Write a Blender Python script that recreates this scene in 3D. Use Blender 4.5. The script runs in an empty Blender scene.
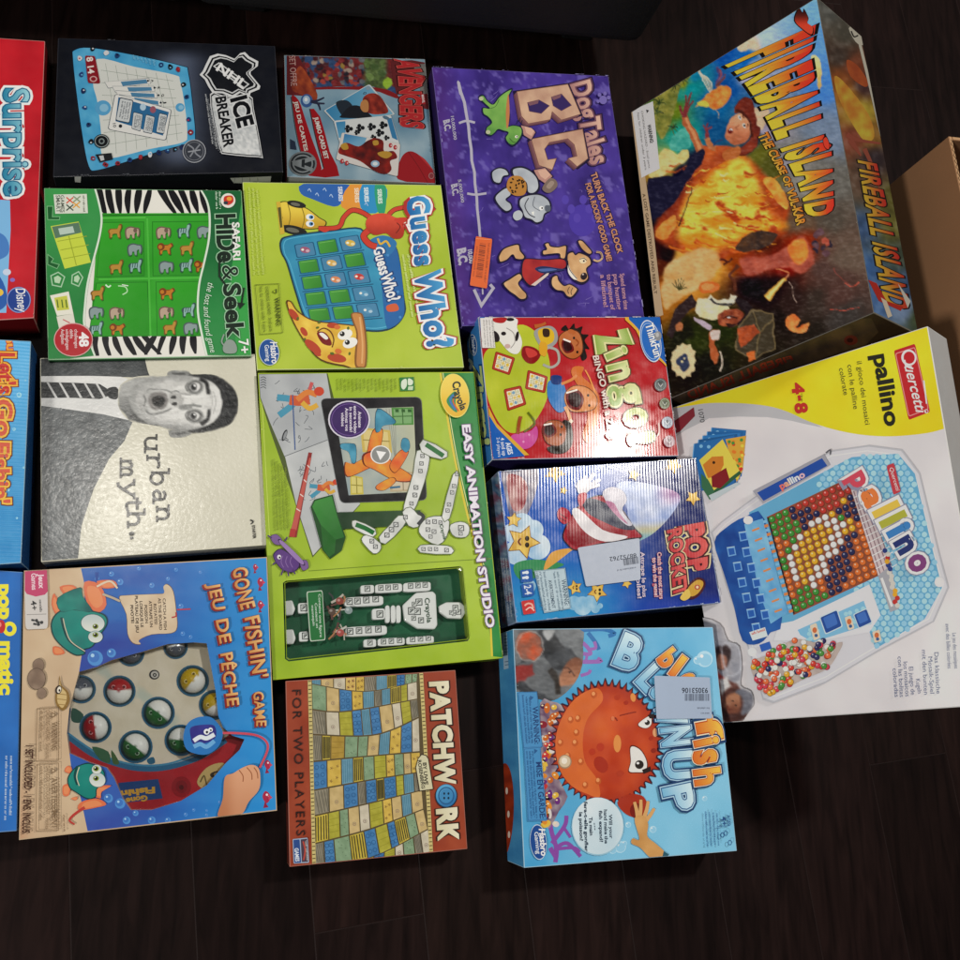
import bpy, bmesh, math, random
from mathutils import Vector, Matrix, noise
from mathutils.geometry import tessellate_polygon
C = bpy.context.scene.collection
rnd = random.Random(7)

# ---------------------------------------------------------------- camera model (tilted phone held above the floor)
FOC, HC = 960.0, 1.15
NAD = (215.0, 740.0)                      # where "straight down" lies in the 960 px picture
_d = Vector((NAD[0]-480, -(NAD[1]-480), -FOC)).normalized()
AZ = -_d
AX = (Vector((1, 0, 0)) - AZ*AZ.x).normalized()
AY = AZ.cross(AX)
RW = Matrix((AX, AY, AZ))                 # camera space -> world
EYE = Vector((0, 0, HC))
def ray(p): return RW @ Vector((p[0]-480, -(p[1]-480), -FOC))
def hit(p, z):
    r = ray(p); return EYE + r*((z-HC)/r.z)
def hit_plane(p, c, n):
    r = ray(p); return EYE + r*((c-EYE).dot(n)/r.dot(n))

def proj(P):
    c = RW.transposed() @ (Vector(P)-EYE); return (480-c.x/c.z*FOC, 480+c.y/c.z*FOC)

# ---------------------------------------------------------------- colour helpers
def lin1(c):
    c /= 255.0
    return c/12.92 if c <= .04045 else ((c+.055)/1.055)**2.4
_lc = {}
GAIN = 1.0
def hx(s): return (int(s[0:2], 16), int(s[2:4], 16), int(s[4:6], 16))
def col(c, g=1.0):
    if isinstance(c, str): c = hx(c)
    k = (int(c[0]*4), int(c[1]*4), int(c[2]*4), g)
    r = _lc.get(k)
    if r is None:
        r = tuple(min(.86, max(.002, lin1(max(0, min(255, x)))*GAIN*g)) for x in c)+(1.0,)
        _lc[k] = r
    return r
def mix(a, b, t):
    if isinstance(a, str): a = hx(a)
    if isinstance(b, str): b = hx(b)
    t = max(0., min(1., t))
    return (a[0]+(b[0]-a[0])*t, a[1]+(b[1]-a[1])*t, a[2]+(b[2]-a[2])*t)
def nz(x, y, s=1.0, o=3):
    return max(0., min(1., .5+.62*noise.fractal(Vector((x*s, y*s, 1.37)), 1.0, 2.0, o)))
def sst(a, b, x):
    t = max(0., min(1., (x-a)/(b-a))); return t*t*(3-2*t)
def idw(pts, p=3.0):
    pts = [(u, v, hx(c)) for u, v, c in pts]
    def f(u, v):
        W = R = G = B = 0.
        for a, b, c in pts:
            w = 1.0/(((u-a)**2+(v-b)**2)**(p/2)+1e-3)
            W += w; R += w*c[0]; G += w*c[1]; B += w*c[2]
        return (R/W, G/W, B/W)
    return f

# ---------------------------------------------------------------- materials
def nodes(m):
    m.use_nodes = True; nt = m.node_tree; nt.nodes.clear(); return nt, nt.nodes, nt.links
def print_mat(name, rough=.4, coat=.0, bump=.02, bscale=60., wob=0., wscale=9., stripe=None, spec=.26, var=.06):
    """printed card: the print is a colour attribute; the varnish, grain and dents are procedural"""
    m = bpy.data.materials.new(name); nt, N, Lk = nodes(m)
    out = N.new('ShaderNodeOutputMaterial'); p = N.new('ShaderNodeBsdfPrincipled')
    Lk.new(p.outputs[0], out.inputs[0])
    at = N.new('ShaderNodeAttribute'); at.attribute_name = 'Col'
    tc = N.new('ShaderNodeTexCoord')
    n1 = N.new('ShaderNodeTexNoise'); n1.inputs['Scale'].default_value = bscale; n1.inputs['Detail'].default_value = 4
    Lk.new(tc.outputs['Object'], n1.inputs['Vector'])
    n2 = N.new('ShaderNodeTexNoise'); n2.inputs['Scale'].default_value = wscale; n2.inputs['Detail'].default_value = 3
    Lk.new(tc.outputs['Object'], n2.inputs['Vector'])
    mr = N.new('ShaderNodeMapRange'); mr.inputs[1].default_value = .3; mr.inputs[2].default_value = .7
    mr.inputs[3].default_value = 1-var; mr.inputs[4].default_value = 1.0
    Lk.new(n2.outputs[0], mr.inputs[0])
    vm = N.new('ShaderNodeVectorMath'); vm.operation = 'SCALE'
    Lk.new(at.outputs['Color'], vm.inputs[0]); Lk.new(mr.outputs[0], vm.inputs['Scale'])
    Lk.new(vm.outputs[0], p.inputs['Base Color'])
    rr = N.new('ShaderNodeMapRange'); rr.inputs[1].default_value = .3; rr.inputs[2].default_value = .7
    rr.inputs[3].default_value = max(.03, rough-.06); rr.inputs[4].default_value = rough+.08
    Lk.new(n1.outputs[0], rr.inputs[0]); Lk.new(rr.outputs[0], p.inputs['Roughness'])
    p.inputs['Specular IOR Level'].default_value = spec
    p.inputs['Coat Weight'].default_value = coat; p.inputs['Coat Roughness'].default_value = .12
    b1 = N.new('ShaderNodeBump'); b1.inputs['Strength'].default_value = bump; b1.inputs['Distance'].default_value = .001
    Lk.new(n1.outputs[0], b1.inputs['Height'])
    last = b1
    if wob:
        b2 = N.new('ShaderNodeBump'); b2.inputs['Strength'].default_value = wob; b2.inputs['Distance'].default_value = .02
        Lk.new(n2.outputs[0], b2.inputs['Height']); Lk.new(last.outputs[0], b2.inputs['Normal']); last = b2
    if stripe:
        ax, per, st = stripe
        w = N.new('ShaderNodeTexWave'); w.bands_direction = ax; w.inputs['Scale'].default_value = .314159/per
        w.inputs['Distortion'].default_value = .25; w.inputs['Detail'].default_value = 1; w.inputs['Detail Scale'].default_value = 3
        Lk.new(tc.outputs['Object'], w.inputs['Vector'])
        b3 = N.new('ShaderNodeBump'); b3.inputs['Strength'].default_value = st; b3.inputs['Distance'].default_value = .0006
        Lk.new(w.outputs['Fac'], b3.inputs['Height']); Lk.new(last.outputs[0], b3.inputs['Normal']); last = b3
    Lk.new(last.outputs[0], p.inputs['Normal'])
    if coat: Lk.new(last.outputs[0], p.inputs['Coat Normal'])
    return m
M_CARD = print_mat('varnished_card', .40, .08, .03, 70, .05, 7)
M_GLOSS = print_mat('glossy_card', .32, .15, .03, 60, .10, 8)
M_MATT = print_mat('matt_card', .55, .05, .05, 120, .03, 8)
M_DULL = print_mat('dull_card', .6, 0, .05, 90, .04, 8, spec=.12)
M_STICK = print_mat('paper_sticker', .5, .1, .03, 150, .02, 12)
M_FOIL = print_mat('shrink_wrapped_card', .25, .10, .20, 210, .06, 7, spec=.36)
M_CORR = print_mat('corrugated_glossy_card', .15, .0, .02, 60, .03, 9, ('X', .0040, .11), spec=.30)
M_CORR1 = print_mat('lightly_ribbed_glossy_card', .11, .0, .02, 60, .022, 9, ('X', .0040, .02), spec=.13)
M_CORR2 = print_mat('corrugated_glossy_card_across', .28, .3, .03, 60, .06, 9, ('Y', .0040, .3))
M_PLAST = print_mat('moulded_plastic', .28, .3, .02, 60, .02, 9)
M_KRAFT = print_mat('kraft_board', .75, 0, .10, 300, .05, 6, ('Y', .004, .10), spec=.25, var=.12)
def clear_mat(name='clear_film', fac=.10, bump=.3):
    m = bpy.data.materials.new(name); nt, N, Lk = nodes(m)
    out = N.new('ShaderNodeOutputMaterial'); mx = N.new('ShaderNodeMixShader')
    tr = N.new('ShaderNodeBsdfTransparent'); gl = N.new('ShaderNodeBsdfGlossy')
    tr.inputs[0].default_value = (.97, .98, .98, 1); gl.inputs['Roughness'].default_value = .08
    fr = N.new('ShaderNodeFresnel'); fr.inputs[0].default_value = 1.5
    tc = N.new('ShaderNodeTexCoord'); n = N.new('ShaderNodeTexNoise'); n.inputs['Scale'].default_value = 14
    n.inputs['Detail'].default_value = 2
    b = N.new('ShaderNodeBump'); b.inputs['Strength'].default_value = bump; b.inputs['Distance'].default_value = .02
    Lk.new(tc.outputs['Object'], n.inputs['Vector']); Lk.new(n.outputs[0], b.inputs['Height'])
    Lk.new(b.outputs[0], gl.inputs['Normal'])
    Lk.new(fr.outputs[0], mx.inputs[0]); Lk.new(tr.outputs[0], mx.inputs[1]); Lk.new(gl.outputs[0], mx.inputs[2])
    Lk.new(mx.outputs[0], out.inputs[0]); return m
M_FILM = clear_mat()

# ---------------------------------------------------------------- lettering: glyph outlines of the built-in font
_gl = {}
def _tmesh(s, off, shear):
    cu = bpy.data.curves.new('glyph', 'FONT'); cu.body = s; cu.size = 1; cu.offset = off; cu.shear = shear
    cu.resolution_u = 3; cu.dimensions = '2D'; cu.fill_mode = 'BOTH'
    ob = bpy.data.objects.new('glyph', cu)
    me = bpy.data.meshes.new_from_object(ob)
    vs = [(v.co.x, v.co.y) for v in me.vertices]; fs = [tuple(p.vertices) for p in me.polygons]
    bpy.data.meshes.remove(me); bpy.data.objects.remove(ob); bpy.data.curves.remove(cu)
    return vs, fs
def glyph(c, off=0., shear=0.):
    k = (c, round(off, 4), shear)
    if k not in _gl:
        vs, fs = _tmesh(c, off, shear)
        if off and len(vs):              # trim the spikes that a wide offset can grow at sharp corners
            v0 = _tmesh(c, 0, shear)[0]; m = abs(off)*1.7+.01
            a, b2 = min(v[0] for v in v0)-m, max(v[0] for v in v0)+m; d, e2 = min(v[1] for v in v0)-m, max(v[1] for v in v0)+m
            vs = [(min(b2, max(a, x)), min(e2, max(d, y))) for x, y in vs]
        _gl[k] = (vs, fs)
    return _gl[k]
_mx = lambda s: max(v[0] for v in glyph(s)[0])
_IW = _mx('I'); CAP = max(v[1] for v in glyph('H')[0])
_adv = {}
def adv(c):
    if c not in _adv: _adv[c] = _mx(c+'I')-_IW
    return _adv[c]

# ---------------------------------------------------------------- polygon helpers
def smooth(pts, n=5, closed=True):
    out = []; m = len(pts); rng = range(m) if closed else range(m-1)
    g = (lambda i: pts[i % m]) if closed else (lambda i: pts[max(0, min(m-1, i))])
    for i in rng:
        a, b, c, d = g(i-1), g(i), g(i+1), g(i+2)
        for k in range(n):
            t = k/n; t2 = t*t; t3 = t2*t
            out.append(tuple(.5*(2*b[j]+(c[j]-a[j])*t+(2*a[j]-5*b[j]+4*c[j]-d[j])*t2+(3*b[j]-a[j]-3*c[j]+d[j])*t3) for j in (0, 1)))
    if not closed: out.append(tuple(pts[-1][:2]))
    return out
def clip_half(poly, a, b, c):           # keep a*x+b*y<=c
    out = []; m = len(poly)
    for i in range(m):
        p, q = poly[i], poly[(i+1) % m]
        dp, dq = a*p[0]+b*p[1]-c, a*q[0]+b*q[1]-c
        if dp <= 0: out.append(p)
        if (dp < 0 < dq) or (dq < 0 < dp):
            t = dp/(dp-dq); out.append((p[0]+(q[0]-p[0])*t, p[1]+(q[1]-p[1])*t))
    return out
def area(p): return .5*sum(p[i][0]*p[(i+1) % len(p)][1]-p[(i+1) % len(p)][0]*p[i][1] for i in range(len(p)))
def clip_convex(poly, cv):
    s = 1 if area(cv) > 0 else -1
    for i in range(len(cv)):
        (x0, y0), (x1, y1) = cv[i], cv[(i+1) % len(cv)]
        a, b = (y1-y0)*s, -(x1-x0)*s
        poly = clip_half(poly, a, b, a*x0+b*y0)
        if len(poly) < 3: return []
    return poly
def ellp(cx, cy, rx, ry=None, rot=0, n=28, a0=0, a1=360):
    ry = rx if ry is None else ry; r = math.radians(rot); c, s = math.cos(r), math.sin(r); o = []
    full = abs(a1-a0) >= 360
    for i in range(n if full else n+1):
        t = math.radians(a0+(a1-a0)*i/n); x, y = rx*math.cos(t), ry*math.sin(t)
        o.append((cx+x*c-y*s, cy+x*s+y*c))
    return o
def scal(pts, f, c=None, g=None):
    if c is None: c = (sum(p[0] for p in pts)/len(pts), sum(p[1] for p in pts)/len(pts))
    g = f if g is None else g
    return [(c[0]+(x-c[0])*f, c[1]+(y-c[1])*g) for x, y in pts]
def shift(pts, dx, dy): return [(x+dx, y+dy) for x, y in pts]
def rquad(a, b, c, d, r=.15, n=4):       # quad with rounded corners
    q = [a, b, c, d]; o = []
    for i in range(4):
        p0, p1, p2 = q[i-1], q[i], q[(i+1) % 4]
        s = (p1[0]+(p0[0]-p1[0])*r, p1[1]+(p0[1]-p1[1])*r); e = (p1[0]+(p2[0]-p1[0])*r, p1[1]+(p2[1]-p1[1])*r)
        for k in range(n+1):
            t = k/n; o.append(tuple((1-t)**2*s[j]+2*t*(1-t)*p1[j]+t*t*e[j] for j in (0, 1)))
    return o
def bil(q, s, t):                        # point inside quad TL TR BR BL
    return tuple((q[0][j]*(1-s)+q[1][j]*s)*(1-t)+(q[3][j]*(1-s)+q[2][j]*s)*t for j in (0, 1))
def pol_at(pl, t):
    ls = [math.dist(pl[i], pl[i+1]) for i in range(len(pl)-1)]; T = sum(ls)*t
    for i, l in enumerate(ls):
        if T <= l or i == len(ls)-1:
            k = T/l; return (pl[i][0]+(pl[i+1][0]-pl[i][0])*k, pl[i][1]+(pl[i+1][1]-pl[i][1])*k)
        T -= l

EPS = 2e-5
class Mesh:                              # collects coloured faces, links ONE mesh object
    def __init__(s): s.v = []; s.f = []; s.c = []; s.k = []
    def add(s, pts, faces, cols):
        o = len(s.v); s.v += pts; s.c += cols; s.f += [tuple(i+o for i in f) for f in faces]
        s.k.append((o, len(s.v), len(s.f)-len(faces), len(s.f)))
    def pieces(s):                       # separate prints (further apart than half their size) become meshes of their own
        if len(s.k) < 2: return [s]
        bb = []
        for a, b, _f, _g in s.k:
            P = s.v[a:b] or [Vector((0, 0, 0))]
            bb.append([min(p[j] for p in P) for j in range(3)]+[max(p[j] for p in P) for j in range(3)])
        par = list(range(len(bb)))
        def fd(i):
            while par[i] != i: par[i] = par[par[i]]; i = par[i]
            return i
        sz = [max(b[3+j]-b[j] for j in range(3)) for b in bb]
        for i in range(len(bb)):
            for j in range(i):
                if fd(i) == fd(j): continue
                g = math.sqrt(sum(max(0, bb[i][q]-bb[j][3+q], bb[j][q]-bb[i][3+q])**2 for q in range(3)))
                if g <= max(.0195, .48*max(sz[i], sz[j])): par[fd(i)] = fd(j)
        out = {}
        for i, (a, b, f, g) in enumerate(s.k):
            m = out.setdefault(fd(i), Mesh())
            m.add(s.v[a:b], [tuple(x-a for x in q) for q in s.f[f:g]], s.c[a:b])
        return list(out.values())
    def link(s, name, mat, parent=None, loc=Vector((0, 0, 0))):
        me = bpy.data.meshes.new(name); me.from_pydata([tuple(Vector(p)-loc) for p in s.v], [], s.f); me.update()
        a = me.color_attributes.new('Col', 'FLOAT_COLOR', 'POINT')
        a.data.foreach_set('color', [x for c in s.c for x in c])
        me.materials.append(mat)
        ob = bpy.data.objects.new(name, me); C.objects.link(ob)
        if parent is not None: ob.parent = parent
        else: ob.location = loc
        return ob

class Surf:
    """one flat face of a thing that carries print; shapes are given in enlarged-photograph units z = (x0, y0, scale)"""
    def __init__(s, thing, c, n, mat, z=(0, 0, 1), L0=2):
        s.t, s.c, s.n, s.mat, s.z, s.L = thing, c, n, mat, z, L0
        s.cur = None; s.gain = thing.gain; s.lim = None; s.calls = 0; s.host = None
    def part(s, name, mat=None):
        s.cur = Mesh(); s.t.parts.append((name, s.cur, mat or s.mat)); return s
    def m(s, p, L):
        ox, oy, k = s.z
        q = hit_plane((ox+p[0]/k, oy+p[1]/k), s.c, s.n)
        return q+s.n*(EPS*L)
    def _lim(s):
        if s.lim is None: return None
        return [((x-s.z[0])*s.z[2], (y-s.z[1])*s.z[2]) for x, y in s.lim]
    def _put(s, pts2, faces, cols, L, split=False):
        s.calls += 1; lim = s._lim(); side = None
        if lim:
            sg = 1 if area(lim) > 0 else -1; H = []
            for i in range(len(lim)):
                (x0, y0), (x1, y1) = lim[i], lim[(i+1) % len(lim)]; A, B = (y1-y0)*sg, -(x1-x0)*sg; H.append((A, B, A*x0+B*y0))
            bad = [any(A*p[0]+B*p[1] > Cc+1e-6 for A, B, Cc in H) for p in pts2]
            if any(bad):
                P2, F2, K2 = [], [], []
                for f in faces:
                    pp = [pts2[i] for i in f]; kk = [cols[i] for i in f]
                    if any(bad[i] for i in f):
                        q = pp
                        for A, B, Cc in H:
                            q = clip_half(q, A, B, Cc)
                            if len(q) < 3: break
                        if len(q) < 3: continue
                        kk = [min(zip(pp, kk), key=lambda t: (t[0][0]-x[0])**2+(t[0][1]-x[1])**2)[1] for x in q] if len(q) < 9 else [kk[0]]*len(q); pp = q
                    o = len(P2); P2 += pp; K2 += kk; F2.append(tuple(range(o, o+len(pp))))
                pts2, faces, cols = P2, F2, K2
                if not faces: return
        if split and len(faces) > 1:         # lettering and brush lines may cross themselves: lift each face by a hair of its own
            P2, F2, K2, U = [], [], [], []
            for j, f in enumerate(faces):
                o = len(P2); P2 += [pts2[i] for i in f]; K2 += [cols[i] for i in f]; U += [(j*5+s.calls) % 9]*len(f); F2.append(tuple(range(o, o+len(f))))
            pts2, faces, cols = P2, F2, K2
        else: U = [s.calls % 9]*len(pts2)
        pts = [s.m(p, L+u*.09) for p, u in zip(pts2, U)]
        fs = []
        for f in faces:
            nn = Vector((0, 0, 0)); P = [pts[i] for i in f]
            for i in range(1, len(P)-1): nn += (P[i]-P[0]).cross(P[i+1]-P[0])
            if nn.length_squared < 1e-18: continue
            fs.append(f if nn.dot(s.n) > 0 else tuple(reversed(f)))
        s.cur.add(pts, fs, cols)
    def nL(s, L):
        if L is None: s.L += 1; return s.L
        return L
    def poly(s, pts, c, L=None, clip=None):
        if clip: pts = clip_convex(pts, clip)
        if len(pts) < 3: return
        k = col(c, s.gain); s._put(pts, [tuple(range(len(pts)))], [k]*len(pts), s.nL(L))
    def blob(s, pts, c, L=None, n=5, clip=None): s.poly(smooth(pts, n), c, L, clip)
    def ell(s, cx, cy, rx, ry, c, rot=0, L=None, n=26, clip=None): s.poly(ellp(cx, cy, rx, ry, rot, n), c, L, clip)
    def outl(s, pts, w, c, L=None): s.line(list(pts), w, c, L, closed=True)
    def line(s, pts, w, c, L=None, closed=False, w1=None):
        m = len(pts); lf = []; rt = []
        for i in range(m):
            a = pts[i-1] if (closed or i > 0) else pts[i]; b = pts[(i+1) % m] if (closed or i < m-1) else pts[i]
            dx1, dy1 = pts[i][0]-a[0], pts[i][1]-a[1]; dx2, dy2 = b[0]-pts[i][0], b[1]-pts[i][1]
            l1, l2 = math.hypot(dx1, dy1), math.hypot(dx2, dy2)
            if l1 < 1e-9: dx1, dy1, l1 = dx2, dy2, l2
            if l2 < 1e-9: dx2, dy2, l2 = dx1, dy1, l1
            if l1 < 1e-9: continue
            tx, ty = dx1/l1+dx2/l2, dy1/l1+dy2/l2; tl = math.hypot(tx, ty)
            if tl < .3: tx, ty, tl = dx2/l2, dy2/l2, 1
            nx, ny = -ty/tl, tx/tl; cs = max(.45, abs(-dy2/l2*nx+dx2/l2*ny))
            ww = w if w1 is None else w+(w1-w)*i/max(1, m-1)
            h = ww*.5/cs
            lf.append((pts[i][0]+nx*h, pts[i][1]+ny*h)); rt.append((pts[i][0]-nx*h, pts[i][1]-ny*h))
        k = len(lf)
        fs = [(i, i+1, k+i+1, k+i) for i in range(k-1)]
        if closed: fs.append((k-1, 0, k, 2*k-1))
        s._put(lf+rt, fs, [col(c, s.gain)]*(2*k), s.nL(L), True)
    def sline(s, pts, w, c, L=None, n=5, w1=None): s.line(smooth(pts, n, False), w, c, L, w1=w1)
    def shade(s, pts, fn, step, L=None, clip=None):
        """polygon painted by fn(u, v), cut into cells of size step so the colour can vary"""
        if clip: pts = clip_convex(pts, clip)
        if len(pts) < 3: return
        L = s.nL(L)
        x0 = min(p[0] for p in pts); x1 = max(p[0] for p in pts); y0 = min(p[1] for p in pts); y1 = max(p[1] for p in pts)
        nx = max(1, math.ceil((x1-x0)/step)); V = []; F = []; K = []
        memo = {}
        def cc(p):
            k = (round(p[0], 1), round(p[1], 1))
            if k not in memo: memo[k] = col(fn(p[0], p[1]), s.gain)
            return memo[k]
        for i in range(nx):
            xa, xb = x0+i*step, x0+(i+1)*step
            st = clip_half(clip_half(pts, -1, 0, -xa), 1, 0, xb)
            if len(st) < 3: continue
            ya, yb = min(p[1] for p in st), max(p[1] for p in st)
            j0 = int((ya-y0)/step); j1 = int(math.ceil((yb-y0)/step))
            for j in range(j0, j1):
                a, b = y0+j*step, y0+(j+1)*step
                ce = clip_half(clip_half(st, 0, -1, -a), 0, 1, b)
                if len(ce) < 3 or abs(area(ce)) < 1e-4*step*step: continue
                o = len(V); V += ce; K += [cc(p) for p in ce]; F.append(tuple(range(o, len(V))))
        s._put(V, F, K, L)
    def shade_parts(s, pts, fn, step):       # for outlines with deep hollows: triangle by triangle
        L = s.nL(None)
        for t in tessellate_polygon([[Vector((x, y, 0)) for x, y in pts]]): s.shade([pts[i] for i in t], fn, step, L)
    def grad(s, pts, a, b, p, q, step, L=None, noise_amp=0., clip=None):
        dx, dy = q[0]-p[0], q[1]-p[1]; dd = dx*dx+dy*dy
        f = lambda u, v: mix(a, b, ((u-p[0])*dx+(v-p[1])*dy)/dd+(noise_amp*(nz(u, v, .02)-.5) if noise_amp else 0))
        s.shade(pts, f, step, L, clip)
    def text(s, st, p0, p1, h, c, outs=(), bold=.012, shear=0., jit=0., sp=0., top=None, base=None, cols=None, seed=1):
        """lettering from p0 to p1 (baseline), cap height h; outs = [(extra offset, colour)] drawn underneath;
        base/top polylines bend the line; c may be fn(tx, ty)"""
        r = random.Random(seed)
        adv_ = [adv(ch)+sp for ch in st]; W = sum(adv_)-sp
        dx, dy = p1[0]-p0[0], p1[1]-p0[1]; Ln = math.hypot(dx, dy) or 1; dx /= Ln; dy /= Ln; ux, uy = dy, -dx
        jt = [(r.uniform(-jit, jit), r.uniform(-jit, jit)) for _ in st]
        layers = [(o+bold, cc) for o, cc in outs]+[(bold, None)]
        for off, cc in layers:
            La = s.nL(None); Lb = s.nL(None); x = 0.
            for i, ch in enumerate(st):
                if ch != ' ':
                    vs, fs = glyph(ch, off, shear); P = []; K = []
                    cx = adv_[i]/2; ca, sa = math.cos(jt[i][0]), math.sin(jt[i][0])
                    for gx, gy in vs:
                        if jit:
                            ax, ay = gx-cx, gy-CAP/2
                            gx, gy = cx+ax*ca-ay*sa, CAP/2+ax*sa+ay*ca+jt[i][1]*.35
                        tx, ty = (x+gx)/W, gy/CAP
                        if base is not None:
                            tt = max(-.02, min(1.02, tx))
                            b0 = pol_at(base, max(0, min(1, tt))); t0 = pol_at(top, max(0, min(1, tt)))
                            P.append((b0[0]+(t0[0]-b0[0])*ty, b0[1]+(t0[1]-b0[1])*ty))
                        else:
                            P.append((p0[0]+dx*Ln*tx+ux*h*ty, p0[1]+dy*Ln*tx+uy*h*ty))
                        if cc is not None: K.append(col(cc, s.gain))
                        elif cols: K.append(col(cols[i % len(cols)], s.gain))
                        elif callable(c): K.append(col(c(tx, ty), s.gain))
                        else: K.append(col(c, s.gain))
                    s._put(P, fs, K, La if i % 2 else Lb, True)
                x += adv_[i]
    def greek(s, p0, p1, h, c, seed=0, L=None, dens=1.):
        """a line of print too small to read in the photograph: word-long rows of upright strokes"""
        r = random.Random(seed*31+int(p0[0])); L = s.nL(L)
        dx, dy = p1[0]-p0[0], p1[1]-p0[1]; Ln = math.hypot(dx, dy); dx /= Ln; dy /= Ln; ux, uy = dy, -dx
        x = 0; k = col(c, s.gain); P = []; F = []; K = []
        while x < Ln:
            w = h*r.uniform(1.4, 4.5); e = min(Ln, x+w); y = x
            while y < e:
                a = h*r.uniform(.18, .3)*dens; hh = h*r.choice((.7, .7, .7, 1.)); b = r.choice((0, 0, 0, .45))*h if r.random() < .5 else 0
                o = len(P)
                for q, t in ((y, b), (y+a, b), (y+a, hh), (y, hh)): P.append((p0[0]+dx*q+ux*t, p0[1]+dy*q+uy*t)); K.append(k)
                F.append((o, o+1, o+2, o+3)); y += a+h*r.uniform(.14, .26)
            x = e+h*.5
        s._put(P, F, K, L)
    def bars(s, q, c, n=22, seed=3, L=None):      # barcode in quad q (TL TR BR BL), bars across s
        r = random.Random(seed); L = s.nL(L); x = 0; xs = []
        while x < 1:
            w = r.choice((.012, .02, .034)); xs.append((x, min(1, x+w))); x += w+r.choice((.012, .02, .03))
        for a, b in xs: s.poly([bil(q, a, 0), bil(q, b, 0), bil(q, b, 1), bil(q, a, 1)], c, L)

def edge_dist(x, y, P):
    ins = False; d = 1e18; m = len(P); j = m-1
    for i in range(m):
        x0, y0 = P[j]; x1, y1 = P[i]; j = i
        if (y0 > y) != (y1 > y) and x < (x1-x0)*(y-y0)/(y1-y0)+x0: ins = not ins
        ex, ey = x1-x0, y1-y0; l = ex*ex+ey*ey
        t = 0 if l == 0 else max(0, min(1, ((x-x0)*ex+(y-y0)*ey)/l))
        q = (x-x0-t*ex)**2+(y-y0-t*ey)**2
        if q < d: d = q
    d = math.sqrt(d); return d if ins else -d
class Painter:
    """brush-painted picture: soft-edged shapes laid over one another, put down as one finely coloured sheet"""
    def __init__(s, feather=5., warp=7., wf=.02): s.q = []; s.fe = feather; s.wa = warp; s.wf = wf; s.L = 0
    def shade(s, pts, fn, step=0, L=None):
        xs = [p[0] for p in pts]; ys = [p[1] for p in pts]; fe = min(s.fe, .16*min(max(xs)-min(xs), max(ys)-min(ys)))
        s.q.append((min(xs)-fe, max(xs)+fe, min(ys)-fe, max(ys)+fe, pts, fn, fe))
    def poly(s, pts, c, L=None): c = hx(c) if isinstance(c, str) else c; s.shade(pts, lambda u, v: c)
    def blob(s, pts, c, L=None, n=4): s.poly(smooth(pts, n), c)
    def ell(s, cx, cy, rx, ry, c, rot=0, L=None, n=14): s.poly(ellp(cx, cy, rx, ry, rot, n), c)
    def line(s, pts, w, c, L=None, closed=False, w1=None):
        lf = []; rt = []; m = len(pts)
        for i in range(m):
            a, b = pts[max(0, i-1)], pts[min(m-1, i+1)]; dx, dy = b[0]-a[0], b[1]-a[1]; l = math.hypot(dx, dy) or 1
            h = .5*(w if w1 is None else w+(w1-w)*i/max(1, m-1)); lf.append((pts[i][0]-dy/l*h, pts[i][1]+dx/l*h)); rt.append((pts[i][0]+dy/l*h, pts[i][1]-dx/l*h))
        s.poly(lf+rt[::-1], c)
    def sline(s, pts, w, c, L=None, n=4, w1=None): s.line(smooth(pts, n, False), w, c, w1=w1)
    def outl(s, pts, w, c, L=None): s.line(list(pts)+[pts[0]], w, c)
    def flush(s, surf, face, base, step):
        def f(u, v):
            x = u+s.wa*(nz(u, v, s.wf)-.5)*2; y = v+s.wa*(nz(u+777, v, s.wf)-.5)*2; c = base(u, v)
            for x0, x1, y0, y1, P, fn, fe in s.q:
                if x0 < x < x1 and y0 < y < y1:
                    d = edge_dist(x, y, P)
                    if d > -fe: c = mix(c, fn(u, v), sst(-fe, fe, d))
            k = nz(u*1.0, v*2.2, .045, 4); return mix(c, '000000' if k < .5 else 'ffffff', .10*abs(k-.5)*2)
        surf.shade(face, f, step)
class Thing:
    def __init__(s, name, label, cat, loc, group=None):
        s.root = bpy.data.objects.new(name, None); C.objects.link(s.root); s.root.location = loc; s.root.empty_display_size = .05
        s.root['label'] = label; s.root['category'] = cat
        if group: s.root['group'] = group
        s.loc = Vector(loc); s.parts = []; s.gain = 1.0
    def done(s):
        made = {}
        for p in s.parts:
            nm, me, mat = p[:3]; host = made.get(p[3]) if len(p) > 3 else None
            for q in me.pieces():
                if q.f: made[nm] = q.link(nm, mat, host or s.root, s.loc)
GRP = 'board game boxes laid out on the floor'
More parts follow.
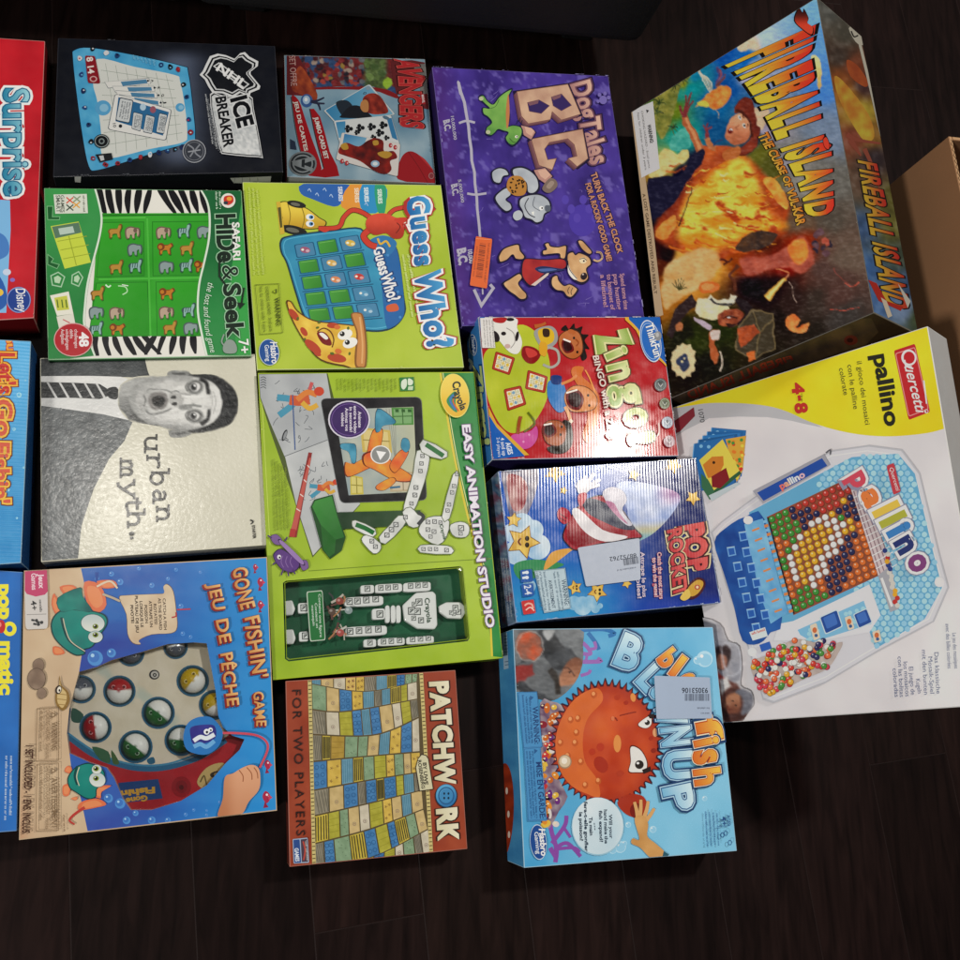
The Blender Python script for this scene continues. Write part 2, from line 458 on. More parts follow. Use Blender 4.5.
def box_body(w, b, bev, sides, topc, edge, cut=None, depth=.02, floorc=None):
    """closed carton: w = 4 top corners (TL TR BR BL), b = 4 base corners; coloured per face; optional window polygon cut"""
    bm = bmesh.new()
    T = [bm.verts.new(p) for p in w]; B = [bm.verts.new(p) for p in b]
    sf = []
    for i in range(4): sf.append(bm.faces.new((T[i], T[(i+1) % 4], B[(i+1) % 4], B[i])))
    bt = bm.faces.new(B)
    n = ((w[1]-w[0]).cross(w[3]-w[0])).normalized()
    if n.dot(w[0]-b[0]) < 0: n = -n
    tags = {}
    if cut is None:
        tf = bm.faces.new(list(reversed(T)))
    bmesh.ops.recalc_face_normals(bm, faces=bm.faces)
    sn = [f.normal.copy() for f in sf]
    if cut is None:
        bmesh.ops.bevel(bm, geom=list(bm.edges), offset=bev, segments=2, affect='EDGES', profile=.6)
    else:
        up = [bm.verts.new(p) for p in cut]; lo = [bm.verts.new(p-n*depth) for p in cut]; k = len(cut)
        al = T+up
        for t in tessellate_polygon([[v.co for v in T], [v.co for v in up]]): bm.faces.new([al[x] for x in t])
        for i in range(k): bm.faces.new((up[i], up[(i+1) % k], lo[(i+1) % k], lo[i]))
        bm.faces.new(lo)
        bmesh.ops.recalc_face_normals(bm, faces=bm.faces)
    me = Mesh()
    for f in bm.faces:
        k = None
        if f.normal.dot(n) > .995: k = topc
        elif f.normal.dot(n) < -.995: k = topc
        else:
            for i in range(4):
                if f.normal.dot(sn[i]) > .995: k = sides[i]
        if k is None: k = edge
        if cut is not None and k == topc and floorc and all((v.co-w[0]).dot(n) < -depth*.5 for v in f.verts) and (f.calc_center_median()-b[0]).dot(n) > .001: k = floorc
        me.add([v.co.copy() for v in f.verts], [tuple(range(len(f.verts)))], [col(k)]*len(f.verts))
    bm.free()
    return me
class GameBox(Thing):
    def __init__(s, label, quad, h, sides, topc, mat, edge='b8b4ae', z=(0, 0, 1), bev=.0009, name='game_box', tilt=None, z0=0., thick=None,
                 body='carton', cut=None, depth=.02, floorc=None, cat='game box', lid=None, gain=1.0):
        if tilt is None:
            w = [hit(p, h) for p in quad]; n = Vector((0, 0, 1)); t = h
            b = [Vector((p.x, p.y, .0003)) for p in w]
        else:
            A, Bq = hit(quad[0], z0), hit(quad[3], z0); e = (Bq-A).normalized()
            up = Vector((0, 0, 1)); sd = up.cross(e)
            if sd.x < 0: sd = -sd
            d = sd*math.cos(math.radians(tilt))+up*math.sin(math.radians(tilt)); n = d.cross(e)
            if n.z < 0: n = -n
            w = [hit_plane(p, A, n) for p in quad]; b = [p-n*thick for p in w]; t = thick
        loc = sum(b, Vector())/4
        super().__init__(name, label, cat, loc, GRP)
        s.w, s.b, s.n, s.mat = w, b, n, mat; s.gain = gain
        s.top = Surf(s, w[0], n, mat, z); cq = sum(w, Vector())/4
        s.top.lim = [proj(p+(cq-p).normalized()*.0014) for p in w]
        sd = [sides]*4 if isinstance(sides, str) else sides
        cp = [hit_plane((z[0]+p[0]/z[2], z[1]+p[1]/z[2]), w[0], n) for p in cut] if cut else None
        if lid:                                        # lid over a slightly smaller tray: lid = skirt length
            k = [p-n*lid for p in w]; c = sum(w, Vector())/4
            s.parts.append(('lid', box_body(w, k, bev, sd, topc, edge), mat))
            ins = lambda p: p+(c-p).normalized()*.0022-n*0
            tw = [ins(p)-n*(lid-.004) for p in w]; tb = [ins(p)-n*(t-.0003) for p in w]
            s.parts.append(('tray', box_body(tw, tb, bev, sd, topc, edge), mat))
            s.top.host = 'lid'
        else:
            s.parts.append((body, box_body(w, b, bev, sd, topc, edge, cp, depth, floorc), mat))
    def side(s, i, z, mat=None):                       # 0 top 1 right 2 bottom 3 left
        a, b_, c = s.w[i], s.w[(i+1) % 4], s.b[i]
        n = (b_-a).cross(c-a).normalized(); ctr = sum(s.w, Vector())/4
        if n.dot(a-ctr) < 0: n = -n
        f = Surf(s, a, n, mat or s.mat, z); q = [a, b_, s.b[(i+1) % 4], c]; m = sum(q, Vector())/4
        f.lim = [proj(p+(m-p).normalized()*.0014) for p in q]; return f
    def wear(s, n=26, c='cfcac2', seed=1, big=1.):     # rubbed edges and corners where the bare board shows
        r = random.Random(seed); f = s.top; f.z = (0, 0, 1); q = [proj(p) for p in s.w]; f.part('worn_edge'); L = f.nL(None)
        for k in range(n):
            i = r.randrange(4); t = r.random()**2*.5 if r.random() < .45 else r.random()
            if r.random() < .5: t = 1-t
            a, b = q[i], q[(i+1) % 4]; m = (sum(p[0] for p in q)/4, sum(p[1] for p in q)/4)
            l = math.dist(a, b); x, y = a[0]+(b[0]-a[0])*t, a[1]+(b[1]-a[1])*t; tx, ty = (b[0]-a[0])/l, (b[1]-a[1])/l
            nx, ny = -ty, tx
            if nx*(m[0]-x)+ny*(m[1]-y) < 0: nx, ny = -nx, -ny
            w = r.uniform(1.2, 6)*big; d = r.uniform(.35, 1.15)*big
            pts = [(x-tx*w, y-ty*w), (x-tx*w*.4+nx*d, y-ty*w*.4+ny*d), (x+tx*w*.1+nx*d*r.uniform(.2, .9), y+ty*w*.1+ny*d*.6), (x+tx*w*.6+nx*d*.8, y+ty*w*.6+ny*d*.8), (x+tx*w, y+ty*w)]
            f.poly(pts, mix(c, 'ffffff', r.uniform(-.3, .2)), L)
        for i in range(4):
            x, y = q[i]; a, b = q[i-1], q[(i+1) % 4]; k = r.uniform(1.0, 2.8)*big
            u = ((a[0]-x)/math.dist(a, q[i]), (a[1]-y)/math.dist(a, q[i])); v = ((b[0]-x)/math.dist(b, q[i]), (b[1]-y)/math.dist(b, q[i]))
            f.poly([(x, y), (x+u[0]*k, y+u[1]*k), (x+(u[0]+v[0])*k*.3, y+(u[1]+v[1])*k*.3), (x+v[0]*k*.8, y+v[1]*k*.8)], c, L+1)
def zq(quad, z): return [((x-z[0])*z[2], (y-z[1])*z[2]) for x, y in quad]
# ================================================================= flat boxes, upper rows
def full(s, quad, c=None): return zq(quad, s.z)
def box_red():
    q = [(-150, 28), (45, 41), (34, 318), (-165, 330)]
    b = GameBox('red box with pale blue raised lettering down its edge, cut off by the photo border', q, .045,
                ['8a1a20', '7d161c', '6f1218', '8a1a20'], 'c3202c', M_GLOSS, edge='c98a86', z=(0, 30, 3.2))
    s = b.top; s.part('cover_picture')
    s.shade(full(s, q), lambda u, v: mix('cf2430', 'b01a26', nz(u, v, .012)), 26)
    s.poly([(-400, 520), (32, 545), (34, 640), (20, 905), (-400, 905)], '7fb9e6')
    s.blob([(-60, 640), (10, 655), (30, 700), (10, 730), (-60, 740)], '4a7fc4')
    s.blob([(-80, 760), (0, 790), (20, 880), (-60, 900)], '2f5fae')
    for x, y, r, c in ((-14, 690, 12, 'dfe8f2'), (22, 775, 13, 'c9d6ea'), (-4, 840, 15, 'e9c54a'), (40, 800, 8, '8f6fc0')): s.ell(x, y, r, r*.8, c)
    s.part('title_lettering')
    s.text('Surprise', (12, 186), (14, 532), 78, lambda x, y: mix('2f86a8', '9fd6e2', y), [(.105, 'eef2f2'), (.05, 'd2e6ea'), (.032, '1e5f86')], bold=.016, jit=.03)
    s.part('logo_badge')
    s.ell(60, 864, 39, 42, '22408f'); s.outl(ellp(60, 864, 37, 40), 2.5, '8fa6d8')
    s.text('Disney', (50, 826), (58, 902), 30, 'f2f4fa', bold=.01, shear=.2)
    r = b.side(1, (0, 30, 3.2)); r.part('side_print')
    b.wear(14, 'e0a8a4', 7)
    b.done()
def box_fishing_blue():
    q = [(-150, 332), (31, 341), (21, 563), (-160, 575)]
    b = GameBox('light blue box with red and orange lettering and a torn open brown end flap', q, .062,
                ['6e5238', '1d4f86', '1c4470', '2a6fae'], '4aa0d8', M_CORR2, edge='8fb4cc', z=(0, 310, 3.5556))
    s = b.top; s.part('cover_picture')
    s.shade([(-540, 96), (108, 106), (104, 400), (76, 898), (-560, 930)], lambda u, v: mix(mix('5db4ea', '2f86c6', sst(150, 900, v)), '7cc6f0', .35*nz(u, v, .02)), 22)
    for x, y, r in ((68, 302, 9), (50, 424, 6), (84, 560, 4), (30, 640, 5), (90, 250, 3), (60, 740, 4)):
        s.ell(x, y, r, r, 'a6dcf4'); s.ell(x-1, y-1, r*.6, r*.6, '6fbfe8')
    s.part('title_lettering')
    s.text('Jeu', (20, 70), (26, 152), 30, 'f0a23c', [(.05, 'c23a2a')], bold=.03)
    s.text("Let's", (-8, 150), (-6, 300), 58, 'c83a34', [(.11, '7a2a1c'), (.07, 'f2b23e')], bold=.03, jit=.05)
    s.text('Go', (-20, 318), (-14, 450), 60, 'd8604a', [(.11, '7a2a1c'), (.07, 'f2c04e')], bold=.03, jit=.05)
    s.text("Fishin'", (-24, 468), (-22, 690), 56, 'd8604a', [(.11, '7a2a1c'), (.07, 'f2c04e')], bold=.03, jit=.05)
    s.part('end_flap', M_KRAFT)
    s.blob([(-500, 55), (-100, 52), (40, 60), (92, 72), (108, 108), (60, 104), (-60, 100), (-500, 96)], '6e5034', n=3)
    s.sline([(-60, 62), (40, 70), (90, 82), (104, 106)], 3, 'c9b79a')
    b.wear(14, 'd2e4ee', 16)
    b.done()
def box_dice_blue():
    q = [(-150, 560), (23, 572), (17, 831), (-160, 845)]
    b = GameBox('plain dark blue box with yellow lettering and a red ball, cut off by photo border', q, .045,
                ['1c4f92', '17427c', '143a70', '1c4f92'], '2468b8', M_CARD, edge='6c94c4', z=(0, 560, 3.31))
    s = b.top; s.part('cover_picture')
    s.shade(full(s, q), lambda u, v: mix('2a72c4', '1d5aa6', nz(u, v, .01)), 30)
    s.part('title_lettering')
    Y = 'ece23a'
    s.text('pop', (-4, 80), (-2, 196), 44, Y, bold=.05); s.text('matic', (0, 268), (0, 446), 44, Y, bold=.05)
    s.ell(32, 228, 23, 24, Y); s.ell(32, 228, 10, 11, '2468b8'); s.ell(4, 220, 14, 22, 'c22a30'); s.ell(0, 214, 5, 8, 'e88a80')
    s.text('pop-o-matic', (-70, 90), (-70, 430), 40, 'f2f2f0', bold=.04)
    s.part('small_print')
    for k, (x, e) in enumerate(((34, 845), (18, 862))): s.greek((x, 648), (x-4, e), 9, 'b9cfe8', k)
    b.wear(10, 'a8c4e4', 13)
    b.done()
def box_ice():
    q = [(58, 38), (275, 46), (283, 172), (53, 177)]
    b = GameBox('black box with a light blue rink board, fanned white cards and a silver shield badge', q, .048,
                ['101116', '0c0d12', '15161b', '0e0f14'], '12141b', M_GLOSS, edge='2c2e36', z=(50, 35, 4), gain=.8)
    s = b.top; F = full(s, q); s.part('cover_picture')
    s.shade(F, lambda u, v: mix('12141c', '6a7690', .75*math.exp(-((u-520)/95)**2)*sst(40, 110, v)*sst(560, 470, v)+.06*nz(u, v, .01)), 14)
    s.part('rink_board')
    bl = smooth([(98, 62), (160, 52), (330, 80), (525, 124), (552, 150), (572, 300), (580, 400), (562, 428), (420, 470), (300, 508), (190, 540), (156, 525), (130, 400), (104, 210), (92, 90)], 4)
    s.poly(scal(bl, 1.012), '0c1a30'); s.shade(bl, lambda u, v: mix('3f9cd0', '66bce4', nz(u, v, .02)), 12)
    wh = smooth([(188, 96), (340, 128), (498, 160), (520, 185), (540, 290), (549, 396), (530, 430), (400, 456), (240, 494), (205, 470), (205, 400), (190, 270), (172, 190)], 4)
    s.poly(wh, 'dcdfda'); L = s.L
    for k in range(7):
        t = .1+k*.13
        a, c = bil([(190, 100), (500, 160), (548, 420), (235, 490)], t, .02), bil([(190, 100), (500, 160), (548, 420), (235, 490)], t, .98)
        mm = ((a[0]*.5+c[0]*.5)+10, a[1]*.5+c[1]*.5)
        s.line([a, mm, c], 1.4, '8a978c', L+1)
        a, c = bil([(190, 100), (500, 160), (548, 420), (205, 490)], .04, t), bil([(190, 100), (500, 160), (548, 420), (205, 490)], .96, t)
        s.line([a, c], 1.4, '8a978c', L+2)
    s.L = L+2
    for x, y, r in ((212, 292, 32), (520, 290, 18)): s.ell(x, y, r, r*.95, '5aa6d4'); s.ell(x+4, y, r*.55, r*.5, '8ec4e2')
    s.part('playing_cards'); L = s.L
    for (a, c, d, e) in (((218, 188), (396, 172), (404, 196), (232, 214)), ((248, 205), (416, 205), (420, 226), (262, 232)), ((262, 222), (428, 232), (430, 254), (275, 250)), ((275, 238), (444, 262), (446, 286), (290, 262))):
        s.poly([a, c, d, e], '5c6b78'); s.poly(scal([a, c, d, e], .985, None, .9), 'e6e6e2')
        s.poly([bil([a, c, d, e], .35, .2), bil([a, c, d, e], .93, .2), bil([a, c, d, e], .93, .85), bil([a, c, d, e], .35, .9)], '4f86ac')
    for k, (x, y) in enumerate(((404, 180), (430, 208), (446, 238), (455, 268))): s.text('AKQJ'[k], (x, y), (x+2, y+10), 9, '22262e'); s.ell(x-12, y+4, 4, 4, '2a3038')
    big = rquad((262, 238), (484, 300), (462, 422), (234, 378), .06)
    s.poly(scal(big, 1.02), '5a646e'); s.poly(big, 'e9e9e6')
    s.poly([(274, 250), (476, 310), (452, 404), (262, 346)], '2f6c9c'); L = s.L
    for qd in ([(280, 250), (334, 262), (318, 356), (262, 344)], [(334, 308), (372, 318), (362, 388), (326, 376)], [(384, 318), (420, 328), (408, 398), (372, 390)], [(438, 312), (470, 320), (456, 398), (424, 392)]):
        s.L = L; s.poly(rquad(*qd, r=.1), '27384a'); s.poly(scal(rquad(*qd, r=.1), .92), 'd3d8da')
        for t in (.2, .38, .56, .74): s.greek(bil(qd, t, .14), bil(qd, t, .86), 7, '49525c', int(t*10), L+3)
    s.ell(372, 290, 12, 14, 'b8d4e6'); s.ell(412, 300, 12, 14, '9c5a6a'); s.text('10', (250, 352), (254, 372), 12, '22262e'); s.ell(282, 366, 7, 7, '22262e')
    s.part('score_strip')
    s.poly(rquad((140, 84), (180, 86), (202, 196), (152, 194), .12), '8e1c28')
    for t, y in (('8', 92), ('1', 122), ('4', 140)): s.text(t, (146+(y-90)*.1, y), (149+(y-90)*.1, y+18), 24, 'f0e6e2', bold=.03)
    s.ell(174, 178, 15, 12, 'd6aaa8'); s.ell(174, 178, 10, 8, '8e1c28')
    s.part('team_icons'); rr = random.Random(4)
    ic = [(170, 58), (226, 74), (268, 84), (118, 95), (125, 160), (135, 225), (140, 292), (155, 360), (165, 430), (172, 495), (222, 520), (272, 516), (320, 503), (362, 490), (400, 480), (436, 474), (470, 465), (500, 458), (530, 450), (445, 122), (480, 130), (512, 140), (534, 200), (546, 250), (556, 340), (562, 390)]
    L = s.L
    for k, (x, y) in enumerate(ic):
        s.L = L; cc = rr.choice(['1b2a58', '14161c', '24407e', '8e2430', '1d3a6e', 'd8dade'])
        pts = [(x+rr.uniform(.6, 1)*12*math.cos(a*1.05), y+rr.uniform(.6, 1.1)*12*math.sin(a*1.05)) for a in range(6)]
        s.blob(pts, cc, n=3); s.ell(x+rr.uniform(-3, 3), y+rr.uniform(-3, 3), 4, 3, rr.choice(['d8dde2', 'c03038', '6cb4dc', '10141c']), n=10)
    for t in range(6): s.greek((330+t*16, 84+t*4), (335+t*16, 104+t*4), 10, '7cc8ee', t, L+4)
    s.L = L+4
    s.ell(207, 427, 31, 28, '0f1116'); s.outl(ellp(207, 427, 26, 23), 3, '9aa6a6'); s.ell(207, 427, 12, 12, '7d8888'); s.ell(207, 427, 7, 7, '1a1c22')
    s.poly([(182, 480), (246, 474), (252, 500), (200, 512)], '1c1e24'); s.poly([(196, 486), (214, 484), (218, 502), (204, 506)], 'c8ccd0')
    s.ell(577, 467, 47, 47, '3b3f49'); s.outl(ellp(577, 467, 45, 45), 3.5, 'a8acb4'); s.outl(ellp(577, 467, 36, 36), 2, '80848c')
    s.sline([(550, 440), (575, 460), (560, 490)], 6, '8d919a'); s.sline([(600, 440), (580, 470), (604, 492)], 6, '8d919a'); s.line([(552, 470), (602, 462)], 5, '9ea2aa')
    s.part('shield_logo')
    sh = [(642, 90), (672, 80), (704, 86), (738, 100), (760, 78), (778, 74), (796, 92), (830, 110), (828, 128), (800, 150), (800, 160), (838, 206), (834, 218), (800, 232), (796, 246), (760, 232), (730, 250), (690, 234), (652, 232), (636, 208), (622, 180), (602, 162), (614, 148), (626, 122)]
    c0 = (725, 162)
    s.poly(scal(sh, 1.03, c0), 'e2e4e6'); s.poly(scal(sh, .93, c0), '15171d'); s.poly(scal(sh, .86, c0), 'd9dcde'); s.poly(scal(sh, .80, c0), '16181e')
    s.poly([(652, 128), (676, 112), (798, 200), (776, 218)], 'd9dcde'); s.poly([(660, 128), (676, 118), (790, 200), (776, 211)], '16181e')
    s.text('NHL', (660, 140), (772, 220), 34, 'f0f1f2', bold=.03)
    s.part('title_plate')
    pl = smooth([(640, 240), (700, 248), (800, 246), (815, 300), (848, 478), (836, 492), (700, 480), (684, 468), (664, 400)], 3)
    s.poly(pl, 'e0e2e4'); s.poly(scal(pl, .965), '1a1c22'); s.shade(scal(pl, .93), lambda u, v: mix('aeb4b8', 'eceeee', nz(u, v, .09)+.3*sst(330, 480, v)), 7)
    for k in range(5): s.greek((620+k*9, 240+k*20), (648+k*8, 440+k*8), 7, ('c8ccd0', '7e838a')[k % 2], k)
    s.part('title_lettering')
    s.text('ICE', (722, 256), (754, 376), 62, '121419', [(.06, 'e4e6e8')], bold=.045)
    s.text('BREAKER', (662, 252), (696, 452), 40, '121419', [(.06, 'dfe1e3')], bold=.035)
    for k, i in enumerate((2,)):
        r = b.side(2, (50, 35, 4)); r.part('side_print')
        r.poly([(96, 548), (930, 535), (935, 580), (100, 585)], '1a1c22')
        r.poly([(98, 566), (124, 566), (122, 590), (100, 588)], 'f4f6ee'); r.poly([(720, 572), (885, 565), (880, 595), (735, 592)], 'e4e8dc')
        for j in range(4): r.line([(740+j*30, 570), (736+j*32, 594)], 2, 'a9ada2')
        r.greek((300, 566), (460, 562), 10, '3c4048', 2)
    b.wear(22, '6c7078', 7)
    b.done()
def box_red_cards():
    q = [(284, 55), (425, 59), (436, 184), (287, 177)]
    b = GameBox('small red and pale blue card game box with three fanned playing cards on its lid', q, .026,
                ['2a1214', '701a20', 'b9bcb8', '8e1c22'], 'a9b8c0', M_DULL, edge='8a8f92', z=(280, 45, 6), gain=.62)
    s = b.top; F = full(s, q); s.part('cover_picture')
    s.shade(F, lambda u, v: mix('6f98b2', 'b4ccd8', nz(u, v, .006)+.3*sst(350, 800, v)-.15), 24)
    P = Painter(3, 5, .05)
    P.shade([(40, 62), (690, 84), (706, 310), (560, 250), (340, 250), (215, 262), (120, 210)],
            lambda u, v: mix(mix(mix('4a2228', '8c2a2c', nz(u, v, .02)), '33507e', sst(.5, .62, nz(u+900, v, .014))), mix('3c4a2c', '6f8a4a', nz(u, v, .03)), sst(480, 530, u)*sst(660, 620, u)), 8)
    rr = random.Random(12)
    for k in range(70):
        x = rr.uniform(70, 500); y = rr.uniform(80, 230)
        P.blob([(x+rr.uniform(10, 24)*math.cos(a*1.26), y+rr.uniform(8, 22)*math.sin(a*1.26)) for a in range(5)], rr.choice(['8a2a2e', '3a5688', 'a0803a', '6c7178', '4a1c24', 'b09a8c', '2a2430', 'b04038']), n=3)
    P.blob([(622, 205), (665, 200), (676, 240), (645, 262), (618, 240)], '9fc83a')
    for x, y in ((520, 110), (570, 130), (610, 170), (540, 190)): P.ell(x, y, 26, 20, rr.choice(['5f7a40', '4b6436', '789452']), rr.uniform(0, 90))
    P.flush(s, [(40, 62), (690, 84), (706, 310), (560, 250), (340, 250), (215, 262), (120, 210)], lambda u, v: (70, 22, 28), 5)
    s.blob([(200, 256), (340, 252), (480, 250), (560, 254), (640, 268), (705, 300), (706, 322), (640, 300), (560, 275), (340, 266), (210, 268)], '8e1d22', n=3)
    s.poly([(40, 62), (112, 66), (215, 270), (216, 310), (40, 300)], '6e2024')
    s.shade(smooth([(110, 130), (160, 170), (225, 300), (190, 350), (130, 300), (70, 260)], 4), lambda u, v: mix('7a2a20', 'b8542c', nz(u, v, .03)), 9)
    s.part('sash_stripe'); RD = 'a8101c'
    s.blob([(66, 312), (112, 332), (150, 440), (190, 560), (250, 740), (195, 780), (130, 660), (92, 500)], RD, n=3)
    s.sline([(66, 312), (92, 500), (130, 660), (195, 780)], 7, '4c5358')
    s.blob([(178, 384), (240, 430), (298, 640), (356, 786), (180, 786), (180, 772), (262, 740), (215, 560)], RD, n=2)
    s.sline([(178, 384), (215, 560), (262, 740)], 7, '3e3034')
    s.ell(160, 335, 36, 40, '3a5f9c'); s.ell(158, 330, 22, 26, 'a8c6e2'); s.ell(156, 328, 10, 12, 'eef4f8')
    for e in ((265, 316), (268, 352), (242, 392)): s.sline([(185, 340), (225, 334 if e[1] < 330 else 350), e], 17, '2a2c48', w1=9)
    s.blob([(722, 690), (768, 640), (830, 658), (905, 740), (936, 800), (938, 834), (708, 806)], 'a81d26', n=4)
    s.sline([(768, 640), (830, 730), (870, 800), (890, 834)], 3, '6e1218')
    s.blob([(830, 662), (872, 690), (925, 760), (905, 742)], 'c6383c', n=3)
    s.ell(908, 786, 18, 20, '8e3a40'); s.outl(ellp(908, 786, 15, 17), 2.5, 'c99a98')
    s.poly(shift([(60, 565), (90, 580), (100, 630), (60, 625)], 0, 0), '2b3a54')
    s.part('title_lettering')
    s.poly([(664, 98), (790, 92), (880, 108), (892, 388), (846, 378), (850, 250), (700, 300), (676, 200)], '6b2428')
    s.shade([(800, 120), (882, 112), (892, 290), (850, 300)], lambda u, v: mix('6c6a68', '8e8c88', nz(u, v, .03)), 14)
    s.text('AVENGERS', (716, 92), (732, 500), 112, 'c02a30', [(.075, '3a0e12'), (.03, 'd85a52')], bold=.03, base=[(690, 84), (716, 150), (724, 300), (730, 492)], top=[(812, 96), (862, 200), (842, 210), (840, 330), (856, 506)])
    s.part('logo_badge')
    s.poly(rquad((840, 294), (864, 294), (872, 356), (846, 356), .08), 'b02028'); s.text('MARVEL', (848, 300), (854, 350), 14, 'eef0f0', bold=.02)
    s.ell(136, 714, 84, 74, '7d8488'); s.ell(136, 714, 74, 64, '23292e'); s.outl(ellp(136, 714, 58, 50), 9, '8b9296')
    s.poly([(70, 700), (196, 672), (214, 690), (130, 716), (200, 742), (190, 762), (80, 722)], '8b9296'); s.poly([(130, 690), (150, 686), (146, 738), (128, 732)], '23292e')
    s.part('card_set_lettering')
    s.text('JUMBO CARD SET', (204, 440), (268, 688), 24, 'eceae4', bold=.03)
    s.text('JEU DE CARTES', (84, 345), (146, 640), 22, 'e6dcd4', bold=.03)
    s.text('SET OFFRE', (54, 66), (66, 250), 36, 'c89a94', bold=.01)
    s.part('playing_card')
    c1 = rquad((262, 396), (536, 236), (692, 420), (330, 470), .05)
    s.poly(c1, 'd9dfe0'); s.grad(scal(c1, .95), '3f8fc0', '82bcd8', (300, 400), (600, 420), 20)
    s.blob([(335, 350), (400, 335), (440, 380), (420, 430), (375, 430)], '25303c'); s.blob([(370, 420), (420, 370), (480, 370), (540, 420), (540, 440), (370, 440)], '1c2028', n=3)
    s.shade(smooth([(498, 320), (545, 292), (600, 310), (650, 400), (600, 418), (540, 414), (500, 385)], 4), lambda u, v: mix('6e1f1c', 'b8412e', nz(u, v, .03)), 10)
    s.blob([(486, 345), (512, 330), (530, 350), (528, 400), (500, 404), (482, 380)], 'c88a52', n=3)
    s.ell(528, 262, 14, 12, '8fa8b8'); s.text('Q', (500, 285), (502, 300), 16, '1d2430', bold=.02)
    s.part('playing_card')
    c2 = rquad((322, 458), (664, 424), (716, 600), (372, 640), .05)
    s.poly(scal(c2, 1.01), '98a6b0'); s.poly(c2, 'e4e9ea')
    s.grad(rquad((334, 466), (392, 460), (392, 560), (352, 560), .05), '3f8ec2', '6db2d6', (334, 460), (350, 560), 20); s.poly([(640, 445), (668, 440), (706, 575), (672, 560)], '3a84b8')
    L = s.L
    def club(x, y, r, rot=0):
        for a in (0, 120, 240): s.ell(x+r*.62*math.cos(math.radians(a+rot)), y+r*.62*math.sin(math.radians(a+rot)), r*.55, r*.55, '14181e', L=L+1+a//120, n=14)
        s.poly([(x-r*.2, y), (x-r*1.15, y-r*.3), (x-r*1.15, y+r*.3)], '14181e', L+4)
    for x, y in ((412, 506), (482, 500), (550, 494), (620, 484), (600, 530), (640, 560), (560, 556), (462, 528)): club(x, y, 22 if y < 540 and x != 462 else 15)
    s.L = L+5; s.ell(636, 440, 22, 10, '5a7c94', 20)
    s.part('playing_card')
    c3 = rquad((372, 528), (720, 596), (704, 792), (336, 690), .05)
    s.poly(scal(c3, 1.008), 'a8a4a2'); s.poly(c3, 'e9e4e0')
    s.grad([(386, 536), (520, 560), (500, 610), (372, 610)], '3c86c0', '7fb8da', (386, 536), (420, 610), 16)
    s.shade(smooth([(362, 612), (400, 590), (470, 612), (520, 580), (570, 562), (618, 580), (624, 640), (680, 640), (702, 680), (660, 700), (668, 750), (630, 778), (560, 756), (480, 700), (390, 668), (350, 650)], 4),
            lambda u, v: mix('4a1418', 'a8281f', nz(u, v, .022)), 8)
    for pts in ([(362, 606), (395, 590), (410, 625), (380, 632)], [(585, 650), (640, 640), (672, 660), (640, 684), (600, 672)], [(556, 580), (585, 576), (590, 600), (562, 606)]): s.blob(pts, 'c89a3c', n=3)
    s.ell(570, 716, 26, 20, '9cc0dc'); s.ell(570, 716, 15, 11, 'eef4f8')
    L = s.L
    for x, y in ((662, 606), (690, 618), (400, 712), (372, 700)):
        s.L = L; s.ell(x, y, 11, 14, 'c2383e'); s.ell(x+4, y, 4, 5, 'f0d0cc')
    b.wear(22, 'b8b4b0', 13)
    b.done()
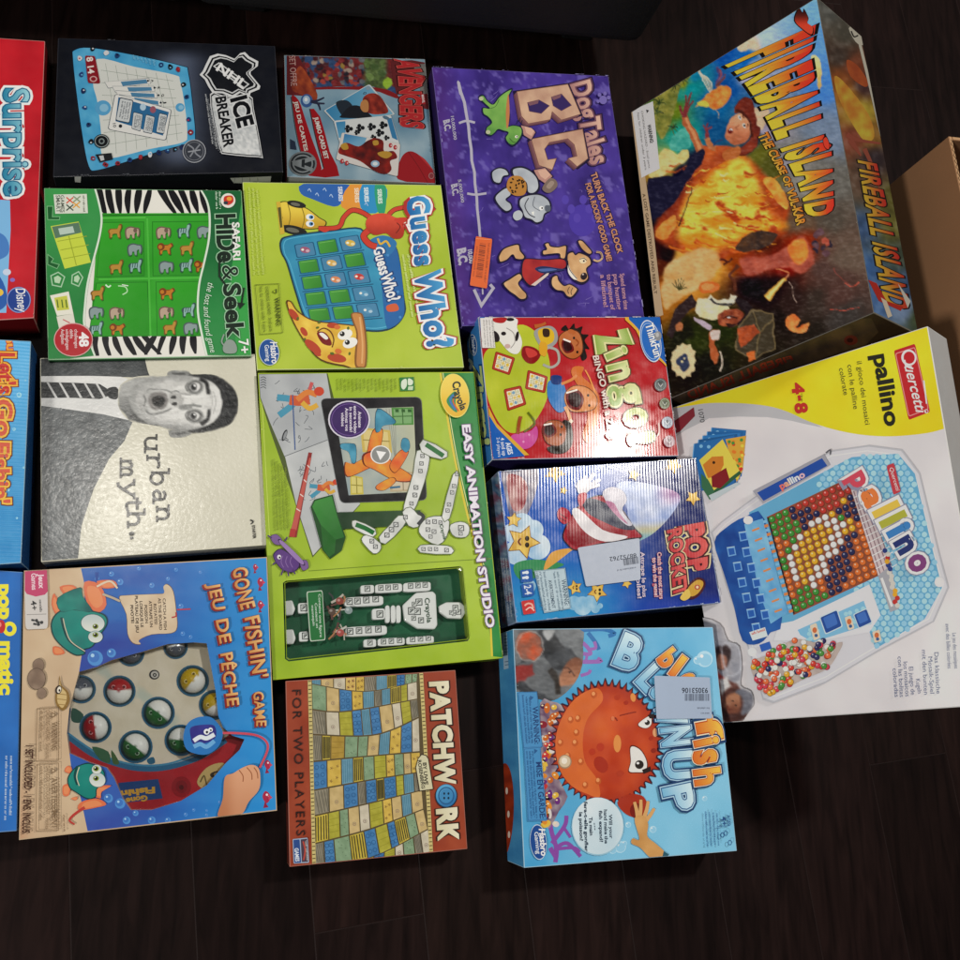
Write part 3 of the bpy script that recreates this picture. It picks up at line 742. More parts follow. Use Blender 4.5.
def box_purple():
    q = [(432, 67), (608, 76), (645, 322), (462, 326)]
    b = GameBox('purple box with a stone age dog cartoon, carved stone lettering and an orange price sticker', q, .045,
                ['241a4a', '1c1440', '1c1440', '2a1e52'], '35268a', M_DULL, edge='6a5ca0', z=(430, 60, 4.3636), lid=.04, gain=.95)
    s = b.top; Z1 = s.z; Z2 = (430, 180, 4.3636); F = full(s, q); s.part('cover_picture')
    def bg(u, v):
        c = mix('30206e', '4e3a9e', nz(u, v, .008)+.25*(nz(u, v*.5, .05)-.5)); c = mix(c, '5a3080', .55*sst(140, 10, u-.12*v))
        w = nz(u*1.0+40*nz(u, v, .01), v, .03, 4); return mix(c, '7c70c0', .6*sst(.68, .84, w))
    s.shade(F, bg, 9)
    L = s.L; rr = random.Random(3)
    for k in range(22):
        x, y = rr.uniform(60, 780), rr.uniform(120, 1080); a = rr.uniform(0, 6.3); l = rr.uniform(14, 50)
        s.sline([(x, y), (x+l*.5*math.cos(a)+6, y+l*.5*math.sin(a)), (x+l*math.cos(a), y+l*math.sin(a)+5)], 2.2, '7f70bc', L+1+k % 3, w1=.6)
    s.L = L+4; s.ell(665, 700, 60, 70, '4a38a4')
    for k in range(6): s.ell(590+k*26, 610+(k % 3)*40, 16, 20, '5442ac', L=s.L+1)
    s.L += 2
    s.part('time_line_arrow'); W = 'b4b0c2'
    P = [(124, 98), (134, 140), (150, 185), (158, 235), (168, 290), (172, 340), (180, 390), (182, 440), (194, 490), (196, 540), (204, 600), (206, 650), (214, 720), (219, 780)]
    s.line(P, 13, W, w1=11)
    s.L += 1; s.blob([(118, 96), (128, 96), (140, 150), (128, 150)], W, n=2)
    s.sline([(126, 276), (160, 266), (196, 274)], 10, W); s.sline([(162, 583), (200, 588), (246, 582)], 10, W)
    s.part('arrow_head'); s.z = Z2; s.line([(192, 478), (224, 548), (276, 472), (262, 456)], 13, W); s.line([(226, 400), (230, 500)], 7, W)
    s.part('date_lettering'); s.z = Z1
    s.text('10,000,000', (90, 242), (104, 350), 13, 'b4b0c2', bold=.02); s.text('B.C.', (58, 264), (66, 312), 26, 'b4b0c2', bold=.05, shear=-.1)
    s.text('5,000,000', (122, 522), (136, 624), 13, 'b4b0c2', bold=.02); s.text('B.C.', (92, 544), (100, 594), 26, 'b4b0c2', bold=.05, shear=-.1)
    s.z = Z2; s.text('B.C.', (118, 302), (128, 374), 36, 'b4b0c2', bold=.06, shear=-.1); s.text('10,000', (164, 302), (172, 366), 18, 'b4b0c2', bold=.05)
    s.part('tagline_lettering')
    O = 'c58a6a'; D = '2a1a44'
    s.z = (0, 0, 1)
    s.text('TURN BACK THE CLOCK', (590, 175), (618, 254), 5.4, O, [(.10, D)], bold=.03, base=[(590.5, 174), (599, 200), (610, 228), (617.5, 254)], top=[(596, 172), (604.5, 198), (615, 226), (622.5, 252.5)])
    s.text("FOR A ROCKIN' GOOD GAME!", (585, 184), (607, 263), 5, O, [(.10, D)], bold=.03, base=[(585, 184), (593, 210), (601, 238), (607, 262)], top=[(590, 182.5), (598, 208.5), (606, 236.5), (612, 261)])
    for k, (x, t) in enumerate(((619.5, 'Spend some time'), (613, 'pup hunting'), (606.5, 'to banquet of'), (600, 'a lifetime!'))):
        s.text(t, (x, 274+k*.4), (x+4.5-k*.3, 274+(36, 36, 36, 34)[k]), 4.4, 'b98aa0', bold=.02)
    s.z = Z1
    s.part('title_lettering')
    s.text('DogTales', (610, 104), (702, 462), 84, lambda x, y: mix('a87a78', 'd8b09c', y), [(.10, '231238'), (.055, '6a4458')], bold=.03, jit=.10, sp=.02, seed=5)
    s.part('stone_lettering')
    def stone(outer, holes):
        s.poly(scal(shift(outer, -4, 5), 1.10), '1c1236')
        for k in range(6): s.poly(shift(outer, -(15-3*k), 15-3*k), mix('5c3844', '8e6266', k/5))
        s.shade(outer, lambda u, v: mix('b48a76', 'd4b094', nz(u, v, .02)), 12); s.outl(outer, 2.5, '7a5448')
        for h in holes: s.poly(h, '35265e'); s.poly([h[0], h[1], (h[1][0]-4, h[1][1]+16), (h[0][0]+10, h[0][1]+14)], '7c5560'); s.outl(h, 2, '6a4650')
    stone([(378, 140), (600, 108), (656, 238), (572, 264), (532, 228), (524, 262), (428, 280), (398, 248)], [[(424, 188), (474, 176), (520, 202), (484, 236), (432, 226)], [(528, 164), (572, 150), (616, 200), (572, 224), (536, 202)]])
    stone([(440, 348), (664, 304), (688, 432), (640, 468), (602, 432), (640, 422), (628, 372), (600, 346), (520, 362), (498, 392), (512, 438), (550, 432), (532, 482), (474, 462)], [])
    s.part('stone_lettering')
    for pts in ([(396, 288), (440, 300), (458, 318), (440, 350), (408, 330)], [(452, 484), (500, 474), (532, 510), (500, 540), (470, 520)]):
        s.poly(scal(pts, 1.15), '2a1a3c'); s.poly(pts, 'b98a80'); s.poly(scal(shift(pts, 5, -5), .7), 'd6ac98')
    s.part('cartoon_dinosaur')
    G = lambda u, v: mix('4f8a3e', '86b85a', nz(u, v, .025)*.6+.4*sst(360, 230, v-.3*u+60))
    dn = smooth([(214, 168), (232, 158), (250, 182), (275, 196), (300, 165), (330, 142), (356, 132), (342, 165), (344, 225), (346, 262), (336, 292), (362, 288), (394, 296), (400, 322), (386, 352), (362, 374), (340, 366), (328, 342), (340, 320), (318, 312), (296, 306), (280, 322), (264, 332), (244, 322), (246, 298), (268, 276), (252, 252), (232, 238), (230, 212), (258, 214), (236, 192)], 5)
    s.poly(scal(dn, 1.045), '17203a'); s.shade(dn, G, 7); s.outl(dn, 4, '17203a')
    s.blob([(340, 150), (346, 225), (340, 292), (332, 296), (330, 220)], 'c07a4c', n=4); s.ell(376, 338, 7, 6, 'e8e6d8'); s.ell(378, 338, 3, 3, '1a1a1a')
    s.sline([(345, 345), (360, 360), (372, 362)], 2, '1d2a1c'); s.sline([(300, 175), (285, 205), (262, 215)], 2, '2f5a2a')
    for x, y in ((378, 280), (388, 270), (396, 282)): s.line([(x, y), (x+5, y-16)], 2.5, '17203a', L=s.L)
    s.L += 1; s.ell(222, 172, 10, 9, 'b8bc9c'); s.ell(252, 318, 10, 9, 'b8bc9c')
    s.part('cartoon_stone_dog'); S = lambda u, v: mix('8f97a4', 'ccd2d8', nz(u, v, .02)*.5+.35)
    for pts in ([(272, 488), (300, 474), (330, 482), (342, 505), (318, 512), (305, 540), (278, 535), (268, 510)],
                [(360, 480), (400, 472), (440, 490), (466, 520), (472, 560), (452, 584), (425, 580), (418, 540), (390, 520), (364, 510)],
                [(336, 560), (300, 580), (282, 606), (300, 640), (330, 664), (354, 652), (350, 630), (330, 612), (352, 590)]):
        o = smooth(pts, 5); s.poly(scal(o, 1.1), '1a1830'); s.shade(o, S, 9); s.outl(o, 5, '1a1830')
    s.blob([(352, 512), (395, 512), (418, 545), (412, 588), (372, 596), (338, 572), (334, 540)], 'b8803a'); L = s.L; rr = random.Random(8)
    for k in range(16): s.ell(345+rr.random()*62, 522+rr.random()*62, 6, 4, '2a1a10', rr.uniform(0, 180), L+1+k % 2, 8)
    s.L = L+3
    hd = smooth([(392, 610), (420, 595), (470, 590), (505, 606), (522, 630), (520, 660), (498, 676), (488, 704), (462, 714), (440, 700), (412, 690), (400, 660), (388, 636)], 5)
    s.poly(scal(hd, 1.07), '1a1830'); s.shade(hd, S, 8); s.outl(hd, 5, '1a1830')
    s.sline([(428, 606), (412, 640), (430, 676), (456, 690)], 4, '2a2c38'); s.sline([(455, 600), (448, 640), (478, 662)], 2.5, '4a4e5a')
    s.ell(484, 650, 10, 9, 'eef0f0'); s.ell(487, 650, 4, 4, '14161c'); s.blob([(500, 640), (522, 640), (522, 662), (502, 664)], '5b6270'); s.poly([(440, 668), (452, 664), (450, 684)], 'eef0ea')
    s.blob([(366, 668), (388, 660), (402, 676), (396, 696), (374, 704), (360, 688)], 'b9c0c8')
    s.blob([(488, 560), (520, 520), (548, 530), (552, 556), (524, 582), (500, 580)], '7c6a62'); s.blob([(505, 556), (525, 532), (540, 540), (520, 566)], '9c8a7e')
    s.part('cartoon_running_dog'); s.z = Z2
    T = 'cfa273'; K = '1c1430'
    for pts in ([(300, 332), (318, 305), (352, 290), (384, 286), (392, 312), (410, 336), (402, 350), (372, 348), (358, 330), (334, 352), (306, 362), (298, 348)],
                [(318, 456), (345, 436), (386, 412), (400, 430), (384, 454), (398, 478), (418, 500), (416, 520), (392, 524), (368, 506), (340, 486)],
                [(498, 284), (515, 278), (524, 292), (556, 296), (590, 290), (592, 316), (586, 346), (566, 344), (560, 326), (520, 328), (492, 330), (490, 312), (506, 306)],
                [(530, 430), (552, 420), (560, 442), (582, 464), (606, 458), (630, 470), (640, 484), (616, 514), (594, 510), (578, 490), (548, 484), (528, 462)],
                [(598, 328), (620, 318), (632, 330), (650, 322), (690, 340), (700, 370), (680, 392), (688, 430), (668, 450), (640, 446), (612, 422), (600, 390), (596, 360)],
                [(642, 272), (660, 268), (682, 290), (704, 318), (690, 328), (660, 306)]):
        o = smooth(pts, 5); s.poly(scal(o, 1.09), K); s.shade(o, lambda u, v: mix('b98a5c', 'e0b887', nz(u, v, .02)+.1), 10); s.outl(o, 5, K)
    s.sline([(722, 318), (742, 322), (748, 345), (730, 358), (710, 352)], 8, 'c9a982'); s.sline([(722, 318), (742, 322), (748, 345)], 3, '6a5040')
    o = smooth([(408, 352), (440, 348), (500, 352), (560, 348), (588, 356), (590, 384), (560, 398), (500, 412), (470, 440), (438, 466), (404, 432), (398, 392)], 4)
    s.poly(scal(o, 1.04), K); s.shade(o, lambda u, v: mix('96222a', 'c23a34', nz(u, v, .02)), 10); s.outl(o, 4, K)
    s.poly([(438, 462), (500, 416), (520, 402), (512, 420), (456, 466)], 'd8c8c0'); s.blob([(455, 392), (490, 380), (560, 390), (590, 394), (545, 404), (490, 412)], '23305e'); s.blob([(470, 394), (520, 390), (550, 396), (490, 404)], '4f6aa8')
    s.blob([(600, 370), (612, 400), (640, 436), (622, 436), (600, 408)], 'e8e4da'); s.sline([(598, 356), (606, 395), (638, 436)], 3, K)
    s.ell(664, 356, 16, 13, 'e8d8b4'); s.sline([(650, 350), (668, 346), (680, 356)], 3, K); s.ell(668, 424, 14, 16, '241a24', 20); s.ell(664, 416, 4, 4, 'c8b8b0'); s.ell(668, 358, 4, 4, K)
    s.sline([(606, 470), (598, 486), (602, 500)], 2, K); s.sline([(620, 474), (612, 492), (616, 506)], 2, K)
    s.part('price_sticker', M_STICK)
    st = [(198, 250), (269, 262), (246, 478), (171, 464)]
    s.poly(rquad(*st, r=.05), 'e2652a'); s.bars([bil(st, .28, .12), bil(st, .28, .82), bil(st, .66, .82), bil(st, .66, .12)], '8c3a1c', 26)
    s.greek(bil(st, .78, .1), bil(st, .78, .9), 9, '8c3a1c', 1); s.greek(bil(st, .1, .2), bil(st, .1, .8), 9, 'a8482a', 2); s.sline([bil(st, .0, .05), bil(st, .9, .02)], 2, 'f0a070')
    s.part('paw_print'); s.z = Z1
    for x, y, r in ((752, 180, 17), (736, 158, 8), (760, 152, 8), (776, 170, 8), (730, 186, 7)): s.ell(x, y, r, r*1.1, '7568b0', L=s.L)
    s.L += 1
    b.wear(46, '8c86b8', 10, 1.3)
    b.done()
# ================================================================= middle rows
def blister(b, P, z, up=.0035, inset=.965):
    f = Surf(b, b.w[0], b.n, M_FILM, z); me = Mesh(); k = len(P); c = (sum(p[0] for p in P)/k, sum(p[1] for p in P)/k)
    R = []
    for sc_, h in ((1., .0004), (.992, up*.6), (.982, up*.92), (inset, up)):
        dx = [(c[0]+(p[0]-c[0])*(1-(1-sc_)*.55), c[1]+(p[1]-c[1])*(1-(1-sc_)*1.6)) for p in P]; R.append([f.m(p, 0)+b.n*h for p in dx])
    V = [p for r in R for p in r]; F = []
    for r in range(3):
        for i in range(k): F.append((r*k+i, r*k+(i+1) % k, (r+1)*k+(i+1) % k, (r+1)*k+i))
    F.append(tuple(range(3*k, 4*k))); me.add(V, F, [(1, 1, 1, 1)]*len(V)); b.parts.append(('clear_window', me, M_FILM))
def box_safari():
    q = [(44, 188), (241.5, 190.5), (251.5, 356), (48, 360)]
    b = GameBox('green box with zebra stripes and a tray of little animals in four square fields', q, .045,
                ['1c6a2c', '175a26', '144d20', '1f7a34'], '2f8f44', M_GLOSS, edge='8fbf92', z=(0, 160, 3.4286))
    s = b.top; F = full(s, q); s.part('zebra_print')
    s.poly(F, 'e6e4dc'); L = s.L; rr = random.Random(5)
    def zebra(q4, n, lean):
        for k in range(n):
            t = (k+.3)/n; w = .42/n; o = lean*(1-2*abs(t-.55))*(1 if t < .55 else -1)
            a = [bil(q4, t-w*rr.uniform(.1, .5), 0), bil(q4, t+w*rr.uniform(.7, 1.2), 0), bil(q4, t+w*rr.uniform(.6, 1.1)-o*.5, .45), bil(q4, t+w*rr.uniform(.2, .7)-o, 1), bil(q4, t-w*.2-o, 1), bil(q4, t-w*rr.uniform(.5, .9)-o*.5, .5)]
            s.blob(a, '17161a', L+1+k % 2, n=4, clip=q4)
    zebra([(322, 98), (712, 102), (722, 182), (345, 184)], 11, .10)
    zebra([(312, 606), (682, 602), (705, 664), (322, 672)], 11, -.12)
    s.L = L+4
    s.part('animal_tray')
    tq = [(338, 183), (722, 182), (690, 602), (308, 606)]
    s.shade(tq, lambda u, v: mix('3aa82e', '2c9424', nz(u, v, .01)), 22)
    for c in (((350, 216), (492, 214), (494, 396), (332, 400)), ((524, 214), (722, 212), (700, 394), (526, 396)), ((332, 424), (504, 420), (512, 602), (306, 604)), ((536, 420), (694, 418), (686, 602), (540, 602))):
        s.poly(scal(c, 1.03), '1f7a1c'); s.grad(list(c), '36a62a', '2a8f22', c[0], c[2], 26)
    s.line([(345, 200), (500, 198)], 5, '58c048'); s.line([(505, 200), (516, 602)], 7, '4cb83e'); s.line([(338, 410), (695, 404)], 7, '4cb83e'); s.line([(345, 190), (720, 188)], 4, '1d6a1a')
    s.sline([(362, 428), (372, 436), (380, 430)], 5, 'd8f0d4'); s.sline([(405, 432), (430, 436), (436, 452), (420, 462)], 4, 'b8e4b2'); s.sline([(418, 428), (440, 432)], 3, 'e8f6e4')  # pale strokes: plastic glare painted onto the tray print
    def animal(x, y, kind):
        c, d = {'g': ('b98a3c', '7a5220'), 'e': ('b9a28e', '6f5c50'), 'z': ('8fb4b0', '34524e'), 'l': ('c07a28', '7a3c18'), 'r': ('8a9c9c', '4c5c5c')}[kind]
        k = 1.0
        body = [(x-22*k, y-2), (x-14*k, y-12), (x+12*k, y-13), (x+24*k, y-20), (x+30*k, y-10), (x+20*k, y), (x+22*k, y+20), (x+14*k, y+20), (x+10*k, y+6), (x-8*k, y+8), (x-10*k, y+21), (x-18*k, y+20), (x-18*k, y+6)]
        if kind in 'gz': body[3:5] = [(x+16, y-26), (x+26, y-28), (x+26, y-16)]
        if kind in 'er': body = [(x-24, y), (x-20, y-14), (x-4, y-20), (x+12, y-16), (x+26, y-14), (x+28, y+6), (x+22, y+18), (x+20, y), (x+10, y+6), (x+10, y+22), (x+2, y+22), (x, y+10), (x-8, y+10), (x-10, y+22), (x-20, y+22)]
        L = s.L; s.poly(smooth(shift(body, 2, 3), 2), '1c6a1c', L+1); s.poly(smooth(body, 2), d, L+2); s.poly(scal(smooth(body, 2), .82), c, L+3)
        if kind == 'l': s.ell(x-12, y-6, 13, 13, d, L=L+4, n=12); s.ell(x-14, y-5, 7, 7, c, L=L+5, n=10)
        if kind == 'z':
            for j in range(4): s.line([(x-14+j*8, y-10), (x-16+j*8, y+4)], 3, d, L+4)
        if kind == 'e': s.ell(x+12, y-6, 7, 8, d, L=L+4, n=10)
        s.L = L
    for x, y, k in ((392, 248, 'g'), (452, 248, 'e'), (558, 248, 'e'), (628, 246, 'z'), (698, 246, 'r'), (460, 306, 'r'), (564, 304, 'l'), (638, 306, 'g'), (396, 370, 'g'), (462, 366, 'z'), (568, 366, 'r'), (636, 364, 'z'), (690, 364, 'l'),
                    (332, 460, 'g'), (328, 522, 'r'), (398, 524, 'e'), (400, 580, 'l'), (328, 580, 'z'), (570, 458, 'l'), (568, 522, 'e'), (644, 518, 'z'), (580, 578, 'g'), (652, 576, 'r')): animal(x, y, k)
    s.L += 8
    s.part('green_border')
    lb = [(152, 96), (322, 97), (334, 140), (345, 200), (338, 262), (318, 340), (298, 420), (288, 500), (286, 570), (310, 640), (322, 672), (164, 690)]
    lbs = [(152, 96)]+smooth(lb[1:11], 4, False)+[(164, 690)]
    s.poly([(p[0]+7, p[1]) if 96 < p[0] and i not in (0, len(lbs)-1) else p for i, p in enumerate(lbs)], 'd9e6d6')
    s.shade(lbs, lambda u, v: mix('3f9c50', '23783a', sst(120, 650, v)*.7+.3*nz(u, v, .01)), 22)
    rb = smooth([(690, 100), (712, 140), (722, 190), (720, 270), (704, 350), (686, 430), (682, 520), (696, 600), (712, 670)], 4, False)+[(862, 672), (828, 104)]
    s.poly([(p[0]-7, p[1]) if i < len(rb)-2 else p for i, p in enumerate(rb)], 'd9e6d6')
    s.shade(rb, lambda u, v: mix('2f8a46', '1c6236', sst(560, 200, v)), 22)
    s.poly([(830, 130), (862, 668), (812, 670), (790, 400)], '3aa04a')
    s.part('sample_pictures')
    s.poly([(174, 228), (270, 212), (312, 352), (222, 374)], 'c9d84a'); s.poly([(178, 230), (270, 215), (280, 250), (190, 270)], '5a7a64'); s.poly([(200, 236), (250, 228), (256, 250), (206, 258)], 'b8ccc0')
    for y in (280, 310, 340): s.line([(194+(y-270)*.33, y), (296+(y-270)*.2, y-18)], 2.5, '9caa30')
    s.line([(236, 262), (262, 362)], 2.5, '9caa30')
    for p, c in ((((175, 398), (200, 386), (222, 402), (210, 436), (180, 430)), '2f9444'), (((248, 396), (270, 384), (284, 404), (270, 434), (246, 424)), '2f8a58')):
        s.outl(p, 4, 'a9d0ac'); s.poly(scal(p, .55), 'b8d8b4')
    for p in ([(162, 160), (182, 160), (180, 196), (206, 196), (204, 206), (164, 206)], [(164, 325), (184, 340), (176, 352), (204, 360), (196, 374), (164, 360)]): s.poly(p, '1c5c2c'); s.outl(p, 2.5, '7cbc84')
    s.poly([(172, 466), (236, 452), (252, 528), (196, 536)], 'e8e6d8'); s.poly([(186, 474), (230, 466), (238, 514), (196, 518)], 'c8cc4e')
    for x in (196, 212, 226): s.line([(x, 480), (x+4, 508)], 4, '4a6a2c', L=s.L+1)
    s.L += 1; s.poly([(194, 538), (252, 528), (262, 580), (206, 592)], 'dfdccf'); s.line([(216, 548), (240, 560)], 4, 'c86a6a')
    s.part('maker_badge')
    s.poly([(184, 120), (298, 118), (302, 184), (190, 186)], 'd8ddd0'); s.text('SMART', (192, 122), (194, 182), 14, '4a5248'); s.text('GAMES', (208, 122), (210, 182), 12, '4a5248')
    for x, y, c in ((240, 140, 'd8482c'), (262, 156, 'e0a030'), (240, 165, '3c4a3c'), (264, 136, '8a9a7a')): s.line([(x-12, y-10), (x+12, y+10)], 4, c); s.line([(x-12, y+10), (x+12, y-10)], 4, c)
    s.greek((284, 124), (286, 180), 7, '6a7264', 3)
    s.ell(252, 618, 67, 58, 'd7a8a6'); s.ell(252, 618, 64, 55, 'b2262e')
    s.text('48', (272, 594), (274, 642), 30, 'f2ecec', bold=.04)
    for x, t in ((256, 'challenges'), (240, 'défis'), (226, 'uitdagingen'), (210, 'Aufgaben')): s.text(t, (x, 582), (x+1, 582+len(t)*6.5), 11, 'e8d2d2', bold=.01)
    s.part('title_lettering')
    o = [(.06, 'a9d8b0')]
    K = '1c2a20'
    s.text('HiDe', (742, 186), (748, 352), 62, K, [(.04, '9ccaa4')], bold=.04); s.text('&', (760, 362), (764, 416), 56, K, [(.035, '9ccaa4')], bold=.0)
    s.text('Seek', (766, 428), (780, 606), 56, K, [(.04, '9ccaa4')], bold=.035); s.line([(752, 346), (752, 400), (774, 432)], 6, K); s.line([(836, 440), (826, 505)], 6, K); s.poly([(812, 490), (840, 494), (822, 514)], K)
    s.text('SAFARI', (796, 216), (800, 348), 24, 'eef2ea', bold=.03)
    s.text('the lost and found game', (716, 420), (716, 664), 21, 'd4e8d6', base=[(714, 420), (698, 500), (702, 580), (722, 664)], top=[(735, 424), (719, 502), (722, 578), (742, 658)], shear=.25, bold=0)
    s.text('7+', (818, 618), (824, 668), 32, 'f0f2ec', bold=.02)
    s.ell(782, 142, 25, 25, 'e6e2da'); s.blob([(770, 128), (796, 126), (800, 146), (782, 158), (768, 148)], 'c8392c', n=4); s.ell(786, 136, 9, 7, 'e8a23c'); s.ell(774, 150, 8, 6, '2c3a44')
    for k in range(2): s.greek((738+k*12, 112), (740+k*12, 172), 8, 'c4dcc6', k)
    s.blob([(778, 620), (800, 622), (812, 645), (806, 664), (772, 664), (764, 645)], '8f9c94'); s.sline([(770, 640), (760, 625), (768, 600)], 5, '8f9c94')
    b.wear(18, 'c4dcc4', 10)
    b.done()
def box_green_guess():
    q = [(242.5, 182), (441, 185), (464, 367.5), (257, 370)]
    b = GameBox('lime green box with a cartoon pizza slice leaning on a blue tray of little doors', q, .04,
                ['7f9422', '76891e', '6d801c', '869c24'], 'a9c12e', M_CARD, edge='d2dc9a', z=(220, 160, 3.5556))
    s = b.top; F = full(s, q); s.part('cover_background')
    s.shade(F, lambda u, v: mix('a4bc30', 'b8cc46', nz(u, v, .006)+.25*sst(600, 100, v)-.1), 26)
    s.part('bag_pictures')
    s.blob([(296, 85), (460, 88), (438, 145), (405, 166), (330, 140), (288, 120)], '2f62ae', n=3); s.blob([(462, 88), (530, 90), (512, 185), (430, 165)], 'e0963c', n=3)
    s.blob([(505, 88), (586, 90), (590, 150), (552, 190), (500, 170)], '2f8ec4', n=3); s.blob([(550, 90), (590, 95), (586, 188), (560, 182)], '2f9c74', n=3)
    for x, y, c in ((420, 95, 'dfe6ee'), (478, 100, 'f2e0c8'), (512, 98, 'e4f0f4'), (560, 104, 'e0f0e4')): s.text('SERIES', (x, y), (x+3, y+52), 14, c, bold=.03)
    for x, y in ((318, 110), (345, 125), (372, 108), (395, 130), (430, 142), (520, 160)): s.sline([(x-6, y), (x, y-7), (x+6, y+4)], 3, 'a8c4e8', L=s.L+1)
    s.L += 1
    s.part('cartoon_car')
    car = smooth([(206, 160), (232, 148), (290, 165), (320, 180), (352, 205), (376, 220), (368, 238), (330, 246), (280, 245), (232, 252), (216, 240), (222, 205), (208, 190)], 4)
    s.poly(scal(car, 1.03), '4a4416'); s.shade(car, lambda u, v: mix('e8cc4c', 'c49a2a', sst(170, 250, v)), 12); s.outl(car, 3, '4a4416'); s.sline([(240, 152), (250, 200), (240, 248)], 3, '8a7420'); s.sline([(290, 168), (300, 205), (292, 244)], 3, '8a7420')
    for x, y, rx, ry in ((272, 158, 34, 12), (262, 250, 48, 16)): s.ell(x, y, rx, ry, '23231f', 12); s.ell(x-4, y, rx*.5, ry*.5, '6a6a5e', 12)
    s.poly([(200, 150), (214, 148), (230, 262), (214, 266)], 'd2b03c'); s.poly([(205, 170), (216, 168), (222, 240), (214, 242)], '5a5422')
    for y in (204, 228): s.ell(320, y, 15, 11, 'eef0ea', 10); s.ell(324, y, 8, 7, '4a8ac0'); s.ell(326, y, 4, 4, '1a1f2a')
    s.part('board_picture')
    br = smooth([(218, 290), (250, 272), (400, 252), (500, 246), (530, 300), (570, 300), (610, 300), (632, 340), (650, 480), (655, 540), (620, 590), (560, 608), (470, 600), (340, 590), (300, 555), (270, 470), (240, 370), (220, 330)], 4)
    s.poly(scal(br, 1.02), '14384e'); s.shade(br, lambda u, v: mix('2b7fa8', '3f9cc0', nz(u, v, .012)), 20); s.outl(br, 4, '14384e'); s.outl(scal(br, .955), 3, '5ab4d4')
    s.blob([(560, 290), (610, 290), (636, 350), (654, 500), (650, 560), (610, 596), (588, 580), (570, 400)], '2766a8', n=4)
    s.blob([(530, 290), (570, 270), (606, 276), (628, 300), (600, 340), (545, 330)], '2f77b0'); L = s.L
    GR, BL_ = '3f9038', '2a5f94'
    pic = {(0, 0): 'a05a78', (0, 2): 'd8b64a', (1, 1): 'd8b060', (2, 1): 'd88a5a', (2, 2): 'c23a34', (3, 2): '5a9ac0', (4, 2): '5a94b8'}
    Q = [(258, 300), (496, 262), (580, 570), (318, 590)]
    for r in range(5):
        for c in range(3):
            qd = [bil(Q, (c+.1)/3, (r+.1)/5.1), bil(Q, (c+.88)/3, (r+.1)/5.1), bil(Q, (c+.88)/3, (r+.84)/5.1), bil(Q, (c+.1)/3, (r+.84)/5.1)]
            s.L = L; s.poly(rquad(*scal(qd, 1.12), r=.1), '1d5a80')
            k = pic.get((r, c)) if (r, c) != (4, 2) else pic[(4, 2)]
            if k: s.poly(rquad(*qd, r=.1), '4a86ac'); s.ell(*bil(qd, .5, .5), 18, 11, k, 10); s.ell(*bil(qd, .36, .45), 5, 4, 'f0ece0'); s.ell(*bil(qd, .62, .6), 7, 5, mix(k, 'ffffff', .5))
            else: s.grad(rquad(*qd, r=.1), '4ca03e', '37842e', qd[0], qd[2], 14); s.line([bil(qd, .1, .12), bil(qd, .9, .12)], 2, '78bc62')
    s.L = L+6
    for r in range(5): s.line([bil(Q, 0, (r+.98)/5.1), bil(Q, 1, (r+.98)/5.1)], 3, '1b4f74', L=s.L+1)
    s.L += 1
    s.text('GuessWho?', (548, 318), (604, 508), 44, 'eef2f4', [(.08, '1d3f78')], bold=.03, sp=.02, base=[(544, 314), (566, 400), (600, 508)], top=[(578, 306), (606, 392), (642, 494)])
    for x, y in ((565, 285), (596, 340), (610, 420), (632, 470), (640, 560), (610, 525)): s.ell(x, y, 5, 5, '4a8cc8', L=s.L)
    s.L += 1; s.blob([(592, 520), (625, 512), (634, 535), (598, 540)], 'd2603a')
    s.sline([(560, 280), (570, 300), (590, 290), (604, 310)], 7, 'e0b63c')
    s.part('cartoon_frog'); fr = 'cb4030'
    for P, w in (([(545, 215), (510, 190), (470, 180), (440, 205), (420, 240), (350, 245)], 14), ([(600, 195), (620, 178), (650, 170), (680, 160), (740, 165), (762, 182)], 13), ([(530, 250), (510, 272), (530, 300), (556, 310)], 20)):
        s.sline(P, w+4, '5c1c18'); s.sline(P, w, fr)
    s.shade(smooth([(520, 215), (545, 195), (590, 192), (620, 205), (650, 215), (655, 250), (645, 278), (615, 280), (590, 262), (550, 268), (522, 248)], 5), lambda u, v: mix('d8503a', 'a8301f', sst(200, 280, v)+.3*nz(u, v, .03)-.15), 8)
    s.blob([(618, 212), (660, 206), (684, 225), (688, 240), (660, 246), (640, 236)], fr); s.ell(664, 232, 13, 11, 'f0ead8'); s.ell(680, 240, 11, 10, 'f0ead8'); s.ell(668, 234, 4, 5, '1a1a1a'); s.ell(684, 242, 4, 5, '1a1a1a')
    s.sline([(625, 262), (640, 240), (628, 225)], 3, '6a1c16'); s.sline([(350, 245), (372, 255), (392, 246)], 7, fr)
    s.part('cartoon_pizza_slice')
    pz = smooth([(238, 512), (252, 506), (276, 540), (330, 572), (400, 582), (470, 590), (492, 600), (490, 735), (440, 732), (360, 712), (310, 660), (262, 580)], 4)
    s.poly(scal(pz, 1.03), '5a3010'); s.shade(pz, lambda u, v: mix('f0d058', 'd8a838', nz(u, v, .03)), 10); s.outl(pz, 4, '5a3010')
    for x, y, rx, ry, a in ((262, 552, 26, 12, 50), (330, 665, 36, 15, 40), (415, 706, 34, 15, 10), (298, 612, 18, 10, 55), (400, 590, 20, 10, 0), (346, 690, 14, 8, 30)): s.ell(x, y, rx, ry, 'b8452a', a)
    s.blob([(466, 548), (492, 544), (510, 560), (522, 650), (520, 730), (505, 742), (482, 738), (478, 700), (484, 620), (470, 575)], '8a5a2c')
    s.blob([(470, 550), (490, 548), (504, 562), (516, 650), (514, 728), (502, 736), (486, 730), (486, 690), (490, 620), (476, 575)], 'c98a4c'); s.sline([(496, 560), (506, 650), (504, 725)], 6, 'e0ac70')
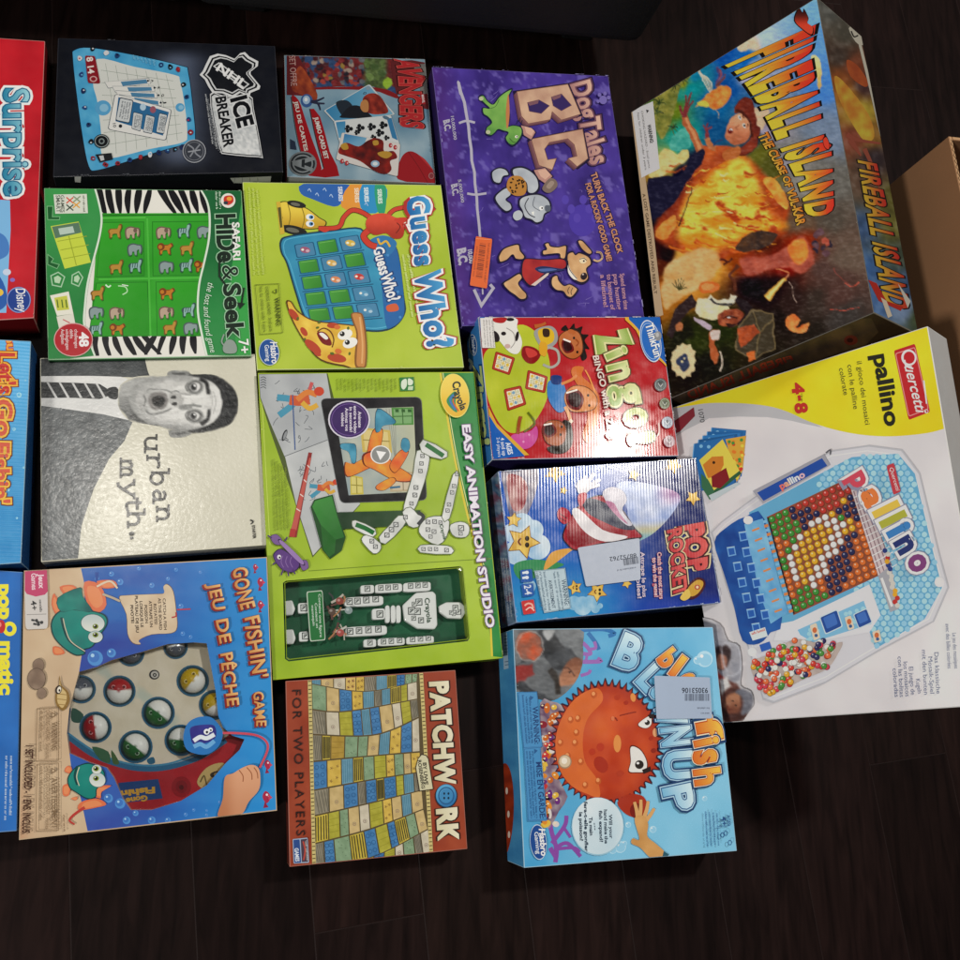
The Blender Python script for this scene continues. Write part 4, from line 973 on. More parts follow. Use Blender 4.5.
    for y in (622, 652): s.ell(444 if y < 640 else 462, y, 27, 18, 'f4f2ea', -20); s.ell((444 if y < 640 else 462)-10, y-2, 9, 9, '1c1a18'); s.ell((444 if y < 640 else 462)-13, y-5, 3, 3, 'f4f2ea')
    s.blob([(344, 618), (362, 612), (380, 622), (396, 650), (390, 662), (362, 652)], '7a1c1c'); s.blob([(352, 620), (366, 617), (384, 634), (374, 640)], 'f0ece4'); s.sline([(346, 612), (368, 600), (392, 612), (404, 640), (398, 668)], 4, '6a3a14')
    s.ell(420, 682, 12, 9, 'd8703a', 20); s.ell(416, 596, 11, 8, 'd8703a')
    for x, y in ((276, 566), (300, 640), (352, 580), (346, 598), (400, 690), (460, 690), (455, 600), (396, 690)): s.ell(x, y, 6, 4, '5a6a24', x, L=s.L)
    s.L += 1
    s.part('warning_panel')
    s.outl([(124, 446), (208, 442), (222, 616), (142, 622)], 1.8, '5f6c1c')
    s.text('WARNING:', (192, 492), (200, 594), 17, '3c4614', bold=.01); s.poly([(200, 460), (200, 478), (184, 470)], '3c4614'); s.poly([(196, 464), (196, 475), (187, 470)], 'a9c12e')
    s.text('CHOKING HAZARD - Small parts', (160, 452), (176, 612), 11, '4c581c', bold=0); s.text('Not for children under 3 years.', (138, 452), (154, 616), 11, '4c581c', bold=0)
    for k in range(3): s.greek((100+k*14, 100+k*4), (118+k*16, 410), 8, 'c2d070', k)
    s.greek((664, 340), (704, 560), 9, 'd8e29a', 9); s.greek((646, 340), (680, 560), 9, 'd8e29a', 8)
    s.part('logo_badge')
    s.ell(174, 686, 36, 47, 'c8d4e2', -8); s.ell(174, 686, 34, 45, '1f4f96', -8)
    s.text('Hasbro', (178, 648), (184, 726), 24, 'f2f4f6', bold=.02, shear=.15); s.text('Gaming', (158, 660), (164, 718), 15, 'e6ebf0', bold=.01)
    s.part('title_lettering')
    bb = [(668, 128), (692, 300), (704, 420), (735, 684)]; tt = [(746, 124), (764, 300), (782, 420), (836, 676)]
    s.text('Guess', (0, 0), (1, 0), 1, lambda x, y: mix('1f66a8', '4aa0d4', y), [(.115, 'b0302a'), (.07, 'f4f4ee')], bold=.045, base=[(662, 136), (684, 260), (694, 382)], top=[(738, 126), (752, 250), (760, 372)], sp=.05)
    s.text('Who?', (0, 0), (1, 0), 1, lambda x, y: mix('1f66a8', '4aa0d4', y), [(.10, 'b0302a'), (.062, 'f4f4ee')], bold=.045, base=[(692, 404), (712, 540), (742, 676)], top=[(778, 390), (796, 524), (828, 664)], sp=.05)
    b.wear(24, 'e4eab8', 15)
    b.done()
def box_cream_man():
    q = [(40, 358), (255, 354), (267.5, 545), (41, 562)]
    b = GameBox('cream box with a black and white photo of a surprised man in a striped tie', q, .038,
                ['a8a590', 'b4b09c', 'c2beac', 'a8a590'], 'd6d2b6', M_FOIL, edge='dedac4', z=(0, 320, 3.3103), lid=.032)
    s = b.top; F = full(s, q); s.part('cover_background')
    s.shade(F, lambda u, v: mix('dad7c6', 'cdcab8', nz(u, v, .006)), 30)
    s.part('suit_picture')
    g = lambda a, b_, sc=.02: (lambda u, v: mix(a, b_, nz(u, v, sc)))
    s.shade([(134, 124), (476, 120), (486, 165), (494, 186), (440, 190), (300, 186), (136, 186)], g('35383a', '54585a'), 12)
    s.sline([(476, 121), (486, 165), (494, 186)], 4, '3a3c3e')
    s.shade([(135, 186), (300, 185), (400, 188), (440, 200), (420, 240), (400, 270), (440, 335), (340, 312), (200, 292), (135, 284)], g('d2d3d2', 'e8e8e6', .01), 14)
    s.shade([(135, 284), (200, 292), (340, 312), (440, 335), (412, 400), (360, 462), (310, 560), (270, 680), (258, 790), (136, 800)], lambda u, v: mix('4e5254', '74787a', nz(u, v, .035)), 9)
    s.sline([(200, 292), (300, 330), (400, 360)], 3, '55585a'); s.sline([(400, 360), (388, 400), (330, 480)], 3, '5a5e60')
    s.part('tie_picture')
    tie = [(136, 205), (250, 208), (330, 212), (362, 232), (366, 250), (330, 262), (250, 258), (136, 258)]
    s.poly(tie, '303234')
    for x in (150, 190, 232, 272, 310): s.poly(clip_convex([(x, 200), (x+7, 200), (x+45, 264), (x+36, 264)], [(136, 206), (366, 212), (366, 258), (136, 258)]), 'c9cac9', L=s.L+1)
    s.L += 1; s.blob([(358, 226), (384, 222), (394, 240), (386, 262), (362, 258), (354, 242)], '2a2c2e')
    s.part('surprised_face')
    P = Painter(4, 2.5, .03)
    neck = [(398, 218), (440, 192), (500, 186), (560, 196), (560, 350), (480, 342), (430, 334), (394, 290), (390, 250)]
    P.shade(neck, lambda u, v: mix('5e5f5e', 'a9aaa8', sst(330, 215, v)+.12*nz(u, v, .04)))
    P.blob([(430, 320), (480, 300), (545, 300), (545, 350), (480, 344)], '4a4b4a')
    for y0, y1 in ((166, 190), (362, 388)):
        P.blob([(552, y0+8), (580, y0), (620, y0+4), (634, y0+14), (610, y1), (565, y1)], '858684'); P.ell(592, (y0+y1)/2, 24, 5, '4e4f4e')
    hair = smooth([(618, 190), (650, 178), (700, 180), (744, 198), (778, 234), (788, 280), (778, 324), (750, 352), (700, 368), (640, 374), (622, 362), (690, 345), (720, 318), (730, 270), (722, 226), (690, 204)], 5)
    P.shade(hair, lambda u, v: mix('141516', '37383a', nz(u*.6, v*2, .06)))
    fc = smooth([(426, 246), (452, 212), (520, 190), (600, 184), (660, 190), (706, 208), (728, 236), (736, 272), (728, 312), (700, 342), (650, 362), (590, 366), (530, 352), (470, 330), (434, 290)], 5)
    def skin(u, v):
        c = mix('a2a3a1', 'dcdcd9', sst(430, 600, u)); c = mix(c, '5c5d5c', .85*sst(318, 366, v-.10*(u-520))); c = mix(c, '767776', .6*sst(225, 188, v))
        c = mix(c, '8a8b89', .5*sst(500, 440, u)); return mix(c, 'ececea', .16*nz(u, v, .05))
    P.shade(fc, skin)
    P.blob([(640, 196), (676, 204), (700, 236), (704, 270), (698, 312), (668, 346), (640, 350), (690, 300), (692, 250)], 'd2d2cf')
    for x, y, rx, ry, k in ((560, 215, 30, 16, 'c9c9c6'), (610, 250, 26, 9, 'a2a2a0'), (612, 290, 26, 9, '8f908e'), (470, 266, 20, 30, 'b4b4b2')): P.ell(x, y, rx, ry, k)
    P.sline([(484, 238), (500, 228), (540, 232), (566, 238)], 5, '8e8f8d'); P.sline([(484, 300), (500, 312), (540, 306), (566, 296)], 6, '6f706f')
    P.blob([(490, 260), (506, 240), (530, 238), (552, 248), (556, 270), (546, 290), (522, 298), (500, 288)], '7f7c7a'); P.blob([(504, 260), (520, 250), (542, 256), (546, 270), (534, 286), (514, 282)], '121212'); P.blob([(508, 262), (520, 254), (530, 260), (518, 268)], '2c2827')
    P.sline([(474, 250), (480, 268), (476, 288)], 6, '7d7e7c')
    P.blob([(562, 246), (584, 240), (606, 254), (608, 270), (590, 290), (566, 282), (558, 264)], 'b3b3b0'); P.ell(574, 256, 9, 6, '262626'); P.ell(577, 279, 9, 6, '262626'); P.sline([(600, 252), (650, 254), (676, 250)], 8, 'e6e6e3'); P.sline([(592, 288), (640, 282), (668, 286)], 8, '868785'); P.sline([(564, 240), (578, 236), (594, 242)], 4, '848583')
    for y in (222, 318):
        P.ell(645, y, 30, 25, '8d8e8c'); P.ell(645, y, 23, 18, '4a4a49'); P.ell(645, y, 18, 14, 'e2e2e0'); P.ell(641, y, 11, 11, '3e3f3f'); P.ell(640, y, 5, 5, '080808'); P.ell(645, y-4, 3, 3, 'ffffff'); P.sline([(622, y-14), (614, y), (622, y+14)], 4, '777876')
    P.sline([(662, 194), (684, 212), (690, 246)], 15, '1d1d1e', w1=9); P.sline([(664, 346), (688, 328), (692, 296)], 15, '1d1d1e', w1=9)
    P.sline([(706, 236), (714, 272), (706, 312)], 3, 'b0b0ad'); P.sline([(698, 240), (704, 272), (698, 306)], 2, 'bcbcb9')
    P.flush(s, smooth([(391, 252), (398, 216), (440, 190), (500, 184), (548, 186), (556, 172), (580, 166), (622, 168), (636, 180), (700, 180), (746, 198), (780, 234), (789, 280), (780, 326), (750, 354), (700, 370), (640, 378), (612, 388), (565, 388), (550, 360), (480, 344), (430, 335), (394, 292)], 3), lambda u, v: mix('dad7c6', 'cdcab8', nz(u, v, .006)), 3.6)
    s.part('title_lettering')
    K = '2b2a26'
    def slab(ch, x, y, h, w):          # typewriter letters drawn stroke by stroke; x = baseline, y runs down the photo
        T_ = 9.0
        P = lambda a, c: (x+c*h, y+a*w)
        ln = lambda *pp: s.line([P(*p) for p in pp], T_, K)
        cv = lambda *pp: s.line(smooth([P(*p) for p in pp], 5, False), T_, K)
        sf = lambda a, c: s.line([P(a-.2, c), P(a+.2, c)], T_*.8, K)
        if ch == 'u': cv((.15, 1), (.15, .3), (.35, .02), (.65, .08), (.8, .35)); ln((.82, 1), (.82, 0)); sf(.08, 1); sf(.75, 1); sf(.92, 0)
        if ch in 'rn': ln((.2, 0), (.2, 1)); sf(.2, 0); sf(.1, 1)
        if ch == 'r': cv((.2, .62), (.4, .95), (.7, 1), (.85, .85))
        if ch == 'n': cv((.2, .65), (.45, .98), (.7, .9), (.82, .6)); ln((.82, .62), (.82, 0)); sf(.82, 0)
        if ch == 'b': ln((.15, 0), (.15, 1.55)); sf(.05, 1.55); cv((.17, .7), (.4, 1), (.7, .95), (.88, .5), (.7, .05), (.4, 0), (.17, .3))
        if ch == 'a': cv((.2, .85), (.45, 1.02), (.7, .9), (.74, .5)); ln((.75, .6), (.75, 0)); sf(.85, 0); cv((.74, .55), (.4, .58), (.18, .3), (.35, 0), (.6, .06), (.75, .3))
        if ch == 'm':
            ln((.1, 0), (.1, 1)); sf(.1, 0); cv((.1, .7), (.28, 1), (.45, .9), (.48, .6)); ln((.48, .62), (.48, 0)); sf(.48, 0); cv((.48, .7), (.66, 1), (.84, .9), (.87, .6)); ln((.87, .62), (.87, 0)); sf(.87, 0)
        if ch == 'y': ln((.12, 1), (.5, .02)); ln((.88, 1), (.45, -.15), (.3, -.45), (.1, -.5)); sf(.1, 1); sf(.88, 1)
        if ch == 't': cv((.4, 1.4), (.4, .3), (.55, .02), (.85, .12)); ln((.1, 1), (.8, 1))
        if ch == 'h': ln((.2, 0), (.2, 1.5)); sf(.2, 0); sf(.1, 1.5); cv((.2, .65), (.45, .98), (.7, .9), (.82, .6)); ln((.82, .62), (.82, 0)); sf(.82, 0)
    for ch, y, x in (('u', 384, 480), ('r', 446, 488), ('b', 498, 500), ('a', 556, 508), ('n', 616, 520)): slab(ch, x, y, 38, 52)
    for ch, y, x in (('m', 462, 400), ('y', 532, 408), ('t', 582, 418), ('h', 630, 424)): slab(ch, x, y, 36, 58)
    s.ell(436, 708, 9, 7, K); s.ell(436, 722, 6, 5, K)
    s.part('maker_mark')
    s.text('STARTER', (834, 680), (838, 724), 9, K, bold=.03); s.sline([(828, 662), (838, 668), (830, 676)], 4, K)
    b.wear(26, 'eceadc', 13)
    b.done()
def box_lime_animation():
    q = [(258, 373), (474, 372), (503, 658), (273, 680)]
    z1, z2 = (255, 365, 4), (260, 550, 3.84)
    cut0 = [(88, 126), (100, 118), (770, 62), (778, 70), (804, 340), (798, 350), (110, 428), (96, 418)]
    b = GameBox('tall lime and dark green box with tablet picture and white jointed figure in window', q, .045,
                ['6d801c', '1d5a2a', '6d801c', '7c9220'], 'a4bc2c', M_GLOSS, edge='c8d68a', z=z2, cut=cut0, depth=.020, floorc='175034')
    s = b.top; s.z = z1; F = zq(q, z1)
    W = [((260+u/3.84-255)*4, (550+v/3.84-365)*4) for u, v in cut0]
    s.part('cover_background')
    bgf = lambda u, v: mix('92b026', 'acc63e', nz(u, v, .005)+.2*sst(300, 0, v))
    Wt = W[1:3]; Wb = W[5:7]
    # frame of print round the window: keyhole outline
    for key in ([F[0], F[1], W[3], W[2], W[1]], [F[1], F[2], W[5], W[4], W[3]], [F[2], F[3], W[7], W[6], W[5]], [F[3], F[0], W[1], W[0], W[7]]): s.shade(key, bgf, 24)
    dg = smooth([(742, 30), (746, 60), (768, 200), (800, 380), (850, 600), (905, 800)], 4, False)
    s.shade(dg+[(930, 1010), (950, 1165), (990, 1170), (968, 900), (876, 28)], lambda u, v: mix('1f7a34', '2c8c40', nz(u, v, .01)), 26)
    s.line(dg, 9, 'd8c43a'); s.line([(905, 800), (940, 1000), (948, 1165)], 8, 'd8c43a'); s.line(shift(dg, 10, 0), 3, 'e8e6a0')
    s.line([(214, 824), (560, 798), (950, 774)], 3, '6c8418'); s.line([(60, 720), (30, 180), (14, 40)], 3, 'c6d860')
    s.part('drawing_sheets')
    s.poly([(14, 36), (290, 32), (420, 560), (230, 770), (150, 520), (60, 260), (20, 130)], '4e5a2a')
    s.shade([(16, 38), (286, 34), (330, 290), (118, 365), (60, 230), (22, 130)], lambda u, v: mix('a2a6aa', 'bcc0c2', nz(u, v, .012)), 22)
    s.shade([(120, 366), (290, 300), (420, 556), (232, 762), (165, 560)], lambda u, v: mix('b0b4b6', 'cacdce', nz(u, v, .012)), 22)
    s.line([(118, 366), (290, 300)], 3, '6c7074'); rr = random.Random(9); L = s.L
    for k in range(26):
        x, y = rr.uniform(60, 250), rr.uniform(60, 300); x = x+(y-60)*.1; s.L = L
        s.sline([(x, y), (x+rr.uniform(-18, 18), y+rr.uniform(4, 20)), (x+rr.uniform(-20, 20), y+rr.uniform(10, 36))], 2.2, '5a5f66', L+1+k % 4)
    for k in range(18):
        x, y = rr.uniform(180, 300), rr.uniform(380, 520)
        s.sline([(x, y), (x+rr.uniform(-18, 18), y+rr.uniform(4, 20)), (x+rr.uniform(-20, 20), y+rr.uniform(10, 30))], 2.2, '5a5f66', L+1+k % 4)
    s.L = L+5
    for k in range(5): s.sline([(22, 52+k*10), (34, 48+k*10), (44, 54+k*10)], 2.4, '3a3e42', L=s.L)
    s.L += 1
    def runner(P, S, far):
        p = lambda x, y: (P[0]+x*S, P[1]+y*S)
        s.sline([p(-70, -10), p(-30, -6), p(0, 0)], 26*S, '4a94b0'); s.sline([p(-62, 62), p(-20, 30), p(0, 10)], 26*S, '4a94b0')
        s.sline([p(-20, 0), p(20, 4), p(60, -2)], 40*S, 'c85a34'); s.sline([p(10, 0), p(50, -30), p(90, -20)], 22*S, 'd8803c'); s.sline([p(30, 10), p(60, 34), p(92, 20)], 20*S, 'd8a83c'); s.ell(*p(98, -34), 20*S, 18*S, 'c8452c')
        if far: s.sline([p(60, -40), p(70, -70)], 14*S, 'c85a5a')
    runner((158, 140), 1.0, True); runner((262, 490), .62, False)
    s.sline([(150, 120), (160, 340)], 4, '3a5a94'); s.ell(118, 282, 8, 24, '2a2c30', 20); s.ell(120, 282, 5, 18, '8e9296', 20)
    s.part('crayon_picture')
    s.poly([(214, 350), (228, 352), (166, 690), (138, 688)], '8c2a28'); s.poly([(217, 372), (225, 373), (165, 664), (143, 662)], 'c05a50')
    for t in (.1, .3, .5, .7): s.line([bil([(217, 372), (225, 373), (165, 664), (143, 662)], .0, t), bil([(217, 372), (225, 373), (165, 664), (143, 662)], 1, t+.03)], 4, 'e6d8d0', L=s.L)
    s.L += 1; s.poly([(142, 655), (164, 658), (158, 690), (136, 686)], 'b03430')
    s.part('tablet_picture')
    tb = rquad((262, 136), (664, 130), (686, 540), (342, 552), .06)
    s.poly(scal(tb, 1.008), '6c7072'); s.poly(tb, '1c1b1e')
    sc = [(318, 180), (634, 168), (648, 508), (374, 522)]
    s.shade(sc, lambda u, v: mix(mix('b8bcae', '8fa0a4', nz(u, v, .014)), 'c8c49c', sst(480, 620, u)*.6), 14); L = s.L
    for k in range(4): s.line([(560-k*12, 176), (566+k*6, 512)], 2.5, '8c9084', L+1)
    for qd, c in (([(545, 172), (632, 170), (634, 240), (550, 242)], '4c8a3c'), ([(420, 250), (540, 262), (548, 352), (430, 350)], 'c8b05a'), ([(380, 440), (430, 450), (434, 518), (382, 520)], 'c8b84a'), ([(540, 420), (640, 430), (646, 505), (540, 508)], 'b8a888')):
        s.L = L+1; s.poly(qd, c); s.poly(scal(qd, .82), mix(c, 'ffffff', .25)); s.line([bil(qd, .5, .05), bil(qd, .5, .95)], 4, mix(c, '000000', .25)); s.line([bil(qd, .05, .5), bil(qd, .95, .5)], 4, mix(c, '000000', .25))
    for x in (560, 585, 610): s.poly([(x, 178), (x+14, 178), (x+15, 190), (x+1, 190)], '2a5a24', L=s.L+1)
    s.L += 2
    fire = lambda u, v: mix('d8582c', 'e0a83a', nz(u, v, .02))
    for pts in ([(470, 268), (508, 262), (500, 330), (474, 372), (448, 366)], [(362, 392), (392, 396), (448, 372), (480, 396), (440, 420), (370, 446)], [(440, 360), (500, 350), (560, 400), (620, 440), (628, 462), (560, 462), (480, 420), (440, 400)], [(540, 400), (580, 345), (612, 350), (580, 410), (556, 430)], [(490, 480), (545, 452), (560, 468), (520, 500), (488, 498)]):
        o = smooth(pts, 4); s.poly(scal(o, 1.08), '6a2414'); s.shade(o, fire, 8)
    for pts in ([(490, 178), (552, 216), (556, 236), (512, 244), (500, 265), (482, 262)], [(344, 318), (382, 316), (402, 326), (402, 386), (386, 390), (374, 350), (346, 336)], [(584, 330), (590, 296), (612, 300), (618, 330), (604, 350)]):
        o = smooth(pts, 4); s.poly(scal(o, 1.06), '173a50'); s.shade(o, lambda u, v: mix('2f7896', '58a4c0', nz(u, v, .03)), 8)
    s.line([(540, 492), (580, 488)], 8, '3a6a8a')
    s.ell(502, 360, 41, 37, 'e8e8e4'); s.ell(502, 360, 36, 33, '8a8c8a'); s.poly([(484, 344), (524, 350), (500, 382)], 'f2f2ee')
    s.part('burst_badge')
    s.ell(376, 220, 84, 76, 'd8d4e0'); s.ell(376, 220, 78, 71, '3d2560'); s.outl(ellp(376, 220, 70, 63), 2, '7a5aa0')
    for x, t in ((412, 'Animate'), (394, 'entire video'), (377, 'in seconds!'), (360, 'Animez vos'), (344, 'vidéos')): s.text(t, (x, 220-len(t)*4.6), (x+1, 220+len(t)*4.6), 12, 'e4dcea', bold=.02)
    s.part('recycling_badge')
    s.poly([(576, 52), (634, 50), (638, 104), (580, 106)], '2d7a3a'); s.blob([(586, 66), (604, 58), (606, 84), (594, 100), (584, 90)], 'd8e4d0'); s.blob([(612, 56), (630, 64), (628, 80), (612, 82)], 'd8e4d0'); s.poly([(612, 88), (632, 86), (630, 102), (610, 102)], 'c4d8b8')
    for k in range(16): s.greek((556-k*15.4, 56+(k % 2)*2), (558-k*15.4, 100+(k*7) % 14), 6, '66781e', k)
    for k in range(5): s.greek((66+k*13, 380+k*8), (76+k*14, 660), 8, '74881c', 20+k)
    s.part('stand_picture')
    s.grad([(290, 592), (660, 582), (664, 640), (330, 660)], '203a24', '31502e', (300, 600), (640, 640), 20)
    s.poly([(222, 570), (236, 540), (310, 520), (330, 600), (362, 690), (345, 745), (300, 778), (268, 740)], '1d4a20')
    s.grad([(228, 568), (240, 545), (306, 526), (326, 600), (356, 690), (322, 700), (262, 640)], '3f8c3c', '2c6a2e', (240, 550), (340, 700), 14)
    s.poly([(262, 640), (322, 700), (318, 752), (296, 770), (272, 738)], '276428')
    s.part('posed_figure_picture'); Wh = 'dcdedb'
    for pts in ([(646, 345), (694, 352), (690, 420), (660, 520), (630, 590), (590, 596), (606, 520), (632, 430)], [(572, 604), (606, 612), (590, 650), (520, 718), (494, 690), (540, 640)], [(424, 698), (448, 680), (502, 716), (496, 748), (472, 756), (440, 725)],
                [(670, 300), (768, 350), (744, 380), (664, 350)], [(400, 622), (480, 658), (470, 690), (400, 660), (386, 636)], [(660, 640), (690, 612), (740, 606), (776, 628), (764, 690), (730, 722), (680, 700), (654, 670)], [(745, 610), (790, 440), (814, 440), (800, 520), (776, 616)], [(660, 722), (740, 722), (784, 730), (784, 758), (660, 752)],
                [(780, 640), (820, 628), (850, 640), (856, 665), (842, 690), (800, 690), (780, 668)], [(588, 590), (620, 570), (650, 600), (668, 610), (650, 650), (612, 645)]):
        o = smooth(pts, 2); s.shade(o, lambda u, v: mix('c4c7c4', 'e8eae8', nz(u, v, .02)), 14); s.outl(o, 3, '5a664c')
    s.sline([(682, 320), (720, 345), (752, 366)], 18, '1f6a30'); s.sline([(402, 640), (440, 655), (474, 674)], 18, '1f6a30'); s.sline([(650, 590), (672, 610), (650, 640)], 14, '34383a'); L = s.L
    sq = [(668, 366, 8), (664, 396, 8), (660, 426, 8), (642, 492, 9), (638, 522, 9), (624, 556, 8), (600, 610, 9), (562, 640, 10), (544, 660, 10), (526, 682, 10), (466, 706, 9), (480, 728, 9), (690, 630, 9), (716, 628, 9), (740, 632, 8), (690, 660, 9), (714, 668, 9), (672, 738, 8), (698, 738, 8), (722, 738, 8), (764, 742, 9), (805, 440, 7), (794, 486, 8), (786, 512, 8), (774, 560, 8), (768, 584, 8), (822, 654, 12), (820, 676, 8), (700, 688, 8)]
    for x, y, r in sq: s.L = L; s.poly([(x-r, y-r), (x+r, y-r*.9), (x+r*1.05, y+r), (x-r*.95, y+r*.95)], '3c4042'); s.poly([(x-r*.7, y-r*.7), (x+r*.7, y-r*.63), (x+r*.73, y+r*.7), (x-r*.66, y+r*.66)], 'd4d6d4'); s.line([(x-r*.5, y+r*.4), (x+r*.5, y-r*.4)], r*.3, '5a5e60')
    s.text('Crayola', (736, 640), (752, 700), 13, '2c5a34', bold=.02, shear=.2)
    s.part('cartoon_crayon_bug')
    for pts, c in (([(62, 690), (84, 680), (106, 700), (100, 720), (76, 716)], '7a5a94'), ([(180, 790), (205, 784), (212, 812), (190, 822)], '7a5a94'), ([(76, 760), (104, 740), (150, 770), (176, 800), (150, 828), (112, 820), (84, 790)], '5c3a80'), ([(100, 716), (112, 708), (190, 784), (180, 796)], '9a7cb4')):
        o = smooth(pts, 4); s.poly(scal(o, 1.08), '2a1a3c'); s.poly(o, c)
    for a, e in (((84, 790), (70, 800)), ((112, 820), (104, 842)), ((130, 826), (134, 846)), ((150, 820), (160, 838)), ((120, 706), (128, 690)), ((66, 694), (50, 684))): s.line([a, e], 6, '4a2c6a')
    for x in (110, 128, 146): s.sline([(x, 754+x*.1), (x-6, 790), (x+4, 812)], 3, '8a68a8')
    s.ell(96, 770, 8, 9, 'e8e4ea'); s.ell(98, 772, 4, 4, '1c1424')
    s.part('logo_badge')
    ov = ellp(797, 126, 55, 84, -8, 36); s.poly(scal(ov, 1.05), 'e8d868'); s.shade(ov, lambda u, v: mix('e4b428', 'efd25a', sst(210, 60, v)), 14)
    s.blob([(800, 110), (775, 126), (764, 150), (784, 180), (806, 192), (800, 160)], '2a8a54'); s.sline([(792, 122), (778, 145), (798, 182)], 7, '3a6ac0'); s.sline([(800, 128), (790, 150), (812, 188)], 5, 'd8482c')
    s.text('Crayola', (784, 70), (814, 190), 28, '1d2a1c', bold=.035, base=[(786, 72), (796, 126), (822, 186)], top=[(816, 66), (826, 122), (846, 176)])
    s.part('title_lettering')
    s.text('EASY ANIMATION STUDIO', (828, 240), (912, 1052), 29, 'e8e4ee', [(.055, '6a4a78')], bold=.035, base=[(826, 240), (862, 590), (894, 860), (924, 1054)], top=[(856, 238), (894, 590), (926, 858), (956, 1050)])
    # window with the jointed figure lying in its tray
    d = .013
    f = Surf(b, b.w[0]-b.n*.0195, b.n, M_PLAST, z2); f.part('window_tray')
    f.shade([(98, 120), (768, 64), (800, 345), (104, 424)], lambda u, v: mix('164a30', '216040', nz(u, v, .006)), 30)
    f.part('tray_card'); 
    fig = Surf(b, b.w[0]-b.n*.010, b.n, M_PLAST, z2)
    fp = []
    def solid(pts, name='figure_limb', c='e0e2e0', th=.008):
        me = Mesh(); bm = bmesh.new(); top = [bm.verts.new(fig.m(p, 0)) for p in pts]; bot = [bm.verts.new(fig.m(p, 0)-b.n*th) for p in pts]; k = len(pts)
        bm.faces.new(top); bm.faces.new(list(reversed(bot)))
        for i in range(k): bm.faces.new((top[i], bot[i], bot[(i+1) % k], top[(i+1) % k]))
        bmesh.ops.recalc_face_normals(bm, faces=bm.faces)
        bmesh.ops.bevel(bm, geom=[e for e in bm.edges if e.calc_face_angle(0) > .6 or True], offset=.0016, segments=2, affect='EDGES', profile=.5, clamp_overlap=True)
        for fc in bm.faces: me.add([v.co.copy() for v in fc.verts], [tuple(range(len(fc.verts)))], [col(c)]*len(fc.verts))
        bm.free(); b.parts.append((name, me, M_PLAST, 'window_tray'))
    R4 = lambda x0, y0, x1, y1, sl=-.05, r=.18: rquad((x0, y0), (x1, y0+(x1-x0)*sl), (x1+1, y1+(x1-x0)*sl), (x0+1, y1), r, 2)
    for a in ((386, 136, 438, 168), (442, 132, 546, 166), (550, 126, 656, 162), (324, 182, 474, 220), (146, 204, 186, 244), (430, 226, 480, 268), (326, 296, 488, 334), (150, 314, 186, 352), (398, 344, 446, 374), (452, 340, 556, 370), (562, 334, 668, 364)): solid(R4(*a))
    for x in (480, 502, 522): solid(R4(x, 212, x+19, 280, 0, .3), 'figure_waist')
    solid([(548, 212), (590, 172), (600, 164), (664, 158), (676, 170), (682, 288), (672, 304), (606, 302), (556, 270)], 'figure_chest')
    solid([(688, 214), (716, 200), (770, 200), (786, 214), (790, 240), (776, 264), (722, 262), (690, 238)], 'figure_head')
    solid([(92, 196), (124, 192), (136, 226), (126, 250), (98, 252)], 'figure_foot'); solid([(96, 306), (128, 304), (138, 340), (128, 362), (100, 362)], 'figure_foot')
    m = Surf(b, b.w[0]-b.n*.0098, b.n, M_CARD, z2); m.host = 'window_tray'; m.part('figure_marker_print')
    def mk(x, y, r):
        L = m.L; m.poly([(x-r, y-r), (x+r, y-r*1.05), (x+r*1.05, y+r), (x-r*.95, y+r*1.05)], '3a3e3c'); m.poly([(x-r*.75, y-r*.75), (x+r*.75, y-r*.8), (x+r*.78, y+r*.75), (x-r*.7, y+r*.8)], 'd4d8d4'); m.line([(x-r*.5, y+r*.45), (x+r*.55, y-r*.5)], r*.35, '4a4e4c'); m.line([(x-r*.5, y-r*.2), (x+r*.1, y-r*.5)], r*.25, '4a4e4c'); m.L = L
    for x, y, r in ((412, 149, 11), (464, 146, 10), (492, 144, 10), (520, 142, 10), (578, 138, 10), (606, 136, 10), (634, 134, 10), (344, 198, 12), (374, 196, 12), (408, 192, 12), (444, 188, 12), (168, 222, 13), (460, 246, 13), (346, 313, 12), (380, 310, 12), (416, 307, 12), (454, 304, 12), (174, 330, 13), (422, 356, 10), (474, 352, 10), (504, 350, 10), (536, 347, 10), (586, 343, 10), (616, 341, 10), (646, 338, 10), (582, 234, 14), (610, 200, 13), (604, 236, 13), (592, 208, 9), (590, 262, 9), (618, 270, 11), (750, 222, 11), (734, 240, 8), (762, 238, 10), (744, 246, 7)): mk(x, y, r)
    m.L += 6; m.text('Crayola', (632, 184), (642, 280), 18, '34503c', bold=.02)
    p2 = Surf(b, b.w[0]-b.n*.006, b.n, M_CARD, z2); p2.host = 'window_tray'; p2.part('insert_card')
    p2.poly(rquad((178, 160), (240, 154), (252, 346), (192, 352), .08), 'c8d4c4'); p2.poly(rquad((182, 163), (238, 158), (249, 343), (195, 348), .08), '1f7236')
    for x, t in ((224, 'Contains one figure'), (210, 'Contient un'), (197, 'mannequin')): p2.text(t, (x, 252-len(t)*4.4), (x+6, 252+len(t)*4.4), 9, 'd8e6d8')
    rr = random.Random(2); L = p2.L
    for k in range(16):
        x, y = rr.uniform(258, 320), rr.uniform(175, 330); a = rr.uniform(0, 3.1); l = rr.uniform(14, 34)
        p2.sline([(x-l*math.cos(a), y-l*math.sin(a)), (x+5, y), (x+l*math.cos(a), y+l*math.sin(a))], rr.uniform(4, 9), rr.choice(['8a6a50', 'b8b0a4', '5a3a34', 'c8c4bc', '3a3a3c', 'a8744c']), L+1+k)
    p2.L = L+18
